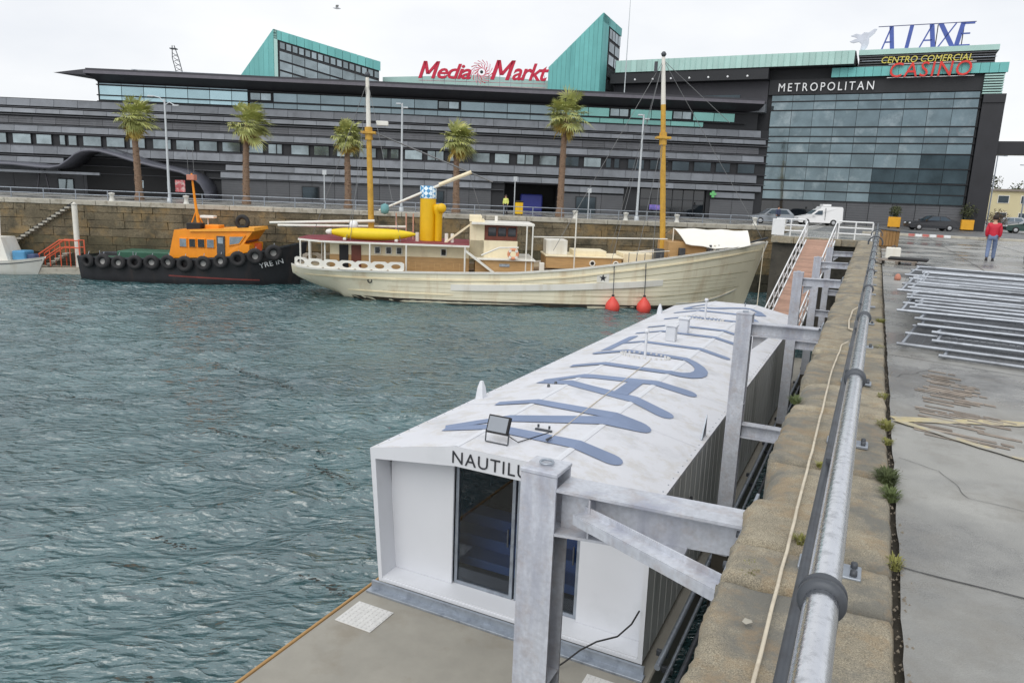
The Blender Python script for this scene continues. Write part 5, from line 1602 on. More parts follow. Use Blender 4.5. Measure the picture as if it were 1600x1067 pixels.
# masts
def mast(s, z0, z1, zw, ct, tl_, name='mast'):
    X_ = lambda z: s - tl_ * (z - z0) / (z1 - z0)
    o = MB().tube([(s, 0, sl(z0)), (X_((z0 + zw) / 2), 0, sl((z0 + zw) / 2)), (X_(zw), 0, sl(zw))], [.21, .2, .17], 12).build(name, M_mast, SHP)
    MB().tube([(X_(zw), 0, sl(zw)), (X_(z1), 0, sl(z1))], [.165, .12], 10).build('mast_top', M_boat_w, o)
    MB().lathe([(.0, .0), (.12, .05), (.2, .2), (.1, .35), (0, .38)], 8, (X_(z1), 0, sl(z1))).build('mast_truck', M_dsteel, o)
    c_ = X_(ct)
    MB().cbox(c_ - .5, c_ + .5, -.35, .35, sl(ct) - .1, sl(ct) + .06, .02).tube([(c_ + .02, 0, sl(ct) - .5), (c_ - .02, 0, sl(ct) + .35)], .26, 10).build('cross_trees', M_mast, o)
    return o
ma = mast(-11.85, -1.8, 9.1, 5.6, 5.55, .3)
mf = mast(8.95, -2.4, 11.4, 8.3, 6.1, 1.05)
for k in range(24):
    z_ = -1.8 + k * .33
    MB().box(9.1 - .076 * (z_ + 2.4), 9.28 - .076 * (z_ + 2.4), -.05, .05, sl(z_), sl(z_) + .05).build('mast_step', M_dsteel, mf)
MB().cbox(-11.5, -10.7, -.5, -.2, sl(6.0), sl(6.3), .03).build('radar', M_boat_w, ma)
rect(7.2, 7.4, -.6, -.4, 10.3, 11.0).build('mast_lamp', M_dsteel, mf)
# booms
MB().tube([(-18.6, -.9, sl(-.72)), (-11.6, -.4, sl(-.38))], [.08, .11], 8).build('boom', M_boat_w, SHP)
MB().tube([(-18.4, .5, sl(-.95)), (-9.5, .5, sl(-.75))], .09, 8).build('boom', M_boat_w, SHP)
MB().beam((-14.8, -.5, sl(-1.15)), (-9.0, -.5, sl(-1.1)), .3, .22).build('boat_skid', M_tan, SHP)
MB().lathe([(0, -.3), (.3, -.25), (.38, 0), (.3, .25), (0, .3)], 10, (-13.0, -.5, sl(-.75)), 'X').build('sail_roll', M_white, SHP)
MB().tube([(-11.3, -.3, sl(.35)), (-7.2, -.3, sl(2.2)), (-5.2, -.3, sl(3.05))], [.07, .1, .08], 8).build('derrick_boom', M_boat_w, SHP)
MB().tube([(-7.2, -.3, sl(2.25)), (-5.0, -.3, sl(3.2))], .13, 8).build('furled_sail', M_cream3, SHP)
MB().lathe([(0, -.35), (.25, -.25), (.3, 0), (.25, .3), (0, .4)], 10, (-10.9, -.4, sl(.45))).build('sail_bag', pm('teal_canvas', C(110, 160, 164), 0.8), SHP)
# rigging
def rig(pts, r=.018):
    MB().tube(pts, r, 4, smooth=False).build('rigging_line', M_wire, SHP)
A = (7.92, 0, sl(11.2)); Bm = (8.3, 0, sl(6.2)); Dm = (-12.13, 0, sl(8.9)); Em = (-12.05, 0, sl(5.7))
rig([A, (16.2, 0, sl(-.7))]); rig([A, (.8, -1.5, sl(-1.9))]); rig([A, (4.6, -2.9, sl(-2.6))]); rig([Bm, (6.3, -3.0, sl(-2.3))]); rig([Bm, (7.4, -3.0, sl(-2.2))]); rig([A, (5.6, 3.0, sl(-2.4))])
rig([A, (12.6, -1.0, sl(7.2))])
rig([Dm, (-15.9, 0, sl(-1.5))]); rig([Dm, (-9.6, -2.6, sl(-1.6))]); rig([Em, (-13.2, -2.7, sl(-1.6))]); rig([Em, (-3.5, 0, sl(2.6))], .05); rig([Dm, (-12.9, -2.8, sl(-1.6))]); rig([(-5.1, -.3, sl(3.0)), (-4.2, 0, sl(.3))])
# hull markings
st = []
for k in range(10):
    a = PI / 2 + k * PI / 5; rr = .26 if k % 2 == 0 else .11
    st.append((rr * math.cos(a), rr * math.sin(a)))
px_, py_, pz_ = HS.pt(4.05, zsh(4.05) - .78, -1, .0)
yy = min(HS.pt(4.05 + d, zsh(4.05) - .78 + e, -1, 0)[1] for d in (-.4, .4) for e in (-.3, .3))
o = MB().box(px_ - .42, px_ + .42, yy - .02, yy + .2, pz_ - .3, pz_ + .3).build('emblem_plate', M_boat_w, SHP)
MB().prism([(px_ + a, yy - .032, pz_ + b) for a, b in st], (0, .012, 0)).build('star_emblem', M_txt, o)
x_, y_, z_ = HS.pt(-11.6, zsh(-11.6) - .62, -1, .02)
MB().torus((x_, y_, z_), .13, .04, 'Y', 12, 6).build('hawse_ring', M_dark, SHP)
# fenders hung on the hull
def shw(x, y, z): return Vector((1.7 + x * math.cos(SHROT) - y * math.sin(SHROT), 52.3 + x * math.sin(SHROT) + y * math.cos(SHROT), z))
M_fend = pm('fender_red', C(226, 82, 72), 0.5, var=0.08, scale=2)
for s, lab in ((4.75, 'red ball fender under the star emblem on the ship hull'), (6.95, 'red ball fender nearer the bow of the ship')):
    yh = HS.pt(s, .3, -1, 0)[1]
    T = thing('ball_fender', lab, 'fender', shw(s, yh - .5, WATER_Z), SHROT, 'red ball fenders on the ship')
    MB().lathe([(0, -.32), (.25, -.27), (.44, -.05), (.5, .2), (.44, .45), (.28, .68), (.13, .85), (.08, .95), (0, .96)], 18).build('ball', M_fend, T)
    MB().lathe([(.1, .86), (.09, 1.05), (0, 1.06)], 8).build('eye', M_black, T)
    MB().tube([(0, 0, 1.0), (0, .1, 2.2), (0, .3, zsh(s))], .03, 5).build('lanyard', M_dsteel, T)
# yellow kayak on the boat deck
K = thing('covered_kayak', 'long yellow covered kayak lying on the ship boat deck', 'kayak', shw(-11.6, -2.2, BD + .17), SHROT)
sec = []
for k in range(17):
    t = -1 + 2 * k / 16
    w = .42 * (1 - abs(t) ** 2.6) + .04
    hz = .34 * (1 - abs(t) ** 3) + .06
    zc = .42 + .1 * t * t
    sec.append([(t * 2.95, w * math.cos(a), zc + hz * math.sin(a)) for a in np.linspace(0, 2 * PI, 13)[:-1]])
MB().loft(sec, True, True, True).build('cover', pm('kayak_yellow', C(236, 206, 28), 0.5, var=0.06, scale=2), K)
MB().lathe([(0, -.28), (.14, -.2), (.2, 0), (.2, .15), (0, .16)], 10, (-2.75, 0, .5), 'X').build('bow_cap', M_boat_w, K)
for x in (-1.7, 1.7): MB().cbox(x - .1, x + .1, -.5, .5, 0, .16, .02).build('cradle', M_boat_w, K)
# mooring line to the dock head
p0, p1 = shw(16.3, -.1, -1.15), Q(-4.4, 33.6, -4.8)
pts = [p0.lerp(p1, t) + Vector((0, 0, -.35 * math.sin(PI * t))) for t in np.linspace(0, 1, 10)]
tag(MB().tube(pts, .025, 5).build('mooring_rope', M_rope), 'pale mooring rope from the ship bow down towards the gangway foot', 'rope')

# ---- the orange tug
TROT = R(2)
TUG = thing('tug_boat', 'black hulled tug with orange cabin and a row of tyre fenders', 'tug', (-25.5, 55.6, WATER_Z), TROT)
M_tugh = pm('tug_black', C(40, 40, 44), 0.5, var=0.25, scale=1.2, stain=C(78, 62, 56), sscale=1, samt=0.5, streak=True)
M_or = pm('tug_orange', C(240, 148, 20), 0.45, var=0.06, scale=1.5, stain=C(206, 118, 24), sscale=1, samt=0.4, streak=True)
tt = [(-6.9, sl(-3.9), 1.6, 1.2, sl(-6.4)), (-6.2, sl(-3.9), 2.1, 1.8, sl(-6.8)), (-4, sl(-3.9), 2.3, 2.15, sl(-7)), (2, sl(-3.82), 2.35, 2.2, sl(-7)), (5, sl(-3.45), 2.3, 1.9, sl(-7)), (7.2, sl(-2.95), 1.9, 1.2, sl(-7)), (8.8, sl(-2.55), 1.1, .5, sl(-7)), (9.6, sl(-2.35), .15, .05, sl(-7))]
HT = Hull(tt, .2, 5)
ts = list(np.linspace(-6.9, 5, 18)) + list(np.linspace(5.5, 9.6, 12))
HT.build(TUG, M_tugh, ts)
HT.deck(TUG, pm('tug_deck_green', C(64, 104, 84), 0.7, var=0.2), .25, ts[:-1])
ztg = lambda s: HT.ev(s)[0]
HT.strake('gunwale', TUG, M_dsteel, lambda s: ztg(s) + .02, -6.8, 9.4, .12, .08, 40, (-1, 1))
HT.strake('red_band', TUG, pm('tug_red', C(132, 62, 58), 0.6, var=0.2), lambda s: .55 - .03 * (s - 1), 0, 6.5, .1, .012, 20)
tyre = MB().torus((0, 0, 0), .40, .19, 'Y', 18, 8).mesh('tyre_fender', M_black)
hub = MB().lathe([(0, .05), (.2, .05), (.24, 0)], 10, (0, 0, 0), 'Y').mesh('hub', pm('hub_grey', C(150, 150, 148), 0.6))
px2s = lambda p: .35 + .046 * (p - 268)
for k, p in enumerate((135, 160, 185, 211, 237, 263, 289, 318, 345, 372, 398, 425)):
    s = px2s(p)
    x, y, z_ = HT.pt(s, ztg(s) - .18, -1, .2)
    a1, a2 = HT.pt(s - .3, ztg(s) - .18, -1, 0), HT.pt(s + .3, ztg(s) - .18, -1, 0)
    o = link('tyre_fender', tyre, TUG, (x, y, z_ - .05 + random.uniform(-.08, .06)), math.atan2(a2[1] - a1[1], a2[0] - a1[0]) + random.uniform(-.12, .12))
    o.rotation_euler[0] = random.uniform(-.16, .1)
    o.scale = [random.uniform(.88, 1.08)] * 3
    if k % 3: link('hub', hub, o)
    MB().tube([(x, y + .1, z_ + .3), (x, y + .3, z_ + .6)], .025, 4).build('tyre_chain', M_galv, TUG)
tug_kids = set(TUG.children)
CAB = [(.25, -3.8), (.75, -1.72), (6.9, -1.38), (6.95, -1.62), (6.2, -2.55), (6.65, -2.62), (6.6, -3.15), (4.5, -3.6)]
cz = [(a, b) for a, b in CAB]
m = MB()
n = len(cz)
lo = [(a, -1.55 - .1 * (b < -2.5), sl(b)) for a, b in cz]; hi = [(a, 1.55 + .1 * (b < -2.5), sl(b)) for a, b in cz]
m.add(lo + hi, [tuple(range(n)), tuple(range(n, 2 * n))] + [(i, (i + 1) % n, n + (i + 1) % n, n + i) for i in range(n)])
m.build('cabin', M_or, TUG)
MB().prism([(2.0, -1.7, sl(-1.66)), (7.05, -1.7, sl(-1.36)), (7.1, -1.7, sl(-1.6)), (2.0, -1.7, sl(-1.8))], (0, 3.4, 0)).build('cabin_roof', pm('tug_roof', C(246, 170, 60), 0.5), TUG)
M_tw = pm('tug_window', C(150, 162, 172), 0.1, 0.5, var=0.25, scale=2, rand=.3)
for a, b in ((1.2, 1.7), (1.95, 2.4), (2.62, 3.12), (3.34, 3.86)):
    o = MB().cbox(a - .07, b + .07, -1.68, -1.5, sl(-2.98), sl(-2.28), .04).build('window', M_or, TUG)
    MB().box(a, b, -1.70, -1.685, sl(-2.92), sl(-2.34)).build('pane', M_tw if a < 1.5 or a > 3.2 else M_glassd, o)
o = MB().cbox(4.08, 4.72, -1.7, -1.5, sl(-3.5), sl(-2.05), .03).build('door', M_dsteel, TUG)
MB().box(4.2, 4.6, -1.72, -1.705, sl(-2.6), sl(-2.15)).build('pane', M_tw, o)
o = MB().prism([(5.0, -1.69, sl(-2.75)), (5.05, -1.69, sl(-2.0)), (6.35, -1.69, sl(-1.95)), (5.9, -1.69, sl(-2.6))], (0, .2, 0)).build('window', M_or, TUG)
MB().prism([(5.1, -1.705, sl(-2.66)), (5.13, -1.705, sl(-2.08)), (6.2, -1.705, sl(-2.04)), (5.83, -1.705, sl(-2.54))], (0, .012, 0)).build('pane', M_tw, o)
MB().box(6.3, 6.36, -1.4, 1.4, sl(-2.5), sl(-1.75)).build('wheelhouse_window', M_brown, TUG)
MB().tube([(6.62, 0, sl(-3.3)), (6.62, 0, sl(-2.6))], .45, 14).build('bow_locker', pm('tug_red_orange', C(226, 96, 50), 0.5), TUG)
MB().tube([(2.1, 0, sl(-1.7)), (1.85, 0, sl(.2)), (1.65, 0, sl(2.4))], [.16, .11, .07], 8).build('mast', M_or, TUG)
MB().cbox(1.35, 1.95, -.3, .3, sl(1.9), sl(2.3), .03).build('mast_head', pm('primer_pink', C(196, 130, 110), 0.6), TUG)
for x in (1.4, 1.85): MB().tube([(x, 0, sl(2.3)), (x - .05, 0, sl(4.3))], .02, 5).build('aerial', M_wire, TUG)
for x in (1.3, 2.6): MB().tube([(x, 0, sl(-1.7)), (1.9, 0, sl(-.3))], .05, 6).build('mast_stay', M_or, TUG)
MB().cbox(2.3, 3.4, -.35, .35, sl(-.85), sl(-.65), .03).tube([(2.8, 0, sl(-1.6)), (2.8, 0, sl(-.85))], .05, 6).build('radar', M_boat_w, TUG)
MB().cbox(1.6, 2.7, -1.3, -.4, sl(-1.95), sl(-1.2), .03).build('roof_box', M_dark, TUG)
MB().cbox(2.9, 4.0, -.9, .3, sl(-1.66), sl(-1.3), .05).build('roof_hatch', M_or, TUG)
MB().torus((5.9, -.9, sl(-1.03)), .42, .17, 'Y', 18, 8).build('roof_tyre', M_black, TUG)
for o in TUG.children:                         # cabin group sits a little aft
    if o not in tug_kids:
        for v__ in o.data.vertices: v__.co.x = (v__.co.x - .3) * .93 - .15
        for c__ in o.children:
            for v__ in c__.data.vertices: v__.co.x = (v__.co.x - .3) * .93 - .15
for x in (-5.0, -2.6, 0): MB().tube([(x, -2.0, sl(-4.0)), (x, -2.0, sl(-3.4))], .03, 5).build('stanchion', M_galv, TUG)
MB().cbox(-4.2, -.1, -1.2, 1.2, sl(-4.1), sl(-3.45), .08).build('deck_hatch', pm('hatch_green', C(48, 92, 74), 0.6, var=0.15), TUG)
x, y, z_ = HT.pt(6.9, ztg(6.9) - .95, -1, .05)
a1, a2 = HT.pt(6.6, ztg(6.6) - 1.22, -1, .05), HT.pt(8.3, ztg(8.3) - 1.22, -1, .05)
ang = math.atan2(a2[1] - a1[1], a2[0] - a1[0])
text_obj('name_lettering', 'YRE IN', M_let, 1.75, .36, .06, TUG, Matrix.Translation((a1[0], a1[1] - .1, a1[2])) @ Matrix.Rotation(ang, 4, 'Z') @ Matrix.Rotation(-math.atan2(a2[2] - a1[2], 1.75), 4, 'Y'))
tg = lambda x, y, z: Vector((-25.5 + x * math.cos(TROT) - y * math.sin(TROT), 55.6 + x * math.sin(TROT) + y * math.cos(TROT), z))

# ---- small white boat at the left
BT = thing('motor_boat', 'small white cabin boat with blue cover at the left edge', 'boat', (-39.2, 55.6, WATER_Z), R(2))
bt = [(-5, .95, 1.2, 1.1, -.5), (-2, .95, 1.4, 1.2, -.6), (0, 1.0, 1.4, 1.1, -.6), (1.6, 1.1, 1.0, .6, -.5), (2.7, 1.25, .5, .2, -.3), (3.3, 1.35, .06, .03, -.1)]
HB = Hull(bt, .5, .5, 7)
HB.build(BT, M_boat_w, np.linspace(-5, 3.3, 18))
HB.deck(BT, M_boat_w, .08, np.linspace(-5, 3.2, 14))
HB.strake('rubbing_strake', BT, M_dsteel, lambda s: HB.ev(s)[0] - .25, -5, 3.2, .06, .03, 20)
MB().loft([[(-4, -1.0, 1.0), (1.1, -1.0, 1.0), (1.1, 1.0, 1.0), (-4, 1.0, 1.0)], [(-4, -.85, 2.75), (.6, -.85, 2.75), (.6, .85, 2.75), (-4, .85, 2.75)]], False, True, True).build('cabin', M_boat_w, BT)
MB().box(-3.6, .3, -1.02, -.9, 1.5, 2.45).build('window', M_glassd, BT)
MB().cbox(1.15, 2.1, -.6, .6, 1.05, 1.75, .06).build('blue_cover', pm('boat_blue', C(86, 148, 190), 0.7), BT)
MB().cbox(2.1, 2.7, -.4, .4, 1.1, 1.5, .06).build('locker', pm('boat_blue_grey', C(70, 84, 120), 0.7), BT)
for x in (-.2, .3): MB().tube([(x, -.4, 2.7), (x + .1, -.4, 4.6)], .04, 5).build('aerial', M_boat_w, BT)
# landing stage with orange stair and white pile
LS = thing('landing_stage', 'small landing stage with orange stair rails between the white boat and the tug', 'landing stage', (-36.6, 56.6, WATER_Z), WROT)
MB().cbox(-1.2, 3.6, -.9, .9, -.2, .5, .03).build('float', M_cop2, LS)
M_osr = pm('stair_orange', C(206, 92, 60), 0.55, var=0.1)
for y in (-.7, .1):
    MB().tube([(.0, y, .5), (.0, y, 1.5), (1.6, y, 2.6), (3.0, y, 2.6), (3.0, y, .6)], .06, 6).build('stair_rail', M_osr, LS)
    MB().tube([(.0, y, 1.0), (1.6, y, 2.05), (3.0, y, 2.05)], .05, 6).build('stair_rail', M_osr, LS)
    for x in (.8, 1.6, 2.3): MB().tube([(x, y, .6), (x, y, 1.5 + min(x, 1.6) * .68)], .045, 6).build('stair_post', M_osr, LS)
for k in range(6): MB().cbox(.2 + .3 * k, .55 + .3 * k, -.7, .1, .55 + .2 * k, .62 + .2 * k, .01).build('step', M_cop2, LS)
PL = tag(MB().tube([(0, 0, -8), (0, 0, -.3)], .2, 14).lathe([(.2, -.3), (.26, -.28), (.0, -.1)], 14).build('mooring_pile', M_boat_w, None, fwp(-34.4, -1.0, 0)), 'white mooring pile standing by the orange stair', 'pile')
# ------------------------------------------------------------------ palms
M_trunk = pm('palm_trunk', C(128, 106, 88), 0.9, var=0.3, scale=4, bump=0.8, bscale=8, stretch=(1, 1, 3))
M_frond = pm('palm_frond', C(164, 170, 104), 0.5, var=0.32, scale=1.6, stain=C(206, 198, 124), sscale=1.4, samt=0.8)
M_dead = pm('dead_frond', C(186, 164, 88), 0.8, var=0.3, scale=2)
def fan_leaf(m, base, az, el, pet, rad, q, droop, wind):
    d = Vector((math.cos(az) * math.cos(el), math.sin(az) * math.cos(el), math.sin(el)))
    s = Vector((-math.sin(az), math.cos(az), 0))
    up = d.cross(s) * -1
    if up.z < 0: up = -up
    hubp = base + d * pet + Vector((wind * .25, 0, -droop * .15))
    w = .025
    m.add([base - s * w, base + s * w, hubp + s * w, hubp - s * w], [(0, 1, 2, 3)])
    nb = 15
    for k in range(nb):
        a = -1.75 + 3.5 * k / (nb - 1) + q.uniform(-.05, .05)
        dd = (d * math.cos(a) + s * math.sin(a)) + up * (.22 * abs(math.sin(a)))
        dd.normalize()
        L = rad * (1 - .16 * abs(a) / 1.75) * q.uniform(.85, 1.1)
        n_ = dd.cross(up); n_.normalize()
        mid = hubp + dd * (L * .5) + Vector((wind * .15, 0, -droop * .08))
        tip = hubp + dd * L + Vector((wind * .42, 0, -droop * .55 * q.uniform(.6, 1.2)))
        w = .055
        m.add([hubp, mid + n_ * w, tip, mid - n_ * w], [(0, 1, 2, 3)])
def palm(x, y, h, cr, seed, label, wind):
    q = random.Random(seed)
    T = thing('palm_tree', label, 'palm', (x, y, 0), 0, 'fan palms along the promenade')
    zc = h - cr * .85
    pts, rs2 = [], []
    lean = q.uniform(-.25, .25)
    for k in range(26):
        t = k / 25
        pts.append((lean * t * t, 0, zc * t)); rs2.append((.31 - .10 * t + (.1 if t < .05 else 0)) * (1 + .05 * (k % 2)))
    tm = MB().tube(pts, rs2, 12)
    for k in range(110):                          # stubs of old leaf bases
        t = q.uniform(.03, .98); a = q.uniform(0, 2 * PI); rr = .31 - .10 * t
        cx, cy, cz = lean * t * t + rr * math.cos(a), rr * math.sin(a), zc * t
        ex, ey = math.cos(a) * .12, math.sin(a) * .12
        tx, ty = -math.sin(a) * .09, math.cos(a) * .09
        tm.add([(cx - ex - tx, cy - ey - ty, cz - .1), (cx - ex + tx, cy - ey + ty, cz - .1), (cx + ex * .8, cy + ey * .8, cz + .14), (cx - ex, cy - ey, cz + .12)], [(0, 1, 2), (1, 3, 2), (3, 0, 2)])
    tm.build('trunk', M_trunk, T)
    if seed == 2:
        leaf_m = MB()
        for k in range(12): fan_leaf(leaf_m, Vector((lean + .25, -.1, zc - .5)), q.uniform(-1.2, .8), q.uniform(-1.4, -.7), .5, .7, q, .6, .2)
        leaf_m.build('dry_skirt', pm('dry_skirt_brown', C(150, 98, 66), 0.85, var=0.3, scale=3), T, fix=False)
    base = Vector((lean, 0, zc))
    m = MB()
    for k in range(80):
        u_ = (k + .5) / 80
        el = math.asin(1 - 1.62 * u_) + q.uniform(-.2, .2)            # from upright to hanging
        az = k * 2.39996 + q.uniform(-.35, .35)
        if q.random() < .1 + .05 * (seed % 3): continue
        fan_leaf(m, base + Vector((0, 0, q.uniform(-.15, .25))), az, el, cr * q.uniform(.30, .72) * (1 + .18 * math.sin(az + seed * 1.7)), cr * q.uniform(.36, .6), q, .35 + .6 * u_, wind)
    m.build('crown', M_frond, T, fix=False)
    m = MB()
    for k in range(15):
        fan_leaf(m, base + Vector((0, 0, -.1 - q.uniform(0, .6))), q.uniform(0, 2 * PI), q.uniform(-1.3, -.35), cr * q.uniform(.2, .5), cr * q.uniform(.25, .42), q, .5, wind * .5)
    m.build('dead_fronds', M_dead, T, fix=False)
    return T
palm(-34.2, 67, 8.75, 1.95, 1, 'leftmost palm, in front of the wave shaped canopy', .6)
palm(-24.5, 67, 8.8, 2.05, 2, 'second palm from the left, behind the orange tug', .9)
palm(-15.3, 67, 7.8, 1.75, 3, 'palm just left of the ship aft mast', .35)
palm(-5.55, 67, 8.0, 1.8, 4, 'palm just right of the yellow funnel', .5)
palm(3.85, 67, 10.7, 2.15, 5, 'tallest palm, in the middle of the long building', .1)

# ------------------------------------------------------------------ lamp posts, small posts and signs on the promenade
M_lamp = pm('lamp_post_grey', C(196, 202, 206), 0.45, 0.2, var=0.05)
def lamp(x, y, h, label, arm):
    T = thing('lamp_post', label, 'lamp post', (x, y, 0), 0, 'white lamp posts on the promenade')
    MB().tube([(0, 0, 0), (0, 0, h)], [.12, .07], 10).build('pole', M_lamp, T)
    MB().lathe([(.22, 0), (.2, .3), (.13, .4)], 10).build('base', M_lamp, T)
    if arm:
        MB().tube([(0, 0, h - .3), (-.4, 0, h + .1), (-.95, 0, h + .2)], .04, 6).build('arm', M_lamp, T)
        MB().tube([(0, 0, h - .5), (.4, 0, h - .25), (.8, 0, h - .45)], .04, 6).build('arm', M_lamp, T)
        for xx, zz in ((-1.15, h + .18), (.95, h - .5)): MB().cbox(xx - .25, xx + .25, -.12, .12, zz - .05, zz + .06, .02).build('lantern', M_lamp, T)
    else:
        for xx, zz in ((-.3, h - .05), (.3, h - .35)):
            MB().tube([(0, 0, zz - .1), (xx, 0, zz)], .035, 6).build('arm', M_lamp, T)
            MB().cbox(xx - .2, xx + .2, -.14, .14, zz - .06, zz + .05, .02).build('lantern', M_lamp, T)
lamp(-30.2, 64.3, 8.55, 'white lamp post left of the tug mast', True)
lamp(-10.1, 64.5, 9.0, 'white lamp post between the aft mast and the funnel', False)
lamp(10.45, 64.8, 8.9, 'white lamp post left of the ship fore mast', False)
def sign_post(x, y, h, label):
    T = thing('sign_post', label, 'sign post', (x, y, 0))
    MB().tube([(0, 0, 0), (0, 0, h)], .05, 6).build('pole', M_lamp, T)
    MB().cbox(-.15, .2, -.04, .03, h - .4, h, .01).build('plate', M_lamp, T)
sign_post(-16.4, 63, 3.2, 'short white sign post left of the ship aft mast')
sign_post(-.3, 68, 3.4, 'short white sign post beside the dark gateway')
sign_post(6.3, 66, 2.6, 'short white sign post right of the tallest palm')
# a yellow litter bin on the promenade
T = thing('litter_bin', 'yellow litter bin beside the worker on the promenade', 'bin', (.15, 66, 0))
MB().cbox(-.35, .35, -.35, .35, .1, 1.15, .06).build('body', M_yel, T)
MB().cbox(-.38, .38, -.38, .38, 1.15, 1.28, .04).build('lid', M_dark, T)
for sx in (-.25, .25): MB().box(sx - .04, sx + .04, -.3, .3, 0, .1).build('foot', M_dark, T)

# ------------------------------------------------------------------ people
def skin_mesh(name, verts, edges, radii, mat, parent, sub=2, root=0):
    me = bpy.data.meshes.new(name)
    bm = bmesh.new()
    lay = bm.verts.layers.skin.verify()
    vs_ = [bm.verts.new(v) for v in verts]
    for a, b in edges: bm.edges.new((vs_[a], vs_[b]))
    for v, r_ in zip(vs_, radii):
        rx, ry = r_ if isinstance(r_, tuple) else (r_, r_)
        v[lay].radius = (rx, ry)
    vs_[root][lay].use_root = True
    bm.to_mesh(me); bm.free()
    me.materials.append(mat)
    o = link(name, me, parent)
    sk = o.modifiers.new('skin', 'SKIN'); sk.use_smooth_shade = True
    ss_ = o.modifiers.new('sub', 'SUBSURF'); ss_.levels = sub; ss_.render_levels = sub
    return o
M_skin = pm('skin', C(200, 156, 132), 0.6, var=0.05)
M_hair = pm('hair_dark', C(44, 36, 32), 0.7)
M_jean = pm('jeans', C(112, 128, 160), 0.85, var=0.15, scale=12)
M_shoe = pm('shoes', C(48, 48, 52), 0.7)
def person(loc, rz, label, jacket, trousers, h=1.74, stride=.22):
    k = h / 1.75
    T = thing('person', label, 'person', loc, rz)
    # facing local +y
    V = lambda *p: tuple(c * k for c in p)
    hipz, knee, ank = .92, .50, .08
    L = [V(-.09, 0, hipz), V(-.1, -stride * .35 + .02, knee), V(-.1, -stride, ank + .04)]
    Rr = [V(.09, 0, hipz), V(.1, stride * .5 + .03, knee), V(.1, stride * .75, ank)]
    # body (one continuous surface)
    verts = [V(0, 0, .95), V(0, .0, 1.15), V(0, -.01, 1.38), V(0, 0, 1.50), V(0, .02, 1.60), V(0, .02, 1.70)] + L + Rr + [V(-.17, 0, 1.42), V(-.215, -.03, 1.16), V(-.2, .06, .92), V(-.19, .09, .83), V(.17, 0, 1.42), V(.215, .0, 1.16), V(.2, .06, .92), V(.19, .09, .83)]
    E_ = [(0, 1), (1, 2), (2, 3), (3, 4), (4, 5), (0, 6), (6, 7), (7, 8), (0, 9), (9, 10), (10, 11), (2, 12), (12, 13), (13, 14), (14, 15), (2, 16), (16, 17), (17, 18), (18, 19)]
    rad = [(.13, .1), (.12, .09), (.14, .09), (.05, .05), (.085, .095), (.075, .085), .075, .055, .04, .075, .055, .04, .05, .042, .032, .03, .05, .042, .032, .03]
    skin_mesh('body', verts, E_, rad, M_skin, T)
    skin_mesh('jacket', [V(0, 0, .86), V(0, 0, 1.05), V(0, -.01, 1.25), V(0, -.01, 1.40), V(0, 0, 1.48)] + [V(-.17, 0, 1.40), V(-.215, -.03, 1.15), V(-.2, .06, .93), V(.17, 0, 1.40), V(.215, .0, 1.15), V(.2, .06, .93)],
              [(0, 1), (1, 2), (2, 3), (3, 4), (3, 5), (5, 6), (6, 7), (3, 8), (8, 9), (9, 10)], [(.185, .15), (.185, .15), (.19, .145), (.17, .125), (.085, .085), .085, .08, .065, .085, .08, .065], jacket, T)
    skin_mesh('trousers', [V(0, 0, .93)] + L + Rr, [(0, 1), (1, 2), (2, 3), (0, 4), (4, 5), (5, 6)], [(.15, .11), .1, .08, .065, .1, .08, .065], trousers, T)
    for (x, y, z_) in (L[2], Rr[2]):
        MB().loft([[(x + sx * .05, y + yy, max(z_ - .1, 0) + zz) for sx, zz in ((-1, .0), (1, .0), (.8, hh), (-.8, hh))] for yy, hh in ((-.09, .1), (.02, .11), (.1, .07), (.19, .05))], True, True, True).build('shoe', M_shoe, T)
    MB().lathe([(0, .115), (.06, .1), (.098, .03), (.1, -.03), (.085, -.09), (.0, -.09)], 12, V(0, -.005, 1.685)).build('hair', M_hair, T)
    for sx in (-1, 1):
        MB().lathe([(0, -.02), (.025, 0), (0, .02)], 6, V(sx * .1, .03, 1.64), 'X').build('ear', M_skin, T)
    MB().add([V(-.015, .115, 1.63), V(.015, .115, 1.63), V(0, .15, 1.615), V(0, .12, 1.68)], [(0, 1, 2), (0, 2, 3), (1, 3, 2)]).build('nose', M_skin, T)
    for sx in (-1, 1): MB().box(*(c * k for c in (sx * .035 - .012, sx * .035 + .012, .112, .122, 1.655, 1.67))).build('eye', M_hair, T)
    MB().box(*(c * k for c in (-.03, .03, .105, .116, 1.575, 1.585))).build('mouth', pm('lips', C(160, 96, 88), 0.6), T)
    return T
M_jred = pm('red_jacket', C(196, 34, 58), 0.6, var=0.12, scale=6)
person(Q(4.0, 33.6, 0), -TH - R(8), 'person in a red jacket and jeans walking away across the wet quay', M_jred, M_jean, 1.74)
M_hiv = pm('hi_vis_jacket', C(214, 222, 120), 0.6, var=0.1, scale=6)
person(Vector((-1.05, 66.2, 0)), R(160), 'worker in a pale yellow high visibility jacket on the promenade', M_hiv, pm('dark_trousers', C(46, 50, 62), 0.8), 1.72, .1)
person(Vector((24.3, 69.2, 0)), R(200), 'person in dark blue clothes near the parked cars by the gangway', pm('navy_coat', C(58, 66, 92), 0.7), MATS['dark_trousers'], 1.7, .1)

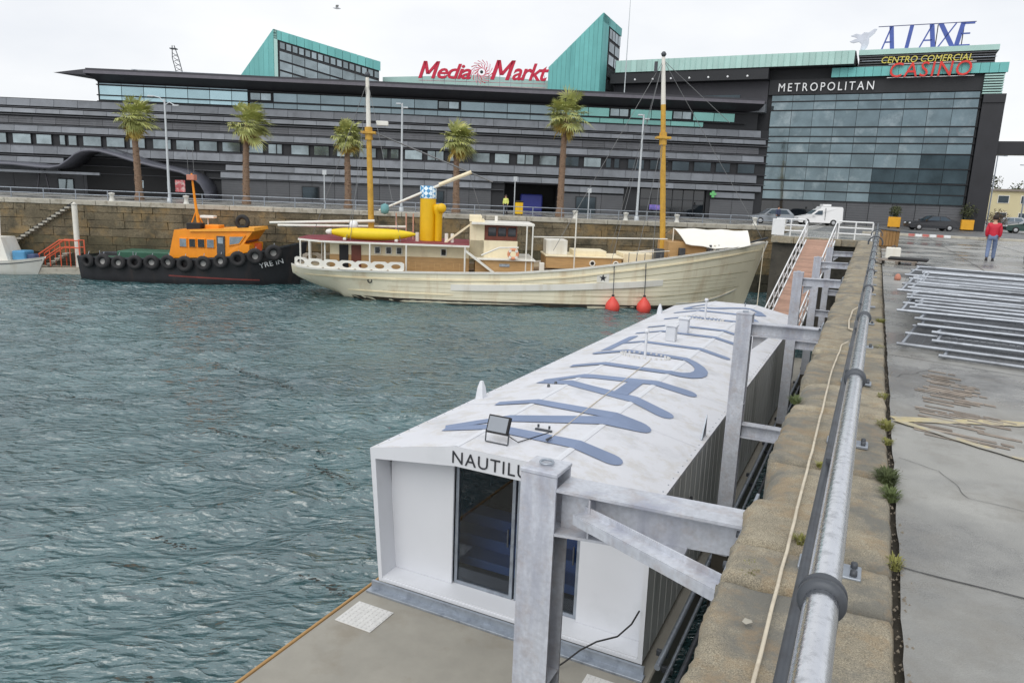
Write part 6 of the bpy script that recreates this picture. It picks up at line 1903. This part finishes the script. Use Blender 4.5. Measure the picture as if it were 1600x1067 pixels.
# ------------------------------------------------------------------ cars
M_tyre = M_black
M_rim = pm('wheel_rim', C(186, 188, 190), 0.35, 0.6)
M_cg = pm('car_glass', C(70, 82, 92), 0.06, 0.5, var=0.1)
def car(name, label, loc, rz, paint, prof, belt, windows, L, wheels, W=.84, top=.70, cat='car', group=None, r=.31):
    """prof: side outline (x, z); belt: height above which the sides lean in; windows: side pane outlines"""
    T = thing(name, label, cat, loc, rz, group)
    zt = max(z_ for _, z_ in prof)
    yy = lambda z_: W if z_ <= belt else W + (top - W) * (z_ - belt) / (zt - belt)
    n = len(prof)
    a = [(x, -yy(z_), z_) for x, z_ in prof]; b = [(x, yy(z_), z_) for x, z_ in prof]
    MB().add(a + b, [tuple(range(n)), tuple(range(n, 2 * n))] + [(i, (i + 1) % n, n + (i + 1) % n, n + i) for i in range(n)]).build('body', paint, T)
    for w in windows:
        for sd in (-1, 1):
            MB().prism([(x, sd * (yy(z_) - .03), z_) for x, z_ in w], (0, sd * .045, 0)).build('side_window', M_cg, T)
    for (x0, z0), (x1, z1) in zip(prof, prof[1:] + prof[:1]):
        if min(z0, z1) > belt - .05 and abs(z1 - z0) > .25:           # windscreen and rear window
            nx, nz = (z1 - z0), -(x1 - x0); l = math.hypot(nx, nz); nx, nz = -nx / l * .015, -nz / l * .015
            if nz < 0: nx, nz = -nx, -nz
            p = lambda t, sd: (x0 + (x1 - x0) * t + nx, sd * (yy(z0 + (z1 - z0) * t) - .08), z0 + (z1 - z0) * t + nz)
            MB().quad(p(.1, -1), p(.9, -1), p(.9, 1), p(.1, 1)).build('windscreen', M_cg, T)
    for x in wheels:
        for sd in (-1, 1):
            o = MB().lathe([(0, -.1), (r - .04, -.1), (r, -.06), (r, .06), (r - .04, .1), (0, .1)], 18, (x, sd * (W - .06), r), 'Y').build('wheel', M_tyre, T)
            MB().lathe([(0, .0), (r * .5, 0), (r * .66, -.015 * sd)], 14, (x, sd * (W + .045), r), 'Y').build('rim', M_rim, o)
    x0 = min(x for x, _ in prof); x1 = max(x for x, _ in prof)
    for sd in (-1, 1):
        MB().cbox(x0 - .01, x0 + .12, sd * .6 - .14, sd * .6 + .14, .58, .72, .02).build('headlight', pm('headlight', C(226, 230, 234), 0.15), T)
        MB().cbox(x1 - .1, x1 + .015, sd * .68 - .1, sd * .68 + .1, .66, .84, .02).build('tail_light', pm('tail_light', C(170, 24, 26), 0.3), T)
        MB().cbox(1.35, 1.5, sd * (W + .02), sd * (W + .16), .92, 1.03, .02).build('wing_mirror', paint, T)
    return T
sedan = [(.0, .32), (.0, .62), (.12, .74), (1.05, .88), (1.3, .92), (1.95, 1.36), (2.3, 1.42), (3.1, 1.40), (3.75, 1.02), (4.25, .96), (4.38, .80), (4.38, .38), (4.2, .27), (.15, .24)]
swin = [[(1.48, .95), (2.0, 1.30), (2.55, 1.33), (2.55, .95)], [(2.62, .95), (2.62, 1.33), (3.05, 1.31), (3.55, .98)]]
hatch = [(.0, .32), (.0, .62), (.1, .74), (.85, .88), (1.05, .93), (1.7, 1.42), (2.2, 1.48), (3.3, 1.45), (3.8, 1.0), (3.9, .85), (3.92, .4), (3.8, .27), (.15, .24)]
hwin = [[(1.25, .97), (1.75, 1.36), (2.4, 1.39), (2.4, .97)], [(2.47, .97), (2.47, 1.39), (3.15, 1.36), (3.5, .98)]]
vanp = [(.0, .34), (.0, .68), (.12, .80), (.95, .98), (1.15, 1.02), (1.75, 1.52), (2.0, 1.6), (2.12, 1.84), (4.1, 1.84), (4.18, 1.7), (4.2, .4), (4.05, .28), (.15, .26)]
vwin = [[(1.42, 1.05), (1.85, 1.42), (2.25, 1.46), (2.25, 1.05)]]
M_cw = pm('car_white', C(232, 233, 234), 0.3, var=0.02, coat=.3)
M_ck = pm('car_black', C(36, 38, 44), 0.25, var=0.05, coat=.5)
M_cs = pm('car_silver', C(150, 156, 162), 0.3, 0.5, var=0.04, coat=.4)
M_cgn = pm('car_green', C(34, 66, 60), 0.28, var=0.05, coat=.5)
v_ = car('delivery_van', 'white box backed van parked above the gangway head', (27.5, 73.2, 0), R(-4), M_cw, vanp, 1.0, vwin, 4.2, (.78, 3.35), cat='van')
MB().cbox(2.3, 3.1, -.5, .5, 1.86, 2.06, .04).build('roof_rack', M_cw, v_)
MB().box(2.5, 2.52, -.86, .86, .5, 1.7).build('panel_seam', M_dsteel, v_)
car('parked_car', 'black saloon car parked between the two yellow planters', (37.1, 70.6, 0), R(-8), M_ck, sedan, .93, swin, 4.4, (.82, 3.5), group='parked cars')
car('parked_car', 'silver car parked left of the white van', (22.4, 71.3, 0), R(-2), M_cs, hatch, .95, hwin, 3.9, (.75, 3.15), group='parked cars')
car('parked_car', 'dark green car at the right edge behind the person in red', (48.6, 74.0, 0), R(-20), M_cgn, sedan, .93, swin, 4.4, (.82, 3.5), group='parked cars')
car('parked_car', 'small grey car in front of the far cream building', (58.5, 92, 0), R(-20), M_cs, hatch, .95, hwin, 3.9, (.75, 3.15), group='parked cars')
car('parked_car', 'pale car parked at the far right, left of the grey one', (54.0, 93, 0), R(-20), M_cw, hatch, .95, hwin, 3.9, (.75, 3.15), group='parked cars')

# ------------------------------------------------------------------ planters, kerb, cabinet, crate and debris
M_plant = pm('shrub_leaf', C(70, 76, 46), 0.7, var=0.35, scale=3)
def leaf_ball(m, c, r, n, q, size=.07, squash=1.0):
    for _ in range(n):
        d = Vector((q.gauss(0, 1), q.gauss(0, 1), q.gauss(0, 1))).normalized()
        rr = r * q.random() ** .4
        p = Vector(c) + Vector((d.x * rr, d.y * rr, d.z * rr * squash))
        a = Vector((q.gauss(0, 1), q.gauss(0, 1), q.gauss(0, 1))).normalized(); b = a.cross(d)
        if b.length < .1: continue
        b.normalize(); s = size * q.uniform(.6, 1.4)
        m.add([p - a * s, p + b * s * .5, p + a * s, p - b * s * .5], [(0, 1, 2, 3)])
def planter(x, y, label, seed, ph):
    q = random.Random(seed)
    T = thing('planter', label, 'planter', (x, y, 0), -TH, 'yellow planters by the glass block')
    m = MB().cbox(-.55, .55, -.55, .55, .12, 1.1, .03)
    m.build('box', pm('planter_yellow', C(226, 166, 40), 0.55, var=0.08), T)
    MB().box(-.48, .48, -.48, .48, 1.1, 1.115).build('soil', M_soil, T)
    for sx in (-.4, .4): MB().box(sx - .1, sx + .1, -.45, .45, 0, .12).build('foot', M_dark, T)
    m = MB(); leaf_ball(m, (0, 0, 1.1 + ph * .5), ph * .55, 500, q, .09, 1.0)
    for k in range(5): m.tube([(q.uniform(-.1, .1), q.uniform(-.1, .1), 1.1), (q.uniform(-.3, .3), q.uniform(-.3, .3), 1.1 + ph * .8)], .02, 4)
    m.build('foliage', M_plant, T, fix=False)
planter(37.5, 73.8, 'yellow planter right of the white van', 1, 1.1)
planter(45.0, 74.2, 'yellow planter beside the black pier', 2, 1.6)
T = thing('shrub', 'brown leafless looking shrub behind the person in red', 'shrub', (52.0, 80.5, 0))
q = random.Random(4); m = MB()
for k in range(60):
    a = q.uniform(0, 2 * PI); e = q.uniform(.5, 1.4); L = q.uniform(1.2, 2.3)
    m.tube([(0, 0, 0), (math.cos(a) * math.cos(e) * L, math.sin(a) * math.cos(e) * L, math.sin(e) * L)], [.03, .008], 4)
m.build('branches', pm('twig_brown', C(110, 92, 76), 0.9, var=0.2), T)
m = MB(); leaf_ball(m, (0, 0, 1.3), 1.1, 700, q, .08); m.build('leaves', pm('dry_leaf', C(122, 104, 78), 0.8, var=0.3, scale=3), T, fix=False)
# raised kerb between quay and road
KB = tag(link('kerb', MB().cbox(-1.0, 40, -.2, .2, -.05, .16, .02).mesh('kerb', M_cop2), None, Q(0, 60.4, 0), -TH + R(1)), kind='structure')
for k in range(6):
    MB().cbox(2.0 + .45 * k, 2.43 + .45 * k, -.203, .203, -.04, .163, .02).build('painted_kerb_stone', pm('kerb_red', C(186, 110, 104), 0.7, var=0.15) if k % 2 == 0 else M_white, KB)
o = tag(link('road', MB().add([Q(-4.5, 60.8, .004), Q(120, 62.9, .004), Q(120, 90, .004), Q(6.0, 90, .004), Q(-4.5, 76, .004)], [(0, 1, 2, 3, 4)]).mesh('road', pm('road_asphalt', C(104, 105, 106), 0.6, var=0.12, scale=.7, stain=C(76, 77, 78), sscale=.5, samt=.7, stain_rough=.15))), kind='structure')
T = thing('utility_cabinet', 'dark grey cabinet standing at the right edge of the quay', 'cabinet', Q(5.62, 34.0, 0), -TH)
MB().cbox(-.42, .5, -.35, .35, .08, 1.85, .03).build('body', pm('cabinet_grey', C(78, 82, 88), 0.5, var=0.08), T)
MB().cbox(-.46, .54, -.39, .39, 1.85, 1.98, .02).build('top', M_galv, T)
MB().box(-.4, .48, -.33, .33, 0, .08).build('plinth', M_dark, T)
MB().box(-.3, -.27, -.37, -.352, .8, 1.1).build('handle', M_galv, T)
M_crate = pm('crate_wood', C(150, 116, 74), 0.85, var=0.2, scale=4, rand=.12, stretch=(1, 1, .4))
T = thing('cable_crate', 'brown wooden crate with a grey lid beside the far end of the railing', 'crate', Q(.55, 40.8, 0), -TH)
for k in range(6):
    MB().cbox(-.42 + .14 * k, -.29 + .14 * k, -.36, -.33, .05, .82, .006).build('side_board', M_crate, T)
    MB().cbox(-.42 + .14 * k, -.29 + .14 * k, .33, .36, .05, .82, .006).build('side_board', M_crate, T)
for sx in (-.42, .40): MB().cbox(sx, sx + .03, -.32, .32, .05, .82, .006).build('end_board', M_crate, T)
MB().cbox(-.40, .40, -.32, .32, .0, .06, .006).build('base', M_crate, T)
MB().beam((-.5, 0, .86), (1.3, .0, .72), .8, .04).build('lid', M_dsteel, T)
T = thing('concrete_block', 'small white concrete block on the quay beside the railing', 'block', Q(.62, 31.0, 0), -TH)
MB().cbox(-.25, .25, -.2, .2, 0, .42, .03).build('block', M_boat_w, T)
MB().torus((0, 0, .43), .06, .015, 'Y', 12, 6).build('lifting_loop', M_dsteel, T)
T = thing('timber_pallet', 'flat grey pallet with black sheeting lying beside the railing', 'pallet', Q(.75, 28.3, 0), -TH - R(6))
for k in range(6): MB().cbox(-.6, .6, -.5 + .18 * k, -.36 + .18 * k, .10, .13, .004).build('slat', M_plank, T)
for sx in (-.5, 0, .5): MB().cbox(sx - .05, sx + .05, -.5, .54, 0, .1, .004).build('runner', M_plank, T)
MB().cbox(-.3, .9, -.3, .4, .13, .22, .03).build('black_sheeting', M_black, T)
tag(MB().lathe([(0, 0), (.07, .0), (.085, .06), (.06, .13), (.03, .165), (0, .17)], 10).build('small_buoy', pm('faded_orange', C(190, 130, 110), 0.7), None, Q(.62, 21.6, 0)), 'faded orange buoy lying near the heap of fence panels', 'buoy')
# litter flake on the coping
tag(MB().add([(0, 0, 0), (.03, .006, .007), (.034, .03, .003), (.006, .036, .009), (-.012, .018, .002)], [(0, 1, 2, 3, 4)]).build('paper_scrap', M_cop2, None, Q(-.3, 3.02, .03)), 'pale flake of paper on the near coping stone', 'litter')

# ------------------------------------------------------------------ heap of fence panels
M_ft = pm('fence_tube', C(166, 172, 180), 0.38, 0.6, var=0.12, scale=6, stain=C(104, 106, 110), sscale=4, samt=0.6, rand=.2)
M_fw = pm('fence_wire', C(104, 108, 114), 0.5, 0.4, var=0.1)
rs_ = random.Random(17)
wire = MB()
for k in range(1, 44): wire.tube([(.08 * k, 0, 0), (.08 * k, 1.9, 0)], .004, 4, False, False)
for k in range(1, 24): wire.tube([(0, .08 * k, .006), (3.5, .08 * k, .006)], .004, 4, False, False)
wire_me = wire.mesh('wire_mesh', M_fw)
tl = MB().tube([(-.03, 0, 0), (3.53, 0, 0)], .024, 10).mesh('frame_tube', M_ft)
ts_ = MB().tube([(0, 0, 0), (0, 1.9, 0)], .021, 10).mesh('frame_tube', M_ft)
ords = ['nearest', 'second', 'third', 'fourth', 'fifth', 'sixth', 'seventh', 'eighth', 'ninth', 'tenth', 'eleventh', 'twelfth', 'thirteenth', 'fourteenth', 'fifteenth', 'sixteenth', 'seventeenth', 'eighteenth', 'nineteenth', 'farthest']
NP = len(ords)
v = 10.35
for k in range(NP):
    a = R(-9 + rs_.uniform(-4.5, 4.5)) - TH
    zt = .035 + .05 * min(k, 6) + .02 * max(0, min(k, 14) - 6) + rs_.uniform(0, .01)
    T = thing('fence_panel', ords[k] + (' galvanised mesh fence panel lying in the heap on the quay' if k in (0, NP - 1) else ' galvanised mesh fence panel from the camera in the heap on the quay'), 'fence panel', Q(.5 + rs_.uniform(-.08, .42), v, zt), a, 'fence panels heaped on the quay')
    T.rotation_euler = (R(rs_.uniform(-1.2, 1.8)), R(rs_.uniform(-.4, .4)), a)
    link('frame_tube', tl, T, (0, 0, 0)); link('frame_tube', tl, T, (0, 1.9, 0)); link('frame_tube', tl, T, (0, .95, .012))
    link('frame_tube', ts_, T, (.03, 0, 0)); link('frame_tube', ts_, T, (3.47, 0, 0))
    link('wire_mesh', wire_me, T)
    v += rs_.uniform(.16, .40) if k < 11 else rs_.uniform(.35, .6)
# small sheets of mesh standing on edge behind the heap
for k in range(2):
    T = thing('mesh_sheet', ('upper' if k else 'lower') + ' sheet of wire mesh sagging over the far side of the fence heap', 'mesh', Q(.6 + .3 * k, 16.6 + 1.2 * k, .36 + .05 * k), -TH - R(6))
    m = MB()
    for i in range(40): m.tube([(.09 * i, 2.0 * t, .16 * math.sin(PI * t) * (1 + .3 * math.sin(i * .4)) - .12 * t) for t in np.linspace(0, 1, 7)], .004, 3, False, False)
    for j in range(20): m.tube([(.36 * i, .1 * j, .16 * math.sin(PI * j / 20) * (1 + .3 * math.sin(i * 1.6)) - .006 * j) for i in range(11)], .004, 3, False, False)
    m.build('wires', M_fw, T)

# ------------------------------------------------------------------ far right: cream building, hill, trees, roof bits
CB = thing('cream_building', 'low cream building with small windows beyond the black pier', 'building', (74, 112, 0), -TH)
MB().box(-9, 30, 0, 10, 0, 5.2).build('wall', pm('cream_render', C(212, 202, 164), 0.8, var=0.06, scale=.3), CB)
MB().box(-9.3, 30.3, -.3, 10.3, 5.2, 5.5).build('roof', pm('roof_grey', C(140, 132, 124), 0.8), CB)
for k in range(12):
    for z0 in (.9, 3.4):
        o = MB().box(-7.6 + 2.9 * k, -6.1 + 2.9 * k, -.05, .02, z0, z0 + 1.2).build('window', M_boat_w, CB)
        MB().box(-7.5 + 2.9 * k, -6.2 + 2.9 * k, -.08, -.052, z0 + .08, z0 + 1.1).build('pane', M_dimwin, o)
g = MB()
n = 60
row = []
for i in range(n + 1):
    x = 200 + 1500 * i / n
    h = 38 + 16 * mnoise.noise(Vector((x * .006, 1, 0))) + 5 * mnoise.noise(Vector((x * .03, 2, 0))) + .01 * (x - 600)
    row.append([(x, 900 - .2 * (x - 600), -2), (x, 980 - .2 * (x - 600), h * .6), (x, 1100 - .2 * (x - 600), h), (x, 1400, h * .5)])
tag(g.loft(row, True).build('hill', pm('hazy_hill', C(150, 158, 162), 1.0, var=0.1, scale=.02)), kind='structure')
def tree(x, y, h, r, seed, label):
    q = random.Random(seed)
    T = thing('tree', label, 'tree', (x, y, 0), 0, 'trees behind the cream building')
    m = MB().tube([(0, 0, 0), (.1, 0, h * .45), (0, .1, h * .75)], [.22, .15, .06], 7)
    for k in range(6):
        a = q.uniform(0, 6.28); m.tube([(0, 0, h * .4), (math.cos(a) * r * .6, math.sin(a) * r * .6, h * .7)], [.09, .03], 5)
    m.build('trunk', M_trunk, T)
    m = MB()
    for k in range(9):
        leaf_ball(m, (q.uniform(-r, r) * .6, q.uniform(-r, r) * .6, h * .7 + q.uniform(-.25, .3) * h * .6), r * .5, 120, q, .22)
    m.build('crown', M_plant, T, fix=False)
for k, (x, y) in enumerate(((72, 128), (79, 127), (86, 126), (93, 124))):
    tree(x, y, 7.2 + .6 * (k % 2), 3.4, 20 + k, ['leftmost dark tree above the cream building roof', 'second dark tree from the pier above the cream building', 'third dark tree from the pier above the cream building', 'rightmost dark tree above the cream building'][k])
for x, y, h, lab in ((62, 98, 9.2, 'tall thin street light just right of the black pier'), (67, 99, 8.2, 'thin street light nearer the right edge of the photo')):
    T = thing('street_light', lab, 'street light', (x, y, 0))
    MB().tube([(0, 0, 0), (0, 0, h)], [.1, .06], 8).build('pole', M_galv, T)
    MB().tube([(-.9, 0, h), (.9, 0, h)], .05, 6).build('arm', M_galv, T)
    for sx in (-1, 1): MB().cbox(sx * 1.0 - .22, sx * 1.0 + .22, -.1, .1, h - .05, h + .06, .02).build('lantern', M_galv, T)
# lattice mast on the left roof
T = thing('lattice_mast', 'small leaning lattice mast on the roof left of the copper lantern', 'mast', fac(-38.8, 6, 12.75), FROT)
m = MB()
for sx in (-.35, .35): m.tube([(sx + .5, 0, 0), (sx - .1, 0, 2.6), (sx * .3 - .3, 0, 3.9)], .05, 5)
for k in range(6): m.tube([(.15 - .11 * k, 0, .2 + .5 * k), (.75 - .13 * k, 0, .45 + .5 * k)], .03, 4); m.tube([(.75 - .11 * k, 0, .2 + .5 * k), (.12 - .1 * k, 0, .6 + .5 * k)], .03, 4)
m.build('lattice', M_dsteel, T)
MB().box(-.6, .1, -.3, .3, 3.5, 3.6).build('head', M_dsteel, T)
T = thing('roof_spar', 'thin pale spar reaching left above the roof canopy', 'spar', fac(-41, 3, 13.0), FROT)
MB().tube([(-1.5, 0, .5), (14, 0, .35)], [.02, .07], 5).build('spar', M_galv, T)
MB().tube([(-1.5, 0, .5), (4, 0, -.2)], .03, 5).build('stay', M_galv, T)
# flagpole beside the tall lantern
tag(MB().tube([(0, 0, 0), (0, 0, 11.5)], [.07, .03], 6).build('flag_pole', M_lamp, None, fac(11.9, 5, 12.6)), 'thin white flagpole beside the tall copper lantern', 'pole')
# gull
T = thing('gull', 'single gull flying above the low copper lantern', 'gull', (-14.5, 60, 15.3), R(20))
sec = [[(x, r_ * math.cos(a), r_ * math.sin(a)) for a in np.linspace(0, 2 * PI, 9)[:-1]] for x, r_ in ((-.3, .01), (-.2, .05), (0, .08), (.15, .06), (.22, .05), (.3, .01))]
m = MB().loft(sec, True, True)
for sd in (-1, 1): m.add([(-.1, 0, .03), (.1, 0, .03), (.12, sd * .35, .16), (-.02, sd * .65, .1), (-.12, sd * .35, .14)], [(0, 1, 2, 4), (4, 2, 3)])
m.build('body', pm('gull_grey', C(216, 218, 222), 0.7), T, fix=False)
